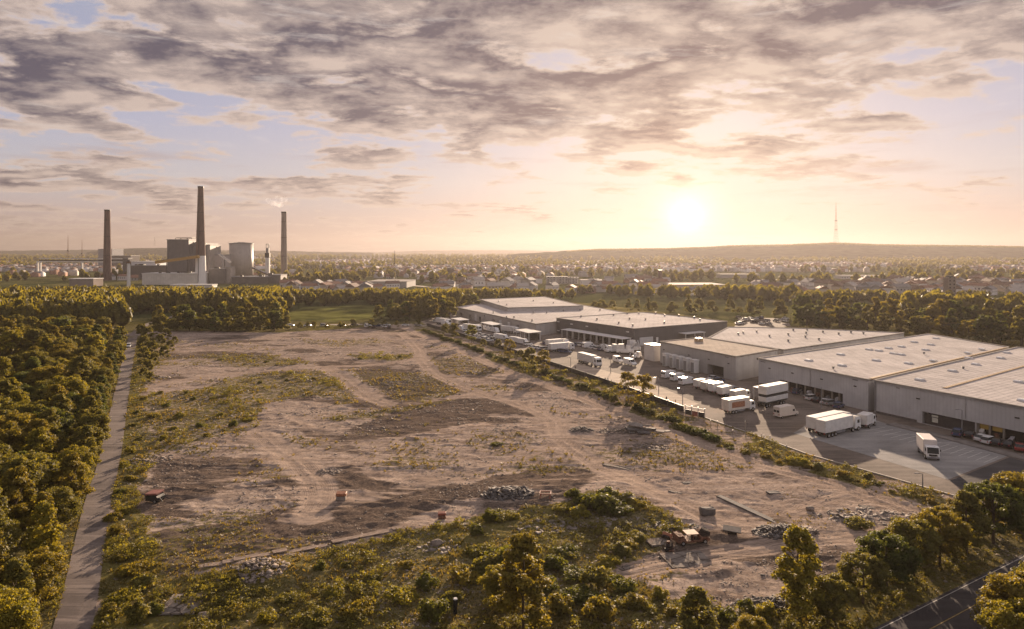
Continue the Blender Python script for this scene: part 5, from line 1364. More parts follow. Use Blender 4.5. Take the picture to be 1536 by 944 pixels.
for i, (px_, py_, L, nm) in enumerate([(1054, 583, 6.5, 'first'), (1065, 587, 6.8, 'second'), (1077, 590, 6.8, 'third'), (1090, 594, 7.0, 'fourth'), (1110, 601, 7.0, 'nearest')]):
    box_truck(f'{nm} of five white box trucks in the slanted row below the depot building', L, 3.0 + .15 * (i % 3), 2.05, 'slanted row of white box trucks', G(px_, py_), V_ - .05 + .04 * (i % 2), m=[M_BOX, mat('dirty_white_box', (.55, .53, .50), .6, var=.12, stain=.4), M_WHITE][i % 3], cabm=[M_WHITE, mat('cab_grey', (.35, .36, .38), .4)][i % 2])
for i, (px_, py_, nm) in enumerate([(1005, 567, 'first from the left'), (1018, 571, 'second from the left'), (1031, 577, 'third from the left')]):
    van(f'white cab-over van {nm} in front of the tall white dock units', G(px_, py_), V_ - .1, 6.4, 'white vans before the dock units', M_WHITE, 2.5)
van('white van at the foot of the annex block, right of the small one', G(945, 548), U, 6.0); van('small white van left of another one below the annex block', G(927, 544), U, 4.6)
# stacked trailers
T = thing('stacked_trailers', 'two white trailer boxes stacked on a wheeled low-loader beside the orange-sided truck', 'trailer', G(1158, 608), V_ - .05)
mb = MB(); mb.box((0, 0, 1.25), (10.5, 2.5, .35), M_DARKM, 0, .03); mb.build('deck', T)
mb = MB(); mb.box((.6, 0, 2.1), (10.0, 2.5, 1.3), M_BOX, 0, .06); mb.build('lower_box', T)
mb = MB(); mb.box((.6, 0, 3.1), (9.6, 2.3, .8), M_DARKM); mb.build('spacer', T)
mb = MB(); mb.box((.6, 0, 4.6), (10.0, 2.6, 2.2), M_BOX, 0, .06); mb.build('upper_box', T); wheels(T, [3.5, 2.3, -3.0, -4.2], 2.5, WH_L, .5)
# yard machinery below the dark warehouse corner
def clutter(px_, py_, label, seed, s=1.0, name='machinery'):
    rg = random.Random(seed); T = thing(name, label, 'machinery', G(px_, py_), rg.random() * 3)
    mb = MB(); mb.box((0, 0, .9 * s), (5 * s, 2.2 * s, .9 * s), M_WHITE, 0, .1); mb.box((0, 0, .3 * s), (4.6 * s, 1.9 * s, .5 * s), M_DARKM); mb.build('body', T)
    mb = MB(); mb.profile([(.2 * s, 1.3 * s), (2.3 * s, 1.3 * s), (2.0 * s, 2.8 * s), (.5 * s, 2.9 * s)], -.9 * s, .9 * s, M_BOX); mb.build('cab', T)
    mb = MB(); mb.tube((-1.5 * s, 0, 1.3 * s), (-3.2 * s, .3, 3.2 * s), .22 * s, M_STEEL); mb.tube((-3.2 * s, .3, 3.2 * s), (-4.3 * s, .5, 1.2 * s), .18 * s, M_STEEL); mb.build('boom', T)
    mb = MB(); mb.cyl((-.8 * s, 0, 1.35 * s), .8 * s, 1.1 * s, M_BOX, 14, .6 * s); mb.build('tank', T)
    wheels(T, [1.5 * s, -1.5 * s], 2.3 * s, WH_L, .5)
clutter(918, 529, 'white bulky machine with a raised boom beside the dark warehouse corner', 1, 1.2); clutter(938, 531, 'white jumbled plant machine between the dark warehouse and the annex block', 2, 1.4)
clutter(955, 538, 'low white machine at the foot of the annex block', 3, .9); clutter(950, 526, 'tall pale machine behind the others below the dark warehouse corner', 5, 1.5)
# yard cars, far part
rows = [((655, 484), (745, 512), 14, 'row at the far end of the yard'), ((742, 507), (800, 520), 8, 'row before the nearer open shelter'), ((800, 523), (858, 531), 9, 'row in the middle of the yard'), ((690, 487), (760, 503), 9, 'row along the long low warehouse'), ((820, 517), (860, 523), 5, 'short row left of the canopies'), ((866, 519), (915, 528), 8, 'row in front of the canopies'), ((700, 504), (740, 514), 6, 'row nearest the fence at the far end')]
num = ['first', 'second', 'third', 'fourth', 'fifth', 'sixth', 'seventh', 'eighth', 'ninth', 'tenth', 'eleventh', 'twelfth', 'thirteenth', 'last']
for (a, b_, n, rn) in rows:
    for i in range(n):
        f = (i + random.uniform(-.2, .2)) / n; q = (a[0] + (b_[0] - a[0]) * f, a[1] + (b_[1] - a[1]) * f)
        if random.random() < .28: van(f'white van, {num[i]} vehicle of the {rn}', G(*q), U + random.choice([0, math.pi / 2, .4]), 6, 'vehicles in the far yard', M_WHITE, 2.6)
        else: put_car(random.choice([0, 1, 2, 3, 4, 6, 0, 6]), q[0], q[1], U + random.choice([math.pi / 2, math.pi / 2 + .2, .4]), '{c} {k}, ' + f'{num[i]} vehicle of the {rn}', 'vehicles in the far yard')
for i, (px_, py_, L) in enumerate([(842, 527, 12), (836, 521, 11), (708, 497, 12), (665, 487, 11), (765, 500, 11)]):
    semi(['long white semi-truck in the middle of the yard, nearer of two', 'long white semi-truck in the middle of the yard, farther of two', 'white semi-truck near the farther open shelter', 'white semi-truck at the far left end of the yard', 'white semi-truck between the two open shelters'][i], G(px_, py_), U + (math.pi / 2 if i < 2 else .3) + .1, L, 3.6, 'white semi-trucks in the far yard')
# cars before the open bays
for i, (px_, py_, k) in enumerate([(1196, 591, 3), (1218, 600, 6), (1227, 603, 1), (1238, 606, 0), (1246, 608, 2), (1258, 612, 3)]):
    put_car(k, px_, py_, V_ + random.uniform(-.3, .3), '{c} {k}, ' + f'{num[i]} of the row before the open bay of the middle warehouse', 'cars before the middle warehouse')
for i, (px_, py_, k) in enumerate([(1437, 654, 3), (1455, 656, 1), (1473, 662, 0), (1484, 666, 6), (1496, 668, 1), (1518, 672, 1), (1529, 676, 5)]):
    put_car(k, px_, py_, V_ + random.uniform(-.5, .5), '{c} {k}, ' + f'{num[i]} of the cars by the wall of the largest warehouse', 'cars before the largest warehouse').location.z = .12
for i, (px_, py_, k) in enumerate([(1063, 576, 6), (1078, 574, 3), (1070, 570, 0)]):
    put_car(k, px_, py_, V_, '{c} {k}, ' + f'{num[i]} of three by the open door of the depot building', 'cars by the depot door')
for i in range(22):
    px_ = random.uniform(1098, 1180); py_ = random.uniform(477, 487) + (px_ - 1098) * .02
    put_car(random.choice([0, 1, 2, 6, 3]), px_, py_, random.choice([.3, 1.9]), '{c} {k} in the distant car park behind the dark warehouse', 'cars in the distant car park')
# lane cars
put_car(0, 187, 521, R(112), '{c} {k} on the lane near its bend, left one of the pair', None); put_car(6, 193, 521, R(-70), '{c} {k} on the lane near its bend, right one of the pair', None)
put_car(0, 175, 508, R(160), '{c} {k} parked beside the lane under the trees at the bend', None)
for i, (px_, py_, k) in enumerate([(551, 491, 0), (560, 492, 1), (568, 491, 3), (576, 492, 6), (584, 493, 1)]):
    put_car(k, px_, py_, random.uniform(0, 3), '{c} {k}, ' + f'{num[i]} of the cluster on the far edge of the cleared site', 'cars on the far edge of the site')
for i in range(9):
    put_car(random.choice([0, 1, 2, 6]), 436 + i * 24 + random.uniform(-6, 6), 490.2 - i * .1, 0, '{c} {k} on the country road behind the cleared site', 'cars on the country road')

# ------------------------------------------------------------------ people
def person(px_, py_, rot, label, shirt, trousers, stride=.12):
    a, b_, _ = P(px_, py_); bm = bmesh.new()
    J = {'pel': (0, 0, .95, .15), 'spine': (0, 0, 1.15, .14), 'chest': (0, 0, 1.38, .17), 'neck': (0, 0, 1.53, .06), 'head': (.02, 0, 1.66, .10), 'top': (.0, 0, 1.75, .08),
         'hl': (0, .10, .90, .10), 'kl': (stride, .11, .50, .07), 'al': (stride * .6, .11, .08, .045), 'tl': (stride * .6 + .16, .11, .03, .04),
         'hr': (0, -.10, .90, .10), 'kr': (-stride * .2, -.11, .50, .07), 'ar': (-stride * 1.6, -.11, .09, .045), 'tr': (-stride * 1.6 + .16, -.11, .03, .04),
         'sl': (0, .20, 1.42, .065), 'el': (-.05, .25, 1.13, .045), 'wl': (.06, .26, .88, .032), 'fl': (.09, .26, .79, .03),
         'sr': (0, -.20, 1.42, .065), 'er': (.05, -.25, 1.13, .045), 'wr': (.12, -.26, .89, .032), 'fr': (.16, -.26, .80, .03)}
    E = [('pel', 'spine'), ('spine', 'chest'), ('chest', 'neck'), ('neck', 'head'), ('head', 'top'), ('pel', 'hl'), ('hl', 'kl'), ('kl', 'al'), ('al', 'tl'), ('pel', 'hr'), ('hr', 'kr'), ('kr', 'ar'), ('ar', 'tr'),
         ('chest', 'sl'), ('sl', 'el'), ('el', 'wl'), ('wl', 'fl'), ('chest', 'sr'), ('sr', 'er'), ('er', 'wr'), ('wr', 'fr')]
    ks = list(J); me = bpy.data.meshes.new('person'); me.from_pydata([J[k][:3] for k in ks], [(ks.index(x), ks.index(y_)) for x, y_ in E], [])
    o = new_obj('person', me); sk = o.modifiers.new('skin', 'SKIN'); 
    for i, k in enumerate(ks): me.skin_vertices[0].data[i].radius = (J[k][3], J[k][3]); me.skin_vertices[0].data[i].use_root = (k == 'pel')
    su = o.modifiers.new('sub', 'SUBSURF'); su.levels = 1; su.render_levels = 1
    dg = bpy.context.evaluated_depsgraph_get(); m2 = bpy.data.meshes.new_from_object(o.evaluated_get(dg)); o.modifiers.clear(); o.data = m2
    m2.materials.clear(); [m2.materials.append(m) for m in (shirt, trousers, mat('skin_tone', (.45, .27, .19), .6), mat('dark_hair', (.05, .035, .025), .8))]
    for f in m2.polygons:
        z = f.center.z; f.use_smooth = True; f.material_index = 3 if z > 1.70 else 2 if z > 1.52 or (abs(f.center.y) > .22 and z < .95) else 0 if z > .98 else 1
    o.location = (a, b_, .03); o.rotation_euler = (0, 0, rot); tag(o, label, 'person', 'people walking in the yard')
S1, S2, S3 = mat('dark_cloth', (.04, .04, .05), .9), mat('blue_cloth', (.07, .10, .18), .9), mat('red_cloth', (.35, .07, .05), .9)
person(908, 574.5, 1.0, 'person in dark clothes, left one of three walking by the fence', S1, S1); person(912, 575.5, .8, 'person in dark clothes in the middle of three walking by the fence', S2, S1)
person(917, 578, 1.3, 'person in dark jacket, right one of three walking by the fence', S1, S2); person(999.6, 604, 2.0, 'person in dark clothes standing alone on the sunlit yard strip near the fence', S1, S1)
person(1013, 609, 2.5, 'person in a red-brown top near the gate end of the fence', S3, S1); person(863, 556, .2, 'person in dark clothes left of the others, beside the lamp pole', S1, S1)

# ------------------------------------------------------------------ wrecks, slabs and junk on the site
def S(px_, py_): 
    a, b_, _ = P(px_, py_); return (a, b_, float(hgt(a, b_)))
T = thing('burnt_out_car', 'burnt-out rusty brown car wreck with pale roof sheet on the cleared site', 'car wreck', S(1037, 812), R(12))
mb = MB(); mb.profile([(-2.5, .35), (2.4, .3), (2.5, .7), (2.2, .95), (1.1, 1.0), (1.0, .62), (-1.2, .62), (-1.3, 1.0), (-2.4, .9)], -.92, .92, M_RUST); bmesh.ops.subdivide_edges(mb.bm, edges=mb.bm.edges[:], cuts=1); mb.build('body', T, jitter=.035)
mb = MB(); mb.box((-.1, 0, 1.48), (1.9, 1.55, .07), mat('bleached_sheet', (.40, .27, .19), .7, var=.2, scale=2), 0, .01, (.04, .03)); mb.build('roof', T)
mb = MB()
for x0, x1 in ((1.1, .7), (-1.1, -.95)):
    for s in (-1, 1): mb.tube((x0, s * .82, .9), (x1, s * .74, 1.46), .05, M_RUST, 6)
mb.tube((-.1, .85, .8), (-.05, .76, 1.45), .05, M_RUST, 6); mb.tube((-.1, -.85, .8), (-.05, -.76, 1.45), .05, M_RUST, 6); mb.build('roof_pillars', T)
mb = MB(); mb.box((.1, 0, .5), (2.2, 1.5, .25), M_CHAR); mb.box((.5, .4, .8), (.5, .5, .6), M_CHAR, .3); mb.box((.4, -.4, .8), (.5, .5, .6), M_CHAR, -.2); mb.build('seats', T)
mb = MB(); mb.profile([(1.2, .85), (2.3, .75), (2.7, 1.5), (1.8, 1.75)], -.7, .6, M_CHAR); bmesh.ops.subdivide_edges(mb.bm, edges=mb.bm.edges[:], cuts=2); mb.build('crumpled_bonnet', T, jitter=.09)
mb = MB(); mb.box((-2.0, .1, 1.15), (1.2, 1.5, .5), M_RUST, .2, .05, (.2, .1)); bmesh.ops.subdivide_edges(mb.bm, edges=mb.bm.edges[:], cuts=2); mb.build('crumpled_boot', T, jitter=.07)
for x in (-1.7, 1.7):
    for s in (-1, 1): new_obj('wheel', WH_S, T, (x, s * .86, .33))
T = thing('engine_block', 'dark engine scrap with wheel lying in front of the burnt-out car', 'scrap', S(1004, 822), R(70))
mb = MB(); mb.box((0, 0, .35), (1.3, .9, .6), M_CHAR, 0, .08); mb.box((.3, .2, .75), (.5, .5, .4), M_RUST, .4, .05); mb.build('block', T, jitter=.05)
mb = MB(); mb.cyl((-.7, .3, .1), .33, .2, M_BLACK, 14, .3); mb.build('loose_wheel', T)
mb = MB(); mb.box((.2, -.1, .04), (2.2, .8, .06), M_RUST, .3, .01); mb.build('floor_sheet', T)
T = thing('car_panel', 'orange-brown car wing leaning at the left end of the burnt-out car', 'scrap', S(1001, 807), R(140))
mb = MB(); mb.box((0, 0, .7), (1.6, .08, .7), M_ORNG, 0, .02, (.7, 0)); mb.box((.1, .3, .35), (1.2, .6, .6), M_CHAR, .2, .08); mb.build('panel', T, jitter=.03)
tag(stones('scrap_heap', np.array([P(990, 835)[0] + k * .3 for k in range(6)]), np.array([P(990, 835)[1] + (k % 3) * .3 for k in range(6)]), np.full(6, .5), M_DARKM), 'small dark scrap heap below the engine scrap', 'scrap', kind='thing')
def block(name, label, cat, p, size, m, rot=0, tilt=None, jit=.05, zoff=0, sub=1, group=None):
    mb = MB(); mb.box((0, 0, 0), size, m, 0, min(size) * .12, tilt)
    if sub: bmesh.ops.subdivide_edges(mb.bm, edges=[e for e in mb.bm.edges if e.calc_length() > .3], cuts=sub)
    o = mb.build(name, None, (p[0], p[1], p[2] + size[2] / 2 + zoff), rot, jitter=jit); tag(o, label, cat, group); return o
block('concrete_block', 'lone squat concrete block casting a long shadow on bare ground', 'concrete block', S(1061, 771), (2.3, 1.3, 1.1), M_DKCONC, .1, None, .08, 0, 2)
T = thing('tilted_slab', 'tilted flat slab propped up on rubble right of the burnt-out car', 'slab', S(1098, 801), R(-20))
mb = MB(); mb.box((0, 0, .75), (2.6, 1.7, .16), M_DKCONC, 0, .02, (.1, .05)); mb.build('slab', T, jitter=.01); mb = MB(); mb.box((0, .2, .3), (1.3, .8, .7), M_DARKM, .3, .08); mb.build('support', T, jitter=.05)
a, b_ = Vector(P(1078, 744)), Vector(P(1176, 789)); d = b_ - a
block('concrete_beam', 'long dark flat concrete strip lying on the bare ground above the rubble pile', 'slab', ((a.x + b_.x) / 2, (a.y + b_.y) / 2, float(hgt((a.x + b_.x) / 2, (a.y + b_.y) / 2))), (d.length, 1.1, .3), M_DKCONC, math.atan2(d.y, d.x), None, .015, -.05, 3)
# stacked slabs
T = thing('slab_stack', 'stack of broken dark and pale slabs on the rubble near the curved track', 'slab stack', S(962, 653), 0)
for k, (x, y_, z, sx_, sy_, r_, tl) in enumerate([(-1.5, 0, .9, 4, 2.2, .3, .12), (-1.2, .4, 1.6, 3.2, 1.8, -.2, .2), (1.2, .2, .8, 4.2, 1.8, -.35, -.12), (3.6, -.6, .5, 3.2, 1.6, -.4, .05), (.2, -1.2, .4, 3.0, 1.8, .1, .1), (-2.6, -.6, .5, 2.0, 2.0, .5, .4), (1.0, .8, 1.4, 2.8, 1.6, -.5, -.2), (5.5, -.2, .3, 2.0, 1.4, .3, .02)]):
    mb = MB(); mb.box((0, 0, 0), (sx_, sy_, .28), M_CONC if k in (1, 3, 7, 6) else M_DKCONC, 0, .03, (tl, tl * .5)); mb.build('slab', T, (x, y_, z), rot=r_, jitter=.04)
for (px_, py_, sx_, sy_, r_, m, lb) in [(975, 672, 4.5, 2.4, -.4, M_SLAB, 'pale low slab below the stacked slabs'), (1013, 738, 2.4, .8, -.6, M_SLAB, 'thin white board near the curved track'), (925, 700, 5.5, 1.2, -.5, M_SLAB, 'long pale slab fragment beside the curved track'),
        (967, 901, 2.6, .7, -.6, mat('pale_board', (.55, .45, .33), .8), 'pale plank at the edge of the growth below the car wreck'), (1030, 838, 6.2, 4.4, .2, M_SLAB, 'cracked grey floor slab in front of the burnt-out car'), (988, 812, 3.4, 2.2, .3, M_SLAB, 'broken pale slab left of the burnt-out car'),
        (275, 908, 4.0, 4.4, .08, M_SLAB, 'square pale floor slab in the growth at the bottom left'), (700, 783, 4, 1.1, .3, M_SLAB, 'flat slab edge under the small red box'), (878, 790, 1.5, 1.0, .5, M_SLAB, 'pale upright concrete chunk below the grassy mound'), (858, 792, 1.6, 1.1, -.3, M_SLAB, 'grey concrete chunk left of a paler one below the mound'),
        (938, 852, 1.8, .9, .8, M_SLAB, 'slab fragment leaning in the growth left of the bare pad'), (1160, 740, 2.2, 1.2, .2, M_DKCONC, 'small dark debris slab on the bare ground above the long strip'), (1030, 722, 1.8, .8, .3, M_DKCONC, 'dark flat scrap piece beside the track'), (1300, 762, 2.4, 1.0, -.3, M_SLAB, 'white sheet scrap on the debris field at the right')]:
    block('slab', lb, 'slab', S(px_, py_), (sx_, sy_, .22), m, r_, (.02, .03), .05, -.10, 3)
for (px_, py_, s_, r_, lb) in [(945, 757, 1.6, .3, 'pale boulder on top of the grassy mound'), (306, 925, 1.1, .8, 'grey boulder beside the square floor slab'), (1215, 765, 1.0, .1, 'dark boulder in the right debris field'), (655, 815, 1.2, .4, 'grey boulder in the growth below the long strip'), (415, 548, 1.0, .4, 'small boulder on the far track')]:
    bm = bmesh.new(); bmesh.ops.create_icosphere(bm, subdivisions=3, radius=s_ * .6)
    rg = np.random.default_rng(int(px_))
    for v in bm.verts: v.co *= 1 + .25 * float(fbm(np.array([v.co.x * 3 + px_]), np.array([v.co.y * 3 + v.co.z * 2]), 1.2, 3, 5)[0])
    me = bpy.data.meshes.new('boulder'); bm.to_mesh(me); bm.free(); me.materials.append(M_STONE)
    o = new_obj('boulder', me, None, Vector(S(px_, py_)) + Vector((0, 0, s_ * .2))); o.scale = (1.2, 1, .7); tag(o, lb, 'boulder')
M_STRIP = mat('dusty_concrete', (.30, .235, .19), .95, var=.3, scale=.8, spec=.05)
# long pale strip at the lower left
ln = smoothline(wpoly([(298, 853), (350, 846), (430, 831), (520, 812), (602, 794)]), 4); L_ = [Vector(p) for p in ln]; T = thing('concrete_strip', 'long pale concrete kerb strip running along the growth at the lower left', 'slab', (L_[0].x, L_[0].y, 0))
for a, b_ in zip(L_[:-1], L_[1:]):
    d = b_ - a; c_ = (a + b_) / 2; mb = MB(); mb.box((0, 0, .06), (d.length + .01, 1.0, .14), M_STRIP, 0, .02); mb.build('segment', T, (c_.x - L_[0].x, c_.y - L_[0].y, float(hgt(c_.x, c_.y)) + .05), rot=math.atan2(d.y, d.x), jitter=.012)
# orange frame
T = thing('steel_cage', 'faded orange-red rectangular metal frame between grey rubble and grassy mound', 'metal frame', S(818, 752), R(-8))
for c_, s_ in [((0, .7, .8), (1.9, .15, .15)), ((0, -.7, .8), (1.9, .15, .15)), ((.9, 0, .8), (.15, 1.4, .15)), ((-.9, 0, .8), (.15, 1.4, .15)), ((.8, .6, .4), (.13, .13, .8)), ((-.8, .6, .4), (.13, .13, .8)), ((.8, -.6, .4), (.13, .13, .8)), ((-.8, -.6, .4), (.13, .13, .8))]:
    mb = MB(); mb.box(c_, s_, M_REDP, 0, .02); mb.build('bar', T)
# red cab wreck
T = thing('red_cab_wreck', 'dumped dark cab wreck with faded red top at the left edge of the site', 'cab wreck', S(232, 751), R(-12))
mb = MB(); mb.profile([(-1.1, .3), (1.2, .3), (1.3, .9), (.9, 1.3), (-1.1, 1.35)], -.9, .9, M_DARKM); bmesh.ops.subdivide_edges(mb.bm, edges=mb.bm.edges[:], cuts=2); mb.build('body', T, jitter=.05)
mb = MB(); mb.box((0, 0, 1.5), (2.3, 1.9, .3), mat('faded_pink_red', (.32, .14, .115), .7, var=.2), 0, .05, (.05, -.1)); mb.build('roof', T)
for s in (-1, 1): new_obj('wheel', WH_S, T, (.8, s * .85, .33))
mb = MB(); mb.tube((1.1, .5, .9), (1.9, .9, .4), .08, M_DARKM); mb.tube((1.1, -.3, .9), (2.0, -.6, .3), .08, M_DARKM); mb.build('bent_bars', T)
def crate(name, lb, cat, p, s_, top, body, r_):
    T = thing(name, lb, cat, p, r_)
    mb = MB(); mb.box((0, 0, .35 * s_), (1.6 * s_, 1.1 * s_, .6 * s_), body, 0, .04); mb.build('bin', T)
    mb = MB(); mb.box((0, .1, 1.0 * s_), (1.7 * s_, 1.1 * s_, .5 * s_), top, 0, .05, (.1, 0)); mb.build('top_box', T)
    mb = MB(); [mb.box((x, 0, .68 * s_), (.1, .9 * s_, .2 * s_), M_DARKM) for x in (-.6 * s_, .6 * s_)]; mb.build('spacer', T)
crate('orange_box', 'small orange and white box lying in the middle left of the site', 'crate', S(512, 750), 1.0, M_ORNG, M_CONC, .05)
crate('red_box', 'tiny red box at the edge of the growth, left of the grey rubble', 'crate', S(663, 777), .75, M_REDP, M_RUST, .1)
# black post with white cap
T = thing('marker_post', 'black marker post with white cap in the growth at the bottom middle', 'post', S(683, 922), 0)
mb = MB(); mb.cyl((0, 0, 0), .22, 1.7, M_BLACK, 12, .26); mb.build('shaft', T); mb = MB(); mb.cyl((0, 0, 1.7), .26, .12, M_WHITE, 12, .2); mb.build('cap', T)

# ------------------------------------------------------------------ power station and works, left distance
M_BRICK = mat('chimney_brick', (.135, .085, .075), .9, var=.15, scale=.05)
M_CHBAND = mat('chimney_concrete', (.27, .22, .19), .9, var=.15, scale=.05)
W_BOIL = clad_mat('boiler_cladding', (.125, .12, .125), 0.0, 5.0); W_HALL = clad_mat('hall_cladding', (.68, .64, .58), 0.0, 3.0); W_TANK = clad_mat('tank_cladding', (.37, .335, .305), 0.0, 5.0)
M_YELB = mat('conveyor_yellow', (.48, .28, .07), .6, var=.2)
def XZ(px_, d): return (px_ - 768) / F * d
def ZT(py_, d): return H - (py_ - HY) * d / F
def chimney(label, px_, d, ztop, r0, r1, m, white=None, top=None):
    T = thing('chimney', label, 'chimney', (XZ(px_, d), d, 0), 0, None)
    z0 = 0
    if white:
        mb = MB(); mb.cyl((0, 0, 0), r0, white, mat('chimney_white', (.82, .79, .76), .7, var=.05), 32, r0 + (r1 - r0) * white / ztop); mb.build('lower_shaft', T, smooth=False); z0 = white
    ra = r0 + (r1 - r0) * z0 / ztop
    mb = MB(); mb.cyl((0, 0, z0), ra, ztop - z0, m, 32, r1); mb.build('shaft', T)
    mb = MB(); mb.cyl((0, 0, ztop - 1.8), r1 * 1.12, 2.0, M_DARKM, 32); mb.build('rim', T)
    for k in (.35, .62, .85): 
        z = z0 + (ztop - z0) * k; rr = ra + (r1 - ra) * k; mb = MB(); mb.cyl((0, 0, z), rr + .35, .5, M_DARKM, 24); mb.build('band', T)
    mb = MB(); mb.box((0, -r0 * .75 - .4, ztop * .48), (.5, .4, ztop * .9), M_DARKM, 0, 0, (-(r0 - r1) / ztop * .8, 0)); mb.build('ladder', T)
chimney('dark brick chimney on the left, behind the pipe bridge', 161, 1000, ZT(315, 1000), 5.8, 3.8, M_BRICK)
chimney('tallest chimney, dark above and white at its base, in front of the boiler house', 301, 880, ZT(280, 880), 7.0, 3.3, M_BRICK, 37.0)
chimney('brown chimney right of the round tank, topped by a puff of steam', 426, 1010, ZT(318, 1010), 4.9, 3.6, M_CHBAND)
def blk(name, lb, cat, x0, x1, yt, d, dep, m, mr=None, extra=None, top=True):
    xa, xb = XZ(x0, d), XZ(x1, d); w = xb - xa; zt = ZT(yt, d)
    T = thing(name, lb, cat, ((xa + xb) / 2, d + dep / 2, 0))
    mb = MB(); mb.box((0, 0, zt / 2), (w, dep, zt), m); mb.build('wall', T)
    mb = MB(); mb.box((0, 0, zt + .4), (w + 1, dep + 1, .8), mr or M_GREY); rf = mb.build('roof', T)
    for k in range(extra or 0):
        mb = MB(); mb.box((random.uniform(-.4, .4) * w, random.uniform(-.4, 0) * dep, zt + 1.6), (random.uniform(2, 6), 3, 2.2), M_DARKM); mb.build('rooftop_unit', T)
    return T, w, dep, zt
T, w, dep, zt = blk('boiler_house', 'tall dark ribbed boiler house left of the tallest chimney', 'power station', 250.5, 283, 360, 930, 45, W_BOIL, extra=0)
mb = MB(); mb.box((2, 0, zt + 3), (w - 8, 20, .8), M_DARKM); [mb.box((x, -8, zt + 1.5), (.7, .7, 3), M_DARKM) for x in (-w * .35, -w * .1, w * .2, w * .4)]; mb.build('roof_railing', T)
blk('boiler_house', 'grey ribbed boiler house block directly behind the tallest chimney', 'power station', 283, 308, 366, 940, 40, clad_mat('boiler_cladding_b', (.16, .15, .155), 0, 5), extra=3)
blk('boiler_house', 'narrow brown ribbed block just right of the tallest chimney', 'power station', 308.5, 315, 368, 945, 35, W_TANK)
T = thing('storage_tank', 'huge round brown ribbed tank between the tallest and the right chimney', 'tank', (XZ(362, 1015), 1015, 0)); zt = ZT(366, 1000); mb = MB(); mb.cyl((0, 0, 0), 16.8, zt, W_TANK, 64); mb.build('shell', T, smooth=True)
mb = MB(); mb.cyl((0, 0, zt), 17.2, 1.2, M_GREY, 48); mb.cyl((0, 0, zt + 1.2), 16, 1.6, M_DARKM, 32, 3.0); mb.build('roof', T)
mb = MB(); [mb.box((math.cos(a) * 17, math.sin(a) * 17, zt + 1.7), (.5, .5, 1.4), M_GREY) for a in [k * .39 for k in range(16)]]; mb.build('railing', T)
blk('turbine_hall', 'long low white hall in front of the boiler house', 'power station', 213, 296, 411, 872, 40, W_HALL, M_BOX, 6)
T, w, dep, zt = blk('gabled_hall', 'light grey gabled hall right of the boiler house', 'power station', 314, 333, 383, 960, 30, mat('hall_grey', (.40, .37, .36), .7, var=.08, scale=.1))
blk('coal_hall', 'dark low hall below the round tank', 'power station', 347, 402, 416, 895, 30, clad_mat('coal_cladding', (.085, .085, .09), 0, 4), M_GREY, 4); blk('coal_hall', 'dark low block at the foot of the right chimney', 'power station', 402, 421, 413, 905, 25, W_BOIL, M_GREY, 1)
blk('switch_house', 'dark block between the white chimney base and the round tank', 'power station', 313, 337, 404, 900, 20, W_BOIL, M_GREY, 2); blk('switch_house', 'brown block at the left foot of the round tank', 'power station', 337, 346, 401, 905, 15, W_TANK, M_GREY)
blk('hall', 'pale low shed in front of the white hall among the treetops', 'power station', 255, 318, 428, 800, 14, W_HALL, M_BOX); blk('hall', 'small white building at the right chimney foot', 'shed', 432, 449, 416, 960, 15, M_BOX, M_BOX); blk('hall', 'low brick building right of the right chimney', 'shed', 450, 470, 418, 960, 15, M_CHBAND, M_BOX)
blk('white_hall', 'bright white flat hall at the lower end of the yellow conveyor', 'power station', 197, 234, 393, 1100, 60, mat('bright_white_wall', (.66, .66, .68), .6, var=.04), M_BOX); blk('hall', 'dark distant block left of the boiler house, level with the pipe bridge', 'power station', 196, 250, 399, 1050, 20, M_DKCONC, M_GREY, 5)
blk('grey_block', 'distant pale grey block behind the left chimney', 'works building', 147, 168, 374, 1700, 50, mat('far_grey', (.25, .25, .27), .8)); blk('hall', 'brown low shed with pale roof left of the white pillar', 'shed', 104, 140, 419, 830, 20, M_CHBAND, M_BOX)
blk('hall', 'distant flat works building left of the white hall', 'works building', 168, 196, 384, 1650, 40, M_DKCONC); blk('hall', 'grey block at the right end of the pipe bridge', 'works building', 184, 192, 388, 1100, 12, M_DKCONC)
# sloping conveyor right of the gabled hall, and the yellow one
def gallery(name, lb, p, q, w, h, m, legs):
    p = Vector(p); q = Vector(q); d = q - p; T = thing(name, lb, 'conveyor', p)
    yaw = math.atan2(d.y, d.x); pitch = math.atan2(d.z, math.hypot(d.x, d.y))
    mb = MB(); mb.box(d / 2, (d.length, w, h), m, yaw, 0, (0, -pitch)); mb.build('gallery', T)
    mb = MB(); mb.box(d / 2 + Vector((0, 0, h / 2 + .15)), (d.length, w + .5, .3), M_GREY, yaw, 0, (0, -pitch)); mb.build('roof', T)
    for k in range(legs):
        c_ = d * (k + .5) / legs; zz = p.z + c_.z - h / 2; mb = MB(); mb.tube((c_.x - 1.5, c_.y, -p.z), (c_.x, c_.y, c_.z - h / 2), .35, M_DARKM, 6); mb.tube((c_.x + 1.5, c_.y, -p.z), (c_.x, c_.y, c_.z - h / 2), .35, M_DARKM, 6); mb.build('trestle', T)
gallery('conveyor', 'inclined yellow conveyor gallery crossing in front of the dark boiler house', (XZ(234, 890), 890, ZT(394, 890)), (XZ(298, 868), 868, ZT(385, 868)), 3.5, 3.6, M_YELB, 2)
gallery('conveyor', 'sloping pale conveyor running down from the gabled hall to the round tank', (XZ(328, 950), 950, ZT(381, 950)), (XZ(346, 945), 945, ZT(394, 945)), 2.5, 2.0, M_BOX, 1)
gallery('conveyor', 'low reddish conveyor descending right of the round tank', (XZ(379, 985), 985, ZT(402, 985)), (XZ(402, 960), 960, ZT(412, 960)), 2.5, 2.0, M_BRICK, 1)
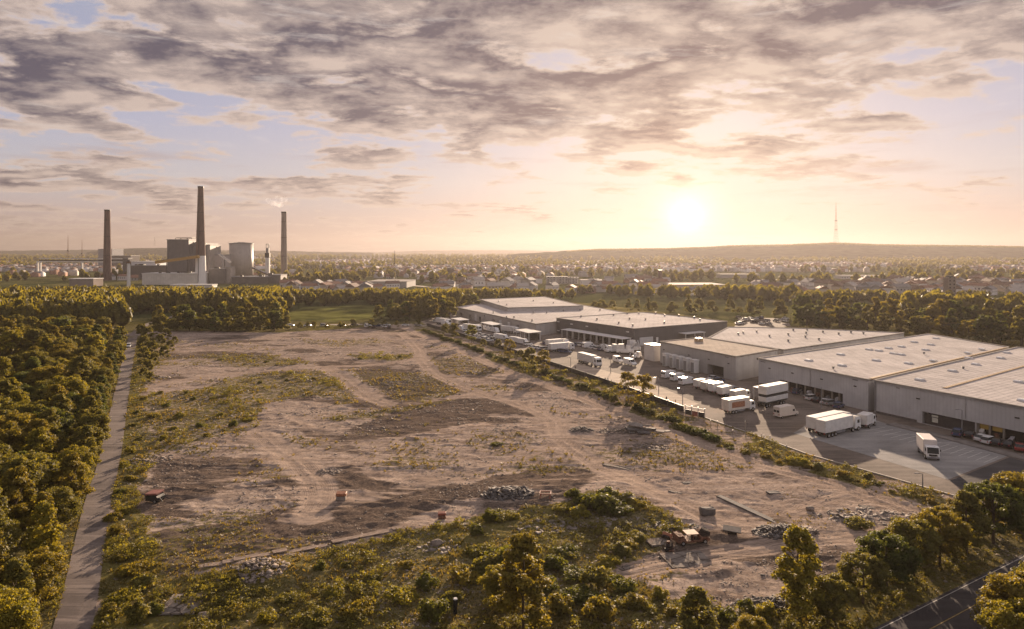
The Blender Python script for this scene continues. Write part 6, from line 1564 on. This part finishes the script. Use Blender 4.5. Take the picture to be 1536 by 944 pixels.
# pipe bridge
T = thing('pipe_bridge', 'long horizontal pipe bridge on pale piers left of the left chimney', 'pipe bridge', (XZ(55, 1195), 1195, 0)); L_ = XZ(192, 1150) - XZ(53, 1195)
for z, m in [(30.5, M_BOX), (27.0, M_DARKM), (24.8, M_BOX)]: mb = MB(); mb.box((L_ / 2, -18, z), (L_, 3.0, 1.5 if m is M_BOX else 2.2), m, math.atan2(-45, L_)); mb.build('deck' if m is M_DARKM else 'pipe', T)
for x in (2, 8, L_ * .5, L_ * .97): mb = MB(); mb.box((x, -45 * x / L_, 13), (2.4, 3, 26), M_BOX, 0, .2); mb.build('pier', T)
T = thing('white_pillar', 'slender white pillar with dark cap standing above the treetops', 'tower', (XZ(193, 770), 770, 0)); mb = MB(); mb.cyl((0, 0, 0), 2.0, 29, M_BOX, 20, 1.7); mb.build('shaft', T); mb = MB(); mb.cyl((0, 0, 29), 2.2, 2.0, M_RUST, 16, 2.6); mb.cyl((0, 0, 31), 1.6, 1.8, M_DARKM, 12, 1.0); mb.build('cap', T)
T = thing('slim_tower', 'slim white and dark tower with open top frame between tank and right chimney', 'tower', (XZ(401.5, 990), 990, 0)); mb = MB(); mb.box((0, 0, 17), (5.5, 5.5, 34), M_BOX, 0, .3); mb.build('shaft', T); mb = MB(); mb.box((0, 0, 37), (6.5, 6.0, 7), M_DARKM, 0, .2); mb.box((0, 0, 44), (4, 4, 7), M_GREY, 0, .2); mb.build('head', T)
mb = MB(); [mb.box((x, y_, 50), (.6, .6, 7), M_GREY) for x in (-1.6, 1.6) for y_ in (-1.6, 1.6)]; mb.box((0, 0, 53.3), (4.4, 4.4, .7), M_GREY); mb.build('top_frame', T)
def lattice(name, lb, px_, d, zb, ztop, w0, w1, m, arms=2):
    T = thing(name, lb, 'mast', (XZ(px_, d), d, zb)); h = ztop - zb; mb = MB(); n = 9
    cor = [(-1, -1), (1, -1), (1, 1), (-1, 1)]; zs = [h * .55 * k / n for k in range(n + 1)]; ww = [w0 + (w1 - w0) * k / n for k in range(n + 1)]
    t_ = max(.12, w0 * .035)
    for k in range(n):
        for c in range(4):
            a, b_ = cor[c], cor[(c + 1) % 4]; mb.tube((a[0] * ww[k], a[1] * ww[k], zs[k]), (a[0] * ww[k + 1], a[1] * ww[k + 1], zs[k + 1]), t_, m, 4); mb.tube((a[0] * ww[k], a[1] * ww[k], zs[k]), (b_[0] * ww[k + 1], b_[1] * ww[k + 1], zs[k + 1]), t_ * .6, m, 4)
            mb.tube((a[0] * ww[k + 1], a[1] * ww[k + 1], zs[k + 1]), (b_[0] * ww[k + 1], b_[1] * ww[k + 1], zs[k + 1]), t_ * .6, m, 4)
    mb.build('lattice', T); mb = MB(); mb.cyl((0, 0, h * .55), w1 * .7, h * .45, m, 8, w1 * .25); mb.build('antenna', T)
    for k in range(arms): mb = MB(); mb.cyl((0, 0, h * (.33 + .22 * k)), w0 * .75, h * .018 + .5, M_DARKM, 12); mb.build('platform', T)
lattice('lattice_mast', 'thin lattice mast left of the left chimney, taller of two', 102, 1500, 0, ZT(353, 1500), 2.6, 1.2, M_RUST); lattice('lattice_mast', 'thin lattice mast left of the left chimney, shorter of two', 123, 1500, 0, ZT(360, 1500), 2.4, 1.0, M_RUST)
lattice('radio_mast', 'thin radio mast on the low horizon ridge left of the boiler house', 232, 5200, ZT(369, 5200), ZT(355, 5200), 6, 3, M_DARKM, 0); lattice('lattice_mast', 'thin dark mast over the town left of the centre', 592, 1000, 0, ZT(376, 1000), 2.2, 1.0, M_DARKM, 1)

# steam above the right chimney
sm = bpy.data.materials.new('steam'); sm.use_nodes = True; t = NT(sm.node_tree)
for nd in list(t.n):
    if nd.type == 'BSDF_PRINCIPLED': t.n.remove(nd)
pv = t.new('ShaderNodeVolumePrincipled'); pv.inputs['Color'].default_value = (1, .97, .94, 1); pv.inputs['Anisotropy'].default_value = .4
tc = t.new('ShaderNodeTexCoord').outputs['Object']; n = t.noise(tc, .09, 5, .65, .4); t.link(t.math('MULTIPLY', t.smooth(n, .46, .62), .035), pv.inputs['Density']); t.link(pv.outputs[0], sm.node_tree.nodes['Material Output'].inputs['Volume'])
bm = bmesh.new()
for (dx, dz, r_) in [(0, 0, 7), (-9, 1, 6), (-17, 3, 5), (6, 4, 6), (-3, 6, 6)]:
    g = bmesh.ops.create_icosphere(bm, subdivisions=2, radius=r_); bmesh.ops.translate(bm, vec=(dx, 0, dz), verts=g['verts'])
me = bpy.data.meshes.new('steam_plume'); bm.to_mesh(me); bm.free(); me.materials.append(sm)
o = new_obj('steam_plume', me, None, (XZ(420, 1010), 1010, ZT(305, 1010))); rm = o.modifiers.new('r', 'REMESH'); rm.mode = 'VOXEL'; rm.voxel_size = 1.5
tag(o, 'pale puff of steam drifting above the right chimney', 'steam', kind='stuff')

# ------------------------------------------------------------------ hills
def hill(name, pts, d0, d1, m, seed, dz=0):
    """pts: photo skyline points; ridge stands at distance d1, foot at d0"""
    n = 240; xs0 = np.linspace(pts[0][0], pts[-1][0], n); ys = np.interp(xs0, [p[0] for p in pts], [p[1] for p in pts])
    V = []; K_ = 14
    for k in range(K_):
        f = k / (K_ - 1); d = d0 + (d1 - d0) * (f if f <= 1 else 1); 
        for i in range(n):
            x = XZ(xs0[i], d1) * (0.55 + .45 * f) if False else XZ(xs0[i], d); zt = H - (ys[i] - HY) * d1 / F
            g = ss(np.array(f), 0, 1) ** 1.1
            V.append((x, d, max(-3, zt * float(g) * (1 + .06 * float(vnoise(np.array(x / 300), np.array(d / 260), seed) - .5) * (1 - f)) - 3 * (1 - f))))
    for i in range(n): V.append((XZ(xs0[i], d1 + (d1 - d0)), d1 + (d1 - d0), -3))
    K_ += 1; idx = np.arange(K_ * n).reshape(K_, n); Q = np.stack([idx[:-1, :-1], idx[:-1, 1:], idx[1:, 1:], idx[1:, :-1]], -1).reshape(-1, 4)
    V = np.array(V); V[:, 2] += np.array([float(a) for a in (vnoise(V[:, 0] / 45, V[:, 1] / 45, seed + 4) - .5) * 5]) * (V[:, 2] > 5)
    o = new_obj(name, np_mesh(name, V, Q, m, True)); tag(o, kind='structure'); return o
M_HILL = mat('wooded_hill', (.050, .055, .030), 1.0, var=.5, scale=.02, spec=0.0, bump=.8, bscale=.03)
hill('hill', [(760, 382), (800, 379.5), (860, 376), (900, 374.5), (1000, 373.5), (1060, 371.5), (1100, 369), (1180, 368), (1250, 365), (1330, 368), (1440, 369), (1560, 371), (1800, 372)], 2500, 3600, M_HILL, 3)
hill('hill', [(560, 379), (640, 376), (740, 375.5), (860, 376.5), (1000, 377)], 8500, 10500, M_HILL, 5)
hill('hill', [(-150, 378), (0, 376.5), (130, 375), (180, 375), (260, 375), (330, 375.5), (420, 376.5), (480, 378), (560, 379)], 5000, 6200, M_HILL, 6)
hill('hill', [(130, 379), (168, 373.5), (200, 373), (250, 372), (300, 374), (340, 379)], 3600, 4300, M_HILL, 7)
lattice('radio_mast', 'tall lattice radio mast on the wooded ridge at the right', 1254, 3600, ZT(366, 3600), ZT(304, 3600), 9.5, 3.4, M_RUST, 2)

# ------------------------------------------------------------------ far woods (one mass) and town
def fc(seed, nq=34):
    rg = np.random.default_rng(seed); cs = []; 
    V, Q, ti = leaf_cloud(rg, np.array([[0, 0, .62], [.35, .1, .5], [-.3, .2, .5], [0, -.35, .45], [.05, .1, .85]]), np.array([.5, .42, .42, .4, .3]), nq, .46)
    V2 = ICO1 * np.array([.62, .62, .46]) * (1 + .12 * rg.normal(size=(len(ICO1), 1))) + np.array([0, 0, .5])
    return V, Q, ti, V2
def far_wood(name, x, y, s, m, nq):
    protos = [fc(k, nq) for k in range(6)]; Vs = []; Qs = []; Fs = []; ts = []; t3 = []; off = 0
    pk = rng.integers(0, 6, len(x))
    for k in range(6):
        V, Q, ti, V2 = protos[k]; sel = np.where(pk == k)[0]; n = len(sel)
        if not n: continue
        sc_ = np.stack([s[sel] * .55, s[sel] * .55, s[sel]], 1)[:, None, :]; pos_ = np.stack([x[sel], y[sel], 0 * x[sel]], 1)[:, None, :]
        a = (V[None] * sc_ + pos_).reshape(-1, 3); b_ = (V2[None] * sc_ + pos_).reshape(-1, 3)
        Vs.append(a); Qs.append((Q[None] + (np.arange(n) * len(V))[:, None, None]).reshape(-1, 4) + off); off += len(a)
        Vs.append(b_); Fs.append((ICOF1[None] + (np.arange(n) * len(V2))[:, None, None]).reshape(-1, 3) + off); off += len(b_)
        tr = rng.random(n); ts.append((ti[None] * .5 + tr[:, None] * .6).ravel()); t3.append(np.repeat(tr * .5, len(ICOF1)))  # core tinted darker than the leaves, crown shade painted in
    me = np_mesh(name, np.concatenate(Vs), [np.concatenate(Qs), np.concatenate(Fs)], m, False, {'tint': np.concatenate(ts + t3)})
    o = new_obj(name, me); o.color = (1, .97, .88, 1); return tag(o, kind='stuff')
def pxdens(fn, n, ylo, yhi, power=1.0):
    """random ground points spread evenly over the photo rows between ylo and yhi, kept by fn(px,py)"""
    d0, d1 = H * F / (yhi - HY), H * F / (ylo - HY); u = rng.random(n)
    d = (d0 ** -power + u * (d1 ** -power - d0 ** -power)) ** (-1 / power); px_ = -60 + rng.random(n) * 1660
    x = (px_ - 768) / F * d; k = fn(px_, HY + H * F / d, x, d); return x[k], d[k]
EXCL = [wpoly(p) for p in [[(425, 500), (430, 468), (610, 464), (640, 484), (600, 496)], [(405, 483), (445, 461), (545, 457), (606, 462), (590, 470), (560, 484)], [(540, 432), (548, 419), (625, 419), (640, 432)], [(600, 436), (700, 430), (840, 445), (1085, 474), (1190, 495), (1180, 466), (1000, 452), (840, 440), (700, 436), (640, 424)],
        [(185, 500), (190, 474), (260, 470), (360, 470), (330, 484), (240, 484)], [(995, 440), (1005, 424), (1100, 424), (1100, 440)], [(1255, 425), (1262, 412), (1335, 412), (1335, 425)], [(205, 440), (213, 420), (425, 420), (425, 436)],
        [(1090, 500), (1090, 466), (1190, 470), (1200, 496)], [(1425, 470), (1430, 452), (1540, 452), (1540, 470)], [(800, 436), (806, 418), (890, 418), (890, 436)]]]
def okf(x, d):
    k = ~inpoly(x, d, YARD_W)
    for e in EXCL: k &= ~inpoly(x, d, e)
    k &= ~inpoly(x, d, wpoly(SITE)); return k
def f_mid(px_, py_, x, d):
    k = okf(x, d)
    c = fbm(x, d, 130, 3, 201)
    den = np.where(d < 620, .95, np.where(d < 1100, .58, .42)) * (c > np.where(d < 560, -.9, -.02))
    # belt edges: the wood behind the warehouses and the left forest are full
    k &= ~((px_ > 700) & (px_ < 1190) & (py_ > 455)); k &= ~((px_ > 600) & (px_ < 1190) & (py_ > 478)); k &= ~((px_ > 860) & (c < -.1) & (d < 620)); k &= ~((px_ > 1180) & (py_ > 478)); k &= ~((px_ < 190) & (py_ > 492)) ; k &= ~((px_ >= 190) & (px_ < 640) & (py_ > 484))
    return k & (rng.random(len(x)) < den)
x, y_ = pxdens(f_mid, 10500, 400, 512, 1.0); s = 7 + 7 * rng.random(len(x)); s = np.where(y_ < 870, np.minimum(s, np.maximum(1.0, 42 - np.where(768 + F * x / y_ < 440, 53, np.where(768 + F * x / y_ < 860, 56, np.where(768 + F * x / y_ < 1190, 50, 58))) * y_ / F) * (.75 + .25 * rng.random(len(x)))), s); k_ = s > 3.6; x, y_, s = x[k_], y_[k_], s[k_]; print('mid woods', len(x)); far_wood('woods', x, y_, s, LEAF, 120)
def f_far(px_, py_, x, d): return okf(x, d) & (rng.random(len(x)) < .75) & (fbm(x, d, 300, 3, 301) > -.04)
x, y_ = pxdens(f_far, 14000, 382.5, 404, 1.0); s = (7 + 8 * rng.random(len(x))) * np.clip(y_ / 1800, 1, 2.0); print('far woods', len(x)); far_wood('distant_woods', x, y_, s, LEAF, 26)
# trees on the wooded ridge
n = 5200; px_ = 850 + rng.random(n) * 750; f = .80 + .2 * rng.random(n); d = 2500 + 1100 * f
sk = np.interp(px_, [800, 860, 900, 1000, 1060, 1100, 1180, 1250, 1330, 1440, 1560, 1800], [381, 376.5, 374.5, 373.5, 371.5, 369, 368, 365, 368, 369, 371, 372])
zt = (H - (sk - HY) * 3600 / F) * ss(f, 0, 1) ** 1.1 - 4
me_x = XZ(px_, d); 
ow = far_wood('ridge_woods', me_x, d, 6.5 + 4 * rng.random(n), LEAF, 8)
co = np.empty(len(ow.data.vertices) * 3, np.float32); ow.data.vertices.foreach_get('co', co); co = co.reshape(-1, 3)
pxs = 768 + F * co[:, 0] / co[:, 1]; ff = np.clip((co[:, 1] - 2500) / 1100, 0, 1); sk = np.interp(pxs, [800, 860, 900, 1000, 1060, 1100, 1180, 1250, 1330, 1440, 1560, 1800], [381, 376.5, 374.5, 373.5, 371.5, 369, 368, 365, 368, 369, 371, 372])
co[:, 2] += np.maximum(0, (H - (sk - HY) * 3600 / F) * ss(ff, 0, 1) ** 1.1 - 5); ow.data.vertices.foreach_set('co', co.ravel()); ow.data.update()

# houses
HW = [mat('render_white', (.70, .67, .64), .8, var=.05), mat('render_cream', (.50, .44, .37), .8, var=.05), mat('render_brick', (.30, .17, .12), .85), mat('render_grey', (.36, .35, .34), .8)]
HR = [mat('tiles_orange', (.24, .13, .09), .8), mat('tiles_brown', (.17, .11, .085), .8), mat('tiles_grey', (.20, .19, .19), .7), mat('roof_pale', (.40, .37, .34), .9, spec=.03)]
HWN = ['white', 'cream', 'brick', 'grey']; HRN = ['orange-tiled', 'brown-tiled', 'grey', 'pale']
def house_proto(L, W, hh, rh, wi, ri):
    mb = MB(); mb.box((0, 0, hh / 2), (L, W, hh), HW[wi])
    wall = bpy.data.meshes.new('house'); 
    mb.profile([(-W / 2, hh), (W / 2, hh), (0, hh + rh * .97)], -L / 2 + .1, L / 2 - .1, HW[wi]) if False else None
    for s in (-1, 1):
        for k in range(int(L // 3)): mb.box((-L / 2 + 1.5 + k * 3, s * (W / 2 + .0), hh * .55), (1.1, .12, 1.3), M_GLASS)
    mb.bm.to_mesh(wall); mb.bm.free(); [wall.materials.append(m) for m in mb.mats]
    r = bmesh.new(); 
    P_ = [(-L / 2 - .4, -W / 2 - .5, hh), (L / 2 + .4, -W / 2 - .5, hh), (L / 2 + .4, W / 2 + .5, hh), (-L / 2 - .4, W / 2 + .5, hh), (-L / 2 - .3, 0, hh + rh), (L / 2 + .3, 0, hh + rh)]
    vs = [r.verts.new(p) for p in P_]
    for q in [(0, 1, 5, 4), (2, 3, 4, 5), (0, 4, 3), (1, 2, 5), (0, 3, 2, 1)]: r.faces.new([vs[i] for i in q])
    g = bmesh.ops.create_cube(r, size=1); bmesh.ops.transform(r, matrix=Matrix.Translation((L * .2, .6, hh + rh)) @ Matrix.Diagonal((.8, .8, 1.6, 1)), verts=g['verts'])
    bmesh.ops.recalc_face_normals(r, faces=r.faces[:])
    roof = bpy.data.meshes.new('roof'); r.to_mesh(roof); r.free(); roof.materials.append(HR[ri]); return wall, roof, wi, ri
HP = [house_proto(random.uniform(9, 16), random.uniform(7.5, 10), random.choice([3.2, 5.5, 6]), random.choice([2.5, 3.2]), wi, ri) for wi, ri in [(0, 0), (0, 1), (0, 2), (1, 0), (1, 3), (2, 1), (3, 2), (0, 3), (3, 0), (1, 1)]]
def f_town(px_, py_, x, d): return okf(x, d) & (d > np.where((px_ > 700), 660, 560)) & (fbm(x, d, 300, 3, 401) > -.05) & ~((px_ < 430) & (py_ > 421))
x, y_ = pxdens(f_town, 1900, 390, 462, 1.0)
o_ = np.argsort(y_); x, y_ = x[o_], y_[o_]; print('houses', len(x))
landm = [(0, 'at the left edge'), (120, 'below the pipe bridge'), (250, 'left of the boiler house'), (440, 'right of the right chimney'), (570, 'left of the thin dark mast'), (680, 'around the water tower'), (800, 'above the low warehouses'), (960, 'under the sun'), (1120, 'above the dark warehouse'), (1260, 'below the radio mast'), (1420, 'left of the brown tower'), (1700, 'at the right edge')]
for i in range(min(290, len(x))):
    w_, r_, wi, ri = HP[random.randrange(len(HP))]; hpx = proj(x[i], y_[i])[0]
    lm = next((l for p, l in landm if hpx < p), 'at the right edge'); dist = 'near part' if y_[i] < 800 else 'middle part' if y_[i] < 1400 else 'far part'
    o = new_obj('house', w_, None, (x[i], y_[i], 0)); o.rotation_euler = (0, 0, random.uniform(-.6, 2.2)); k = random.uniform(.9, 1.35); o.scale = (k, k, k)
    tag(o, f'{HWN[wi]} house, {HRN[ri]} roof, {dist} of the town, {lm}', 'house', 'houses of the town'); new_obj('roof', r_, o)
# the rest of the town as one mass
x, y_ = x[290:], y_[290:]
def f_t2(px_, py_, x, d): return okf(x, d) & (fbm(x, d, 300, 3, 401) > -.2)
x2, y2 = pxdens(f_t2, 11500, 384.5, 408, 1.0); x = np.concatenate([x, x2]); y_ = np.concatenate([y_, y2]); n = len(x); print('town', n)
Ls = 9 + 9 * rng.random(n) + 25 * (rng.random(n) < .05); Ws = 8 + 4 * rng.random(n); hs = 4 + 4 * rng.random(n); rhs = np.where(Ls > 25, .5, 2 + 2 * rng.random(n)); a = rng.random(n) * 3.14; ca, sa = np.cos(a), np.sin(a)
T8 = np.array([[-1, -1, 0, 0], [1, -1, 0, 0], [1, 1, 0, 0], [-1, 1, 0, 0], [-1, -1, 1, 0], [1, -1, 1, 0], [1, 1, 1, 0], [-1, 1, 1, 0], [-1, 0, 1, 1], [1, 0, 1, 1]], float)
X = T8[None, :, 0] * Ls[:, None] / 2; Y = T8[None, :, 1] * Ws[:, None] / 2; Zz = T8[None, :, 2] * hs[:, None] + T8[None, :, 3] * rhs[:, None]
V = np.stack([X * ca[:, None] - Y * sa[:, None] + x[:, None], X * sa[:, None] + Y * ca[:, None] + y_[:, None], Zz], -1).reshape(-1, 3)
q4 = np.array([[0, 1, 5, 4], [2, 3, 7, 6], [1, 2, 6, 5], [3, 0, 4, 7], [4, 5, 9, 8], [6, 7, 8, 9]]); q3 = np.array([[5, 6, 9], [7, 4, 8]]); of = (np.arange(n) * 10)[:, None, None]
wm = rng.integers(0, 4, n); rmm = 4 + rng.integers(0, 4, n); mi = np.concatenate([np.stack([wm] * 4 + [rmm] * 2, 1).ravel(), np.repeat(wm, 2)])
tag(new_obj('distant_town', np_mesh('distant_town', V, [(q4[None] + of).reshape(-1, 4), (q3[None] + of).reshape(-1, 3)], HW + HR, False, None, mi)), kind='stuff')

# named landmarks of the town
def longb(name, lb, cat, x0, x1, yt, d, dep, m, mr, rot=0, win=0):
    xa, xb = XZ(x0, d), XZ(x1, d); w = xb - xa; zt = max(3.0, ZT(yt, d)); T = thing(name, lb, cat, ((xa + xb) / 2, d + dep / 2, 0), rot)
    mb = MB(); mb.box((0, 0, zt / 2), (w, dep, zt), m); mb.build('wall', T); mb = MB(); mb.box((0, 0, zt + .3), (w + .8, dep + .8, .6), mr, 0, .1); mb.build('roof', T)
    for f in range(win):
        for k in range(int(w // 4)): mb = MB(); mb.box((-w / 2 + 2 + k * 4, -dep / 2 - .03, 2 + f * 3), (1.8, .15, 1.5), M_GLASS); mb.build('window', T)
longb('supply_hall', 'flat pale-roofed hall in the trees left of the centre', 'warehouse', 552, 612, 423, 800, 55, HW[3], HR[3], R(-3)); longb('sunlit_hall', 'long flat hall with brightly sunlit roof under the sun', 'warehouse', 1003, 1088, 428, 770, 50, HW[1], HR[3], R(3))
longb('white_hall', 'long white building with dark windows at the right of the town', 'hall', 1262, 1325, 414, 1060, 25, HW[0], HR[3], 0, 1); longb('hall', 'long flat-roofed shed far right beside the brown tower', 'shed', 1432, 1500, 451, 560, 26, HW[3], HR[2], R(-6)); longb('hall', 'dark flat-roofed shed at the right edge behind the wood', 'shed', 1490, 1560, 453, 530, 24, W_BOIL, HR[2], R(-8))
for i, (x0, x1, yt) in enumerate([(820, 837, 416), (838, 852, 416), (853, 868, 417)]): longb('apartment_block', f'grey apartment block above the low warehouses, {["left","middle","right"][i]} of three', 'apartment block', x0, x1, yt, 900, 14, HW[3], HR[2], 0, 3)
for i, (x0, x1, yt, d, lb) in enumerate([(872, 905, 421, 860, 'sunlit flat warehouse right of the apartment blocks'), (862, 900, 433, 740, 'low white shed at the field edge behind the warehouses'), (700, 745, 419, 950, 'long low pale building right of the water tower'), (1080, 1140, 412, 1100, 'flat pale hall on the sunny side of the town'), (1140, 1190, 421, 900, 'flat grey hall right of the sunlit one'), (1330, 1370, 424, 850, 'low hall with pale roof below the white building'), (1380, 1410, 420, 950, 'cream hall left of the brown tower'), (1200, 1245, 430, 760, 'small flat shed in the trees behind the wood')]):
    longb('hall', lb, 'hall', x0, x1, yt, d, 22, random.choice(HW), HR[3], R(random.uniform(-8, 8)))
T = thing('water_tower', 'mushroom-shaped grey water tower left of the centre', 'water tower', (XZ(676, 900), 900, 0)); mb = MB(); mb.cyl((0, 0, 0), 4.0, 15, M_CHBAND, 20, 3.2); mb.build('shaft', T); mb = MB(); mb.cyl((0, 0, 15), 3.2, 3, M_CONC, 24, 5.2); mb.cyl((0, 0, 18), 5.2, 3.0, M_CONC, 24, 5.0); mb.build('tank', T)
T = thing('dome', 'small white dome in the trees left of the water tower', 'dome', (XZ(647, 1000), 1000, 0)); mb = MB(); mb.cyl((0, 0, 0), 7, 8, HW[0], 20); mb.build('drum', T)
bm = bmesh.new(); bmesh.ops.create_uvsphere(bm, u_segments=20, v_segments=10, radius=7); me = bpy.data.meshes.new('cupola'); bm.to_mesh(me); bm.free(); me.materials.append(M_WHITE); new_obj('cupola', me, T, (0, 0, 8))
T = thing('factory_chimney', 'dark brick factory chimney glowing in haze left of the sun', 'chimney', (XZ(990, 860), 860, 0)); mb = MB(); mb.cyl((0, 0, 0), 3.2, ZT(407, 860) + 1, M_BRICK, 16, 2.3); mb.build('shaft', T); mb = MB(); mb.cyl((0, 0, ZT(407, 860)), 2.9, 1.5, M_DARKM, 16); mb.build('rim', T)
T = thing('brown_tower', 'square brown tower block standing over the wood at the right', 'tower', (XZ(1424.5, 575), 575, 0)); zt = ZT(416, 575); mb = MB(); mb.box((0, 0, zt / 2), (6.6, 6.6, zt), M_CHBAND, 0, .1); mb.build('wall', T)
for k in range(7): mb = MB(); mb.box((0, 0, 2 + k * 2.9), (7.0, 7.0, .35), M_CONC); mb.build('ledge', T)
for k in range(7):
    for x in (-1.7, 1.7): mb = MB(); mb.box((x, -3.33, 3.4 + k * 2.9 - .2), (1.2, .1, 1.3), M_GLASS); mb.build('window', T)
mb = MB(); mb.box((0, 0, zt + .5), (4, 4, 1.4), M_DARKM); mb.cyl((1, 0, zt + 1), .15, 3, M_DARKM, 6); mb.build('roof', T)
for o in bpy.data.objects:
    if 'label' in o and len(o['label'].split()) > 16 and len(o['label'].split()) != 0: print('LONG', len(o['label'].split()), o['label'])
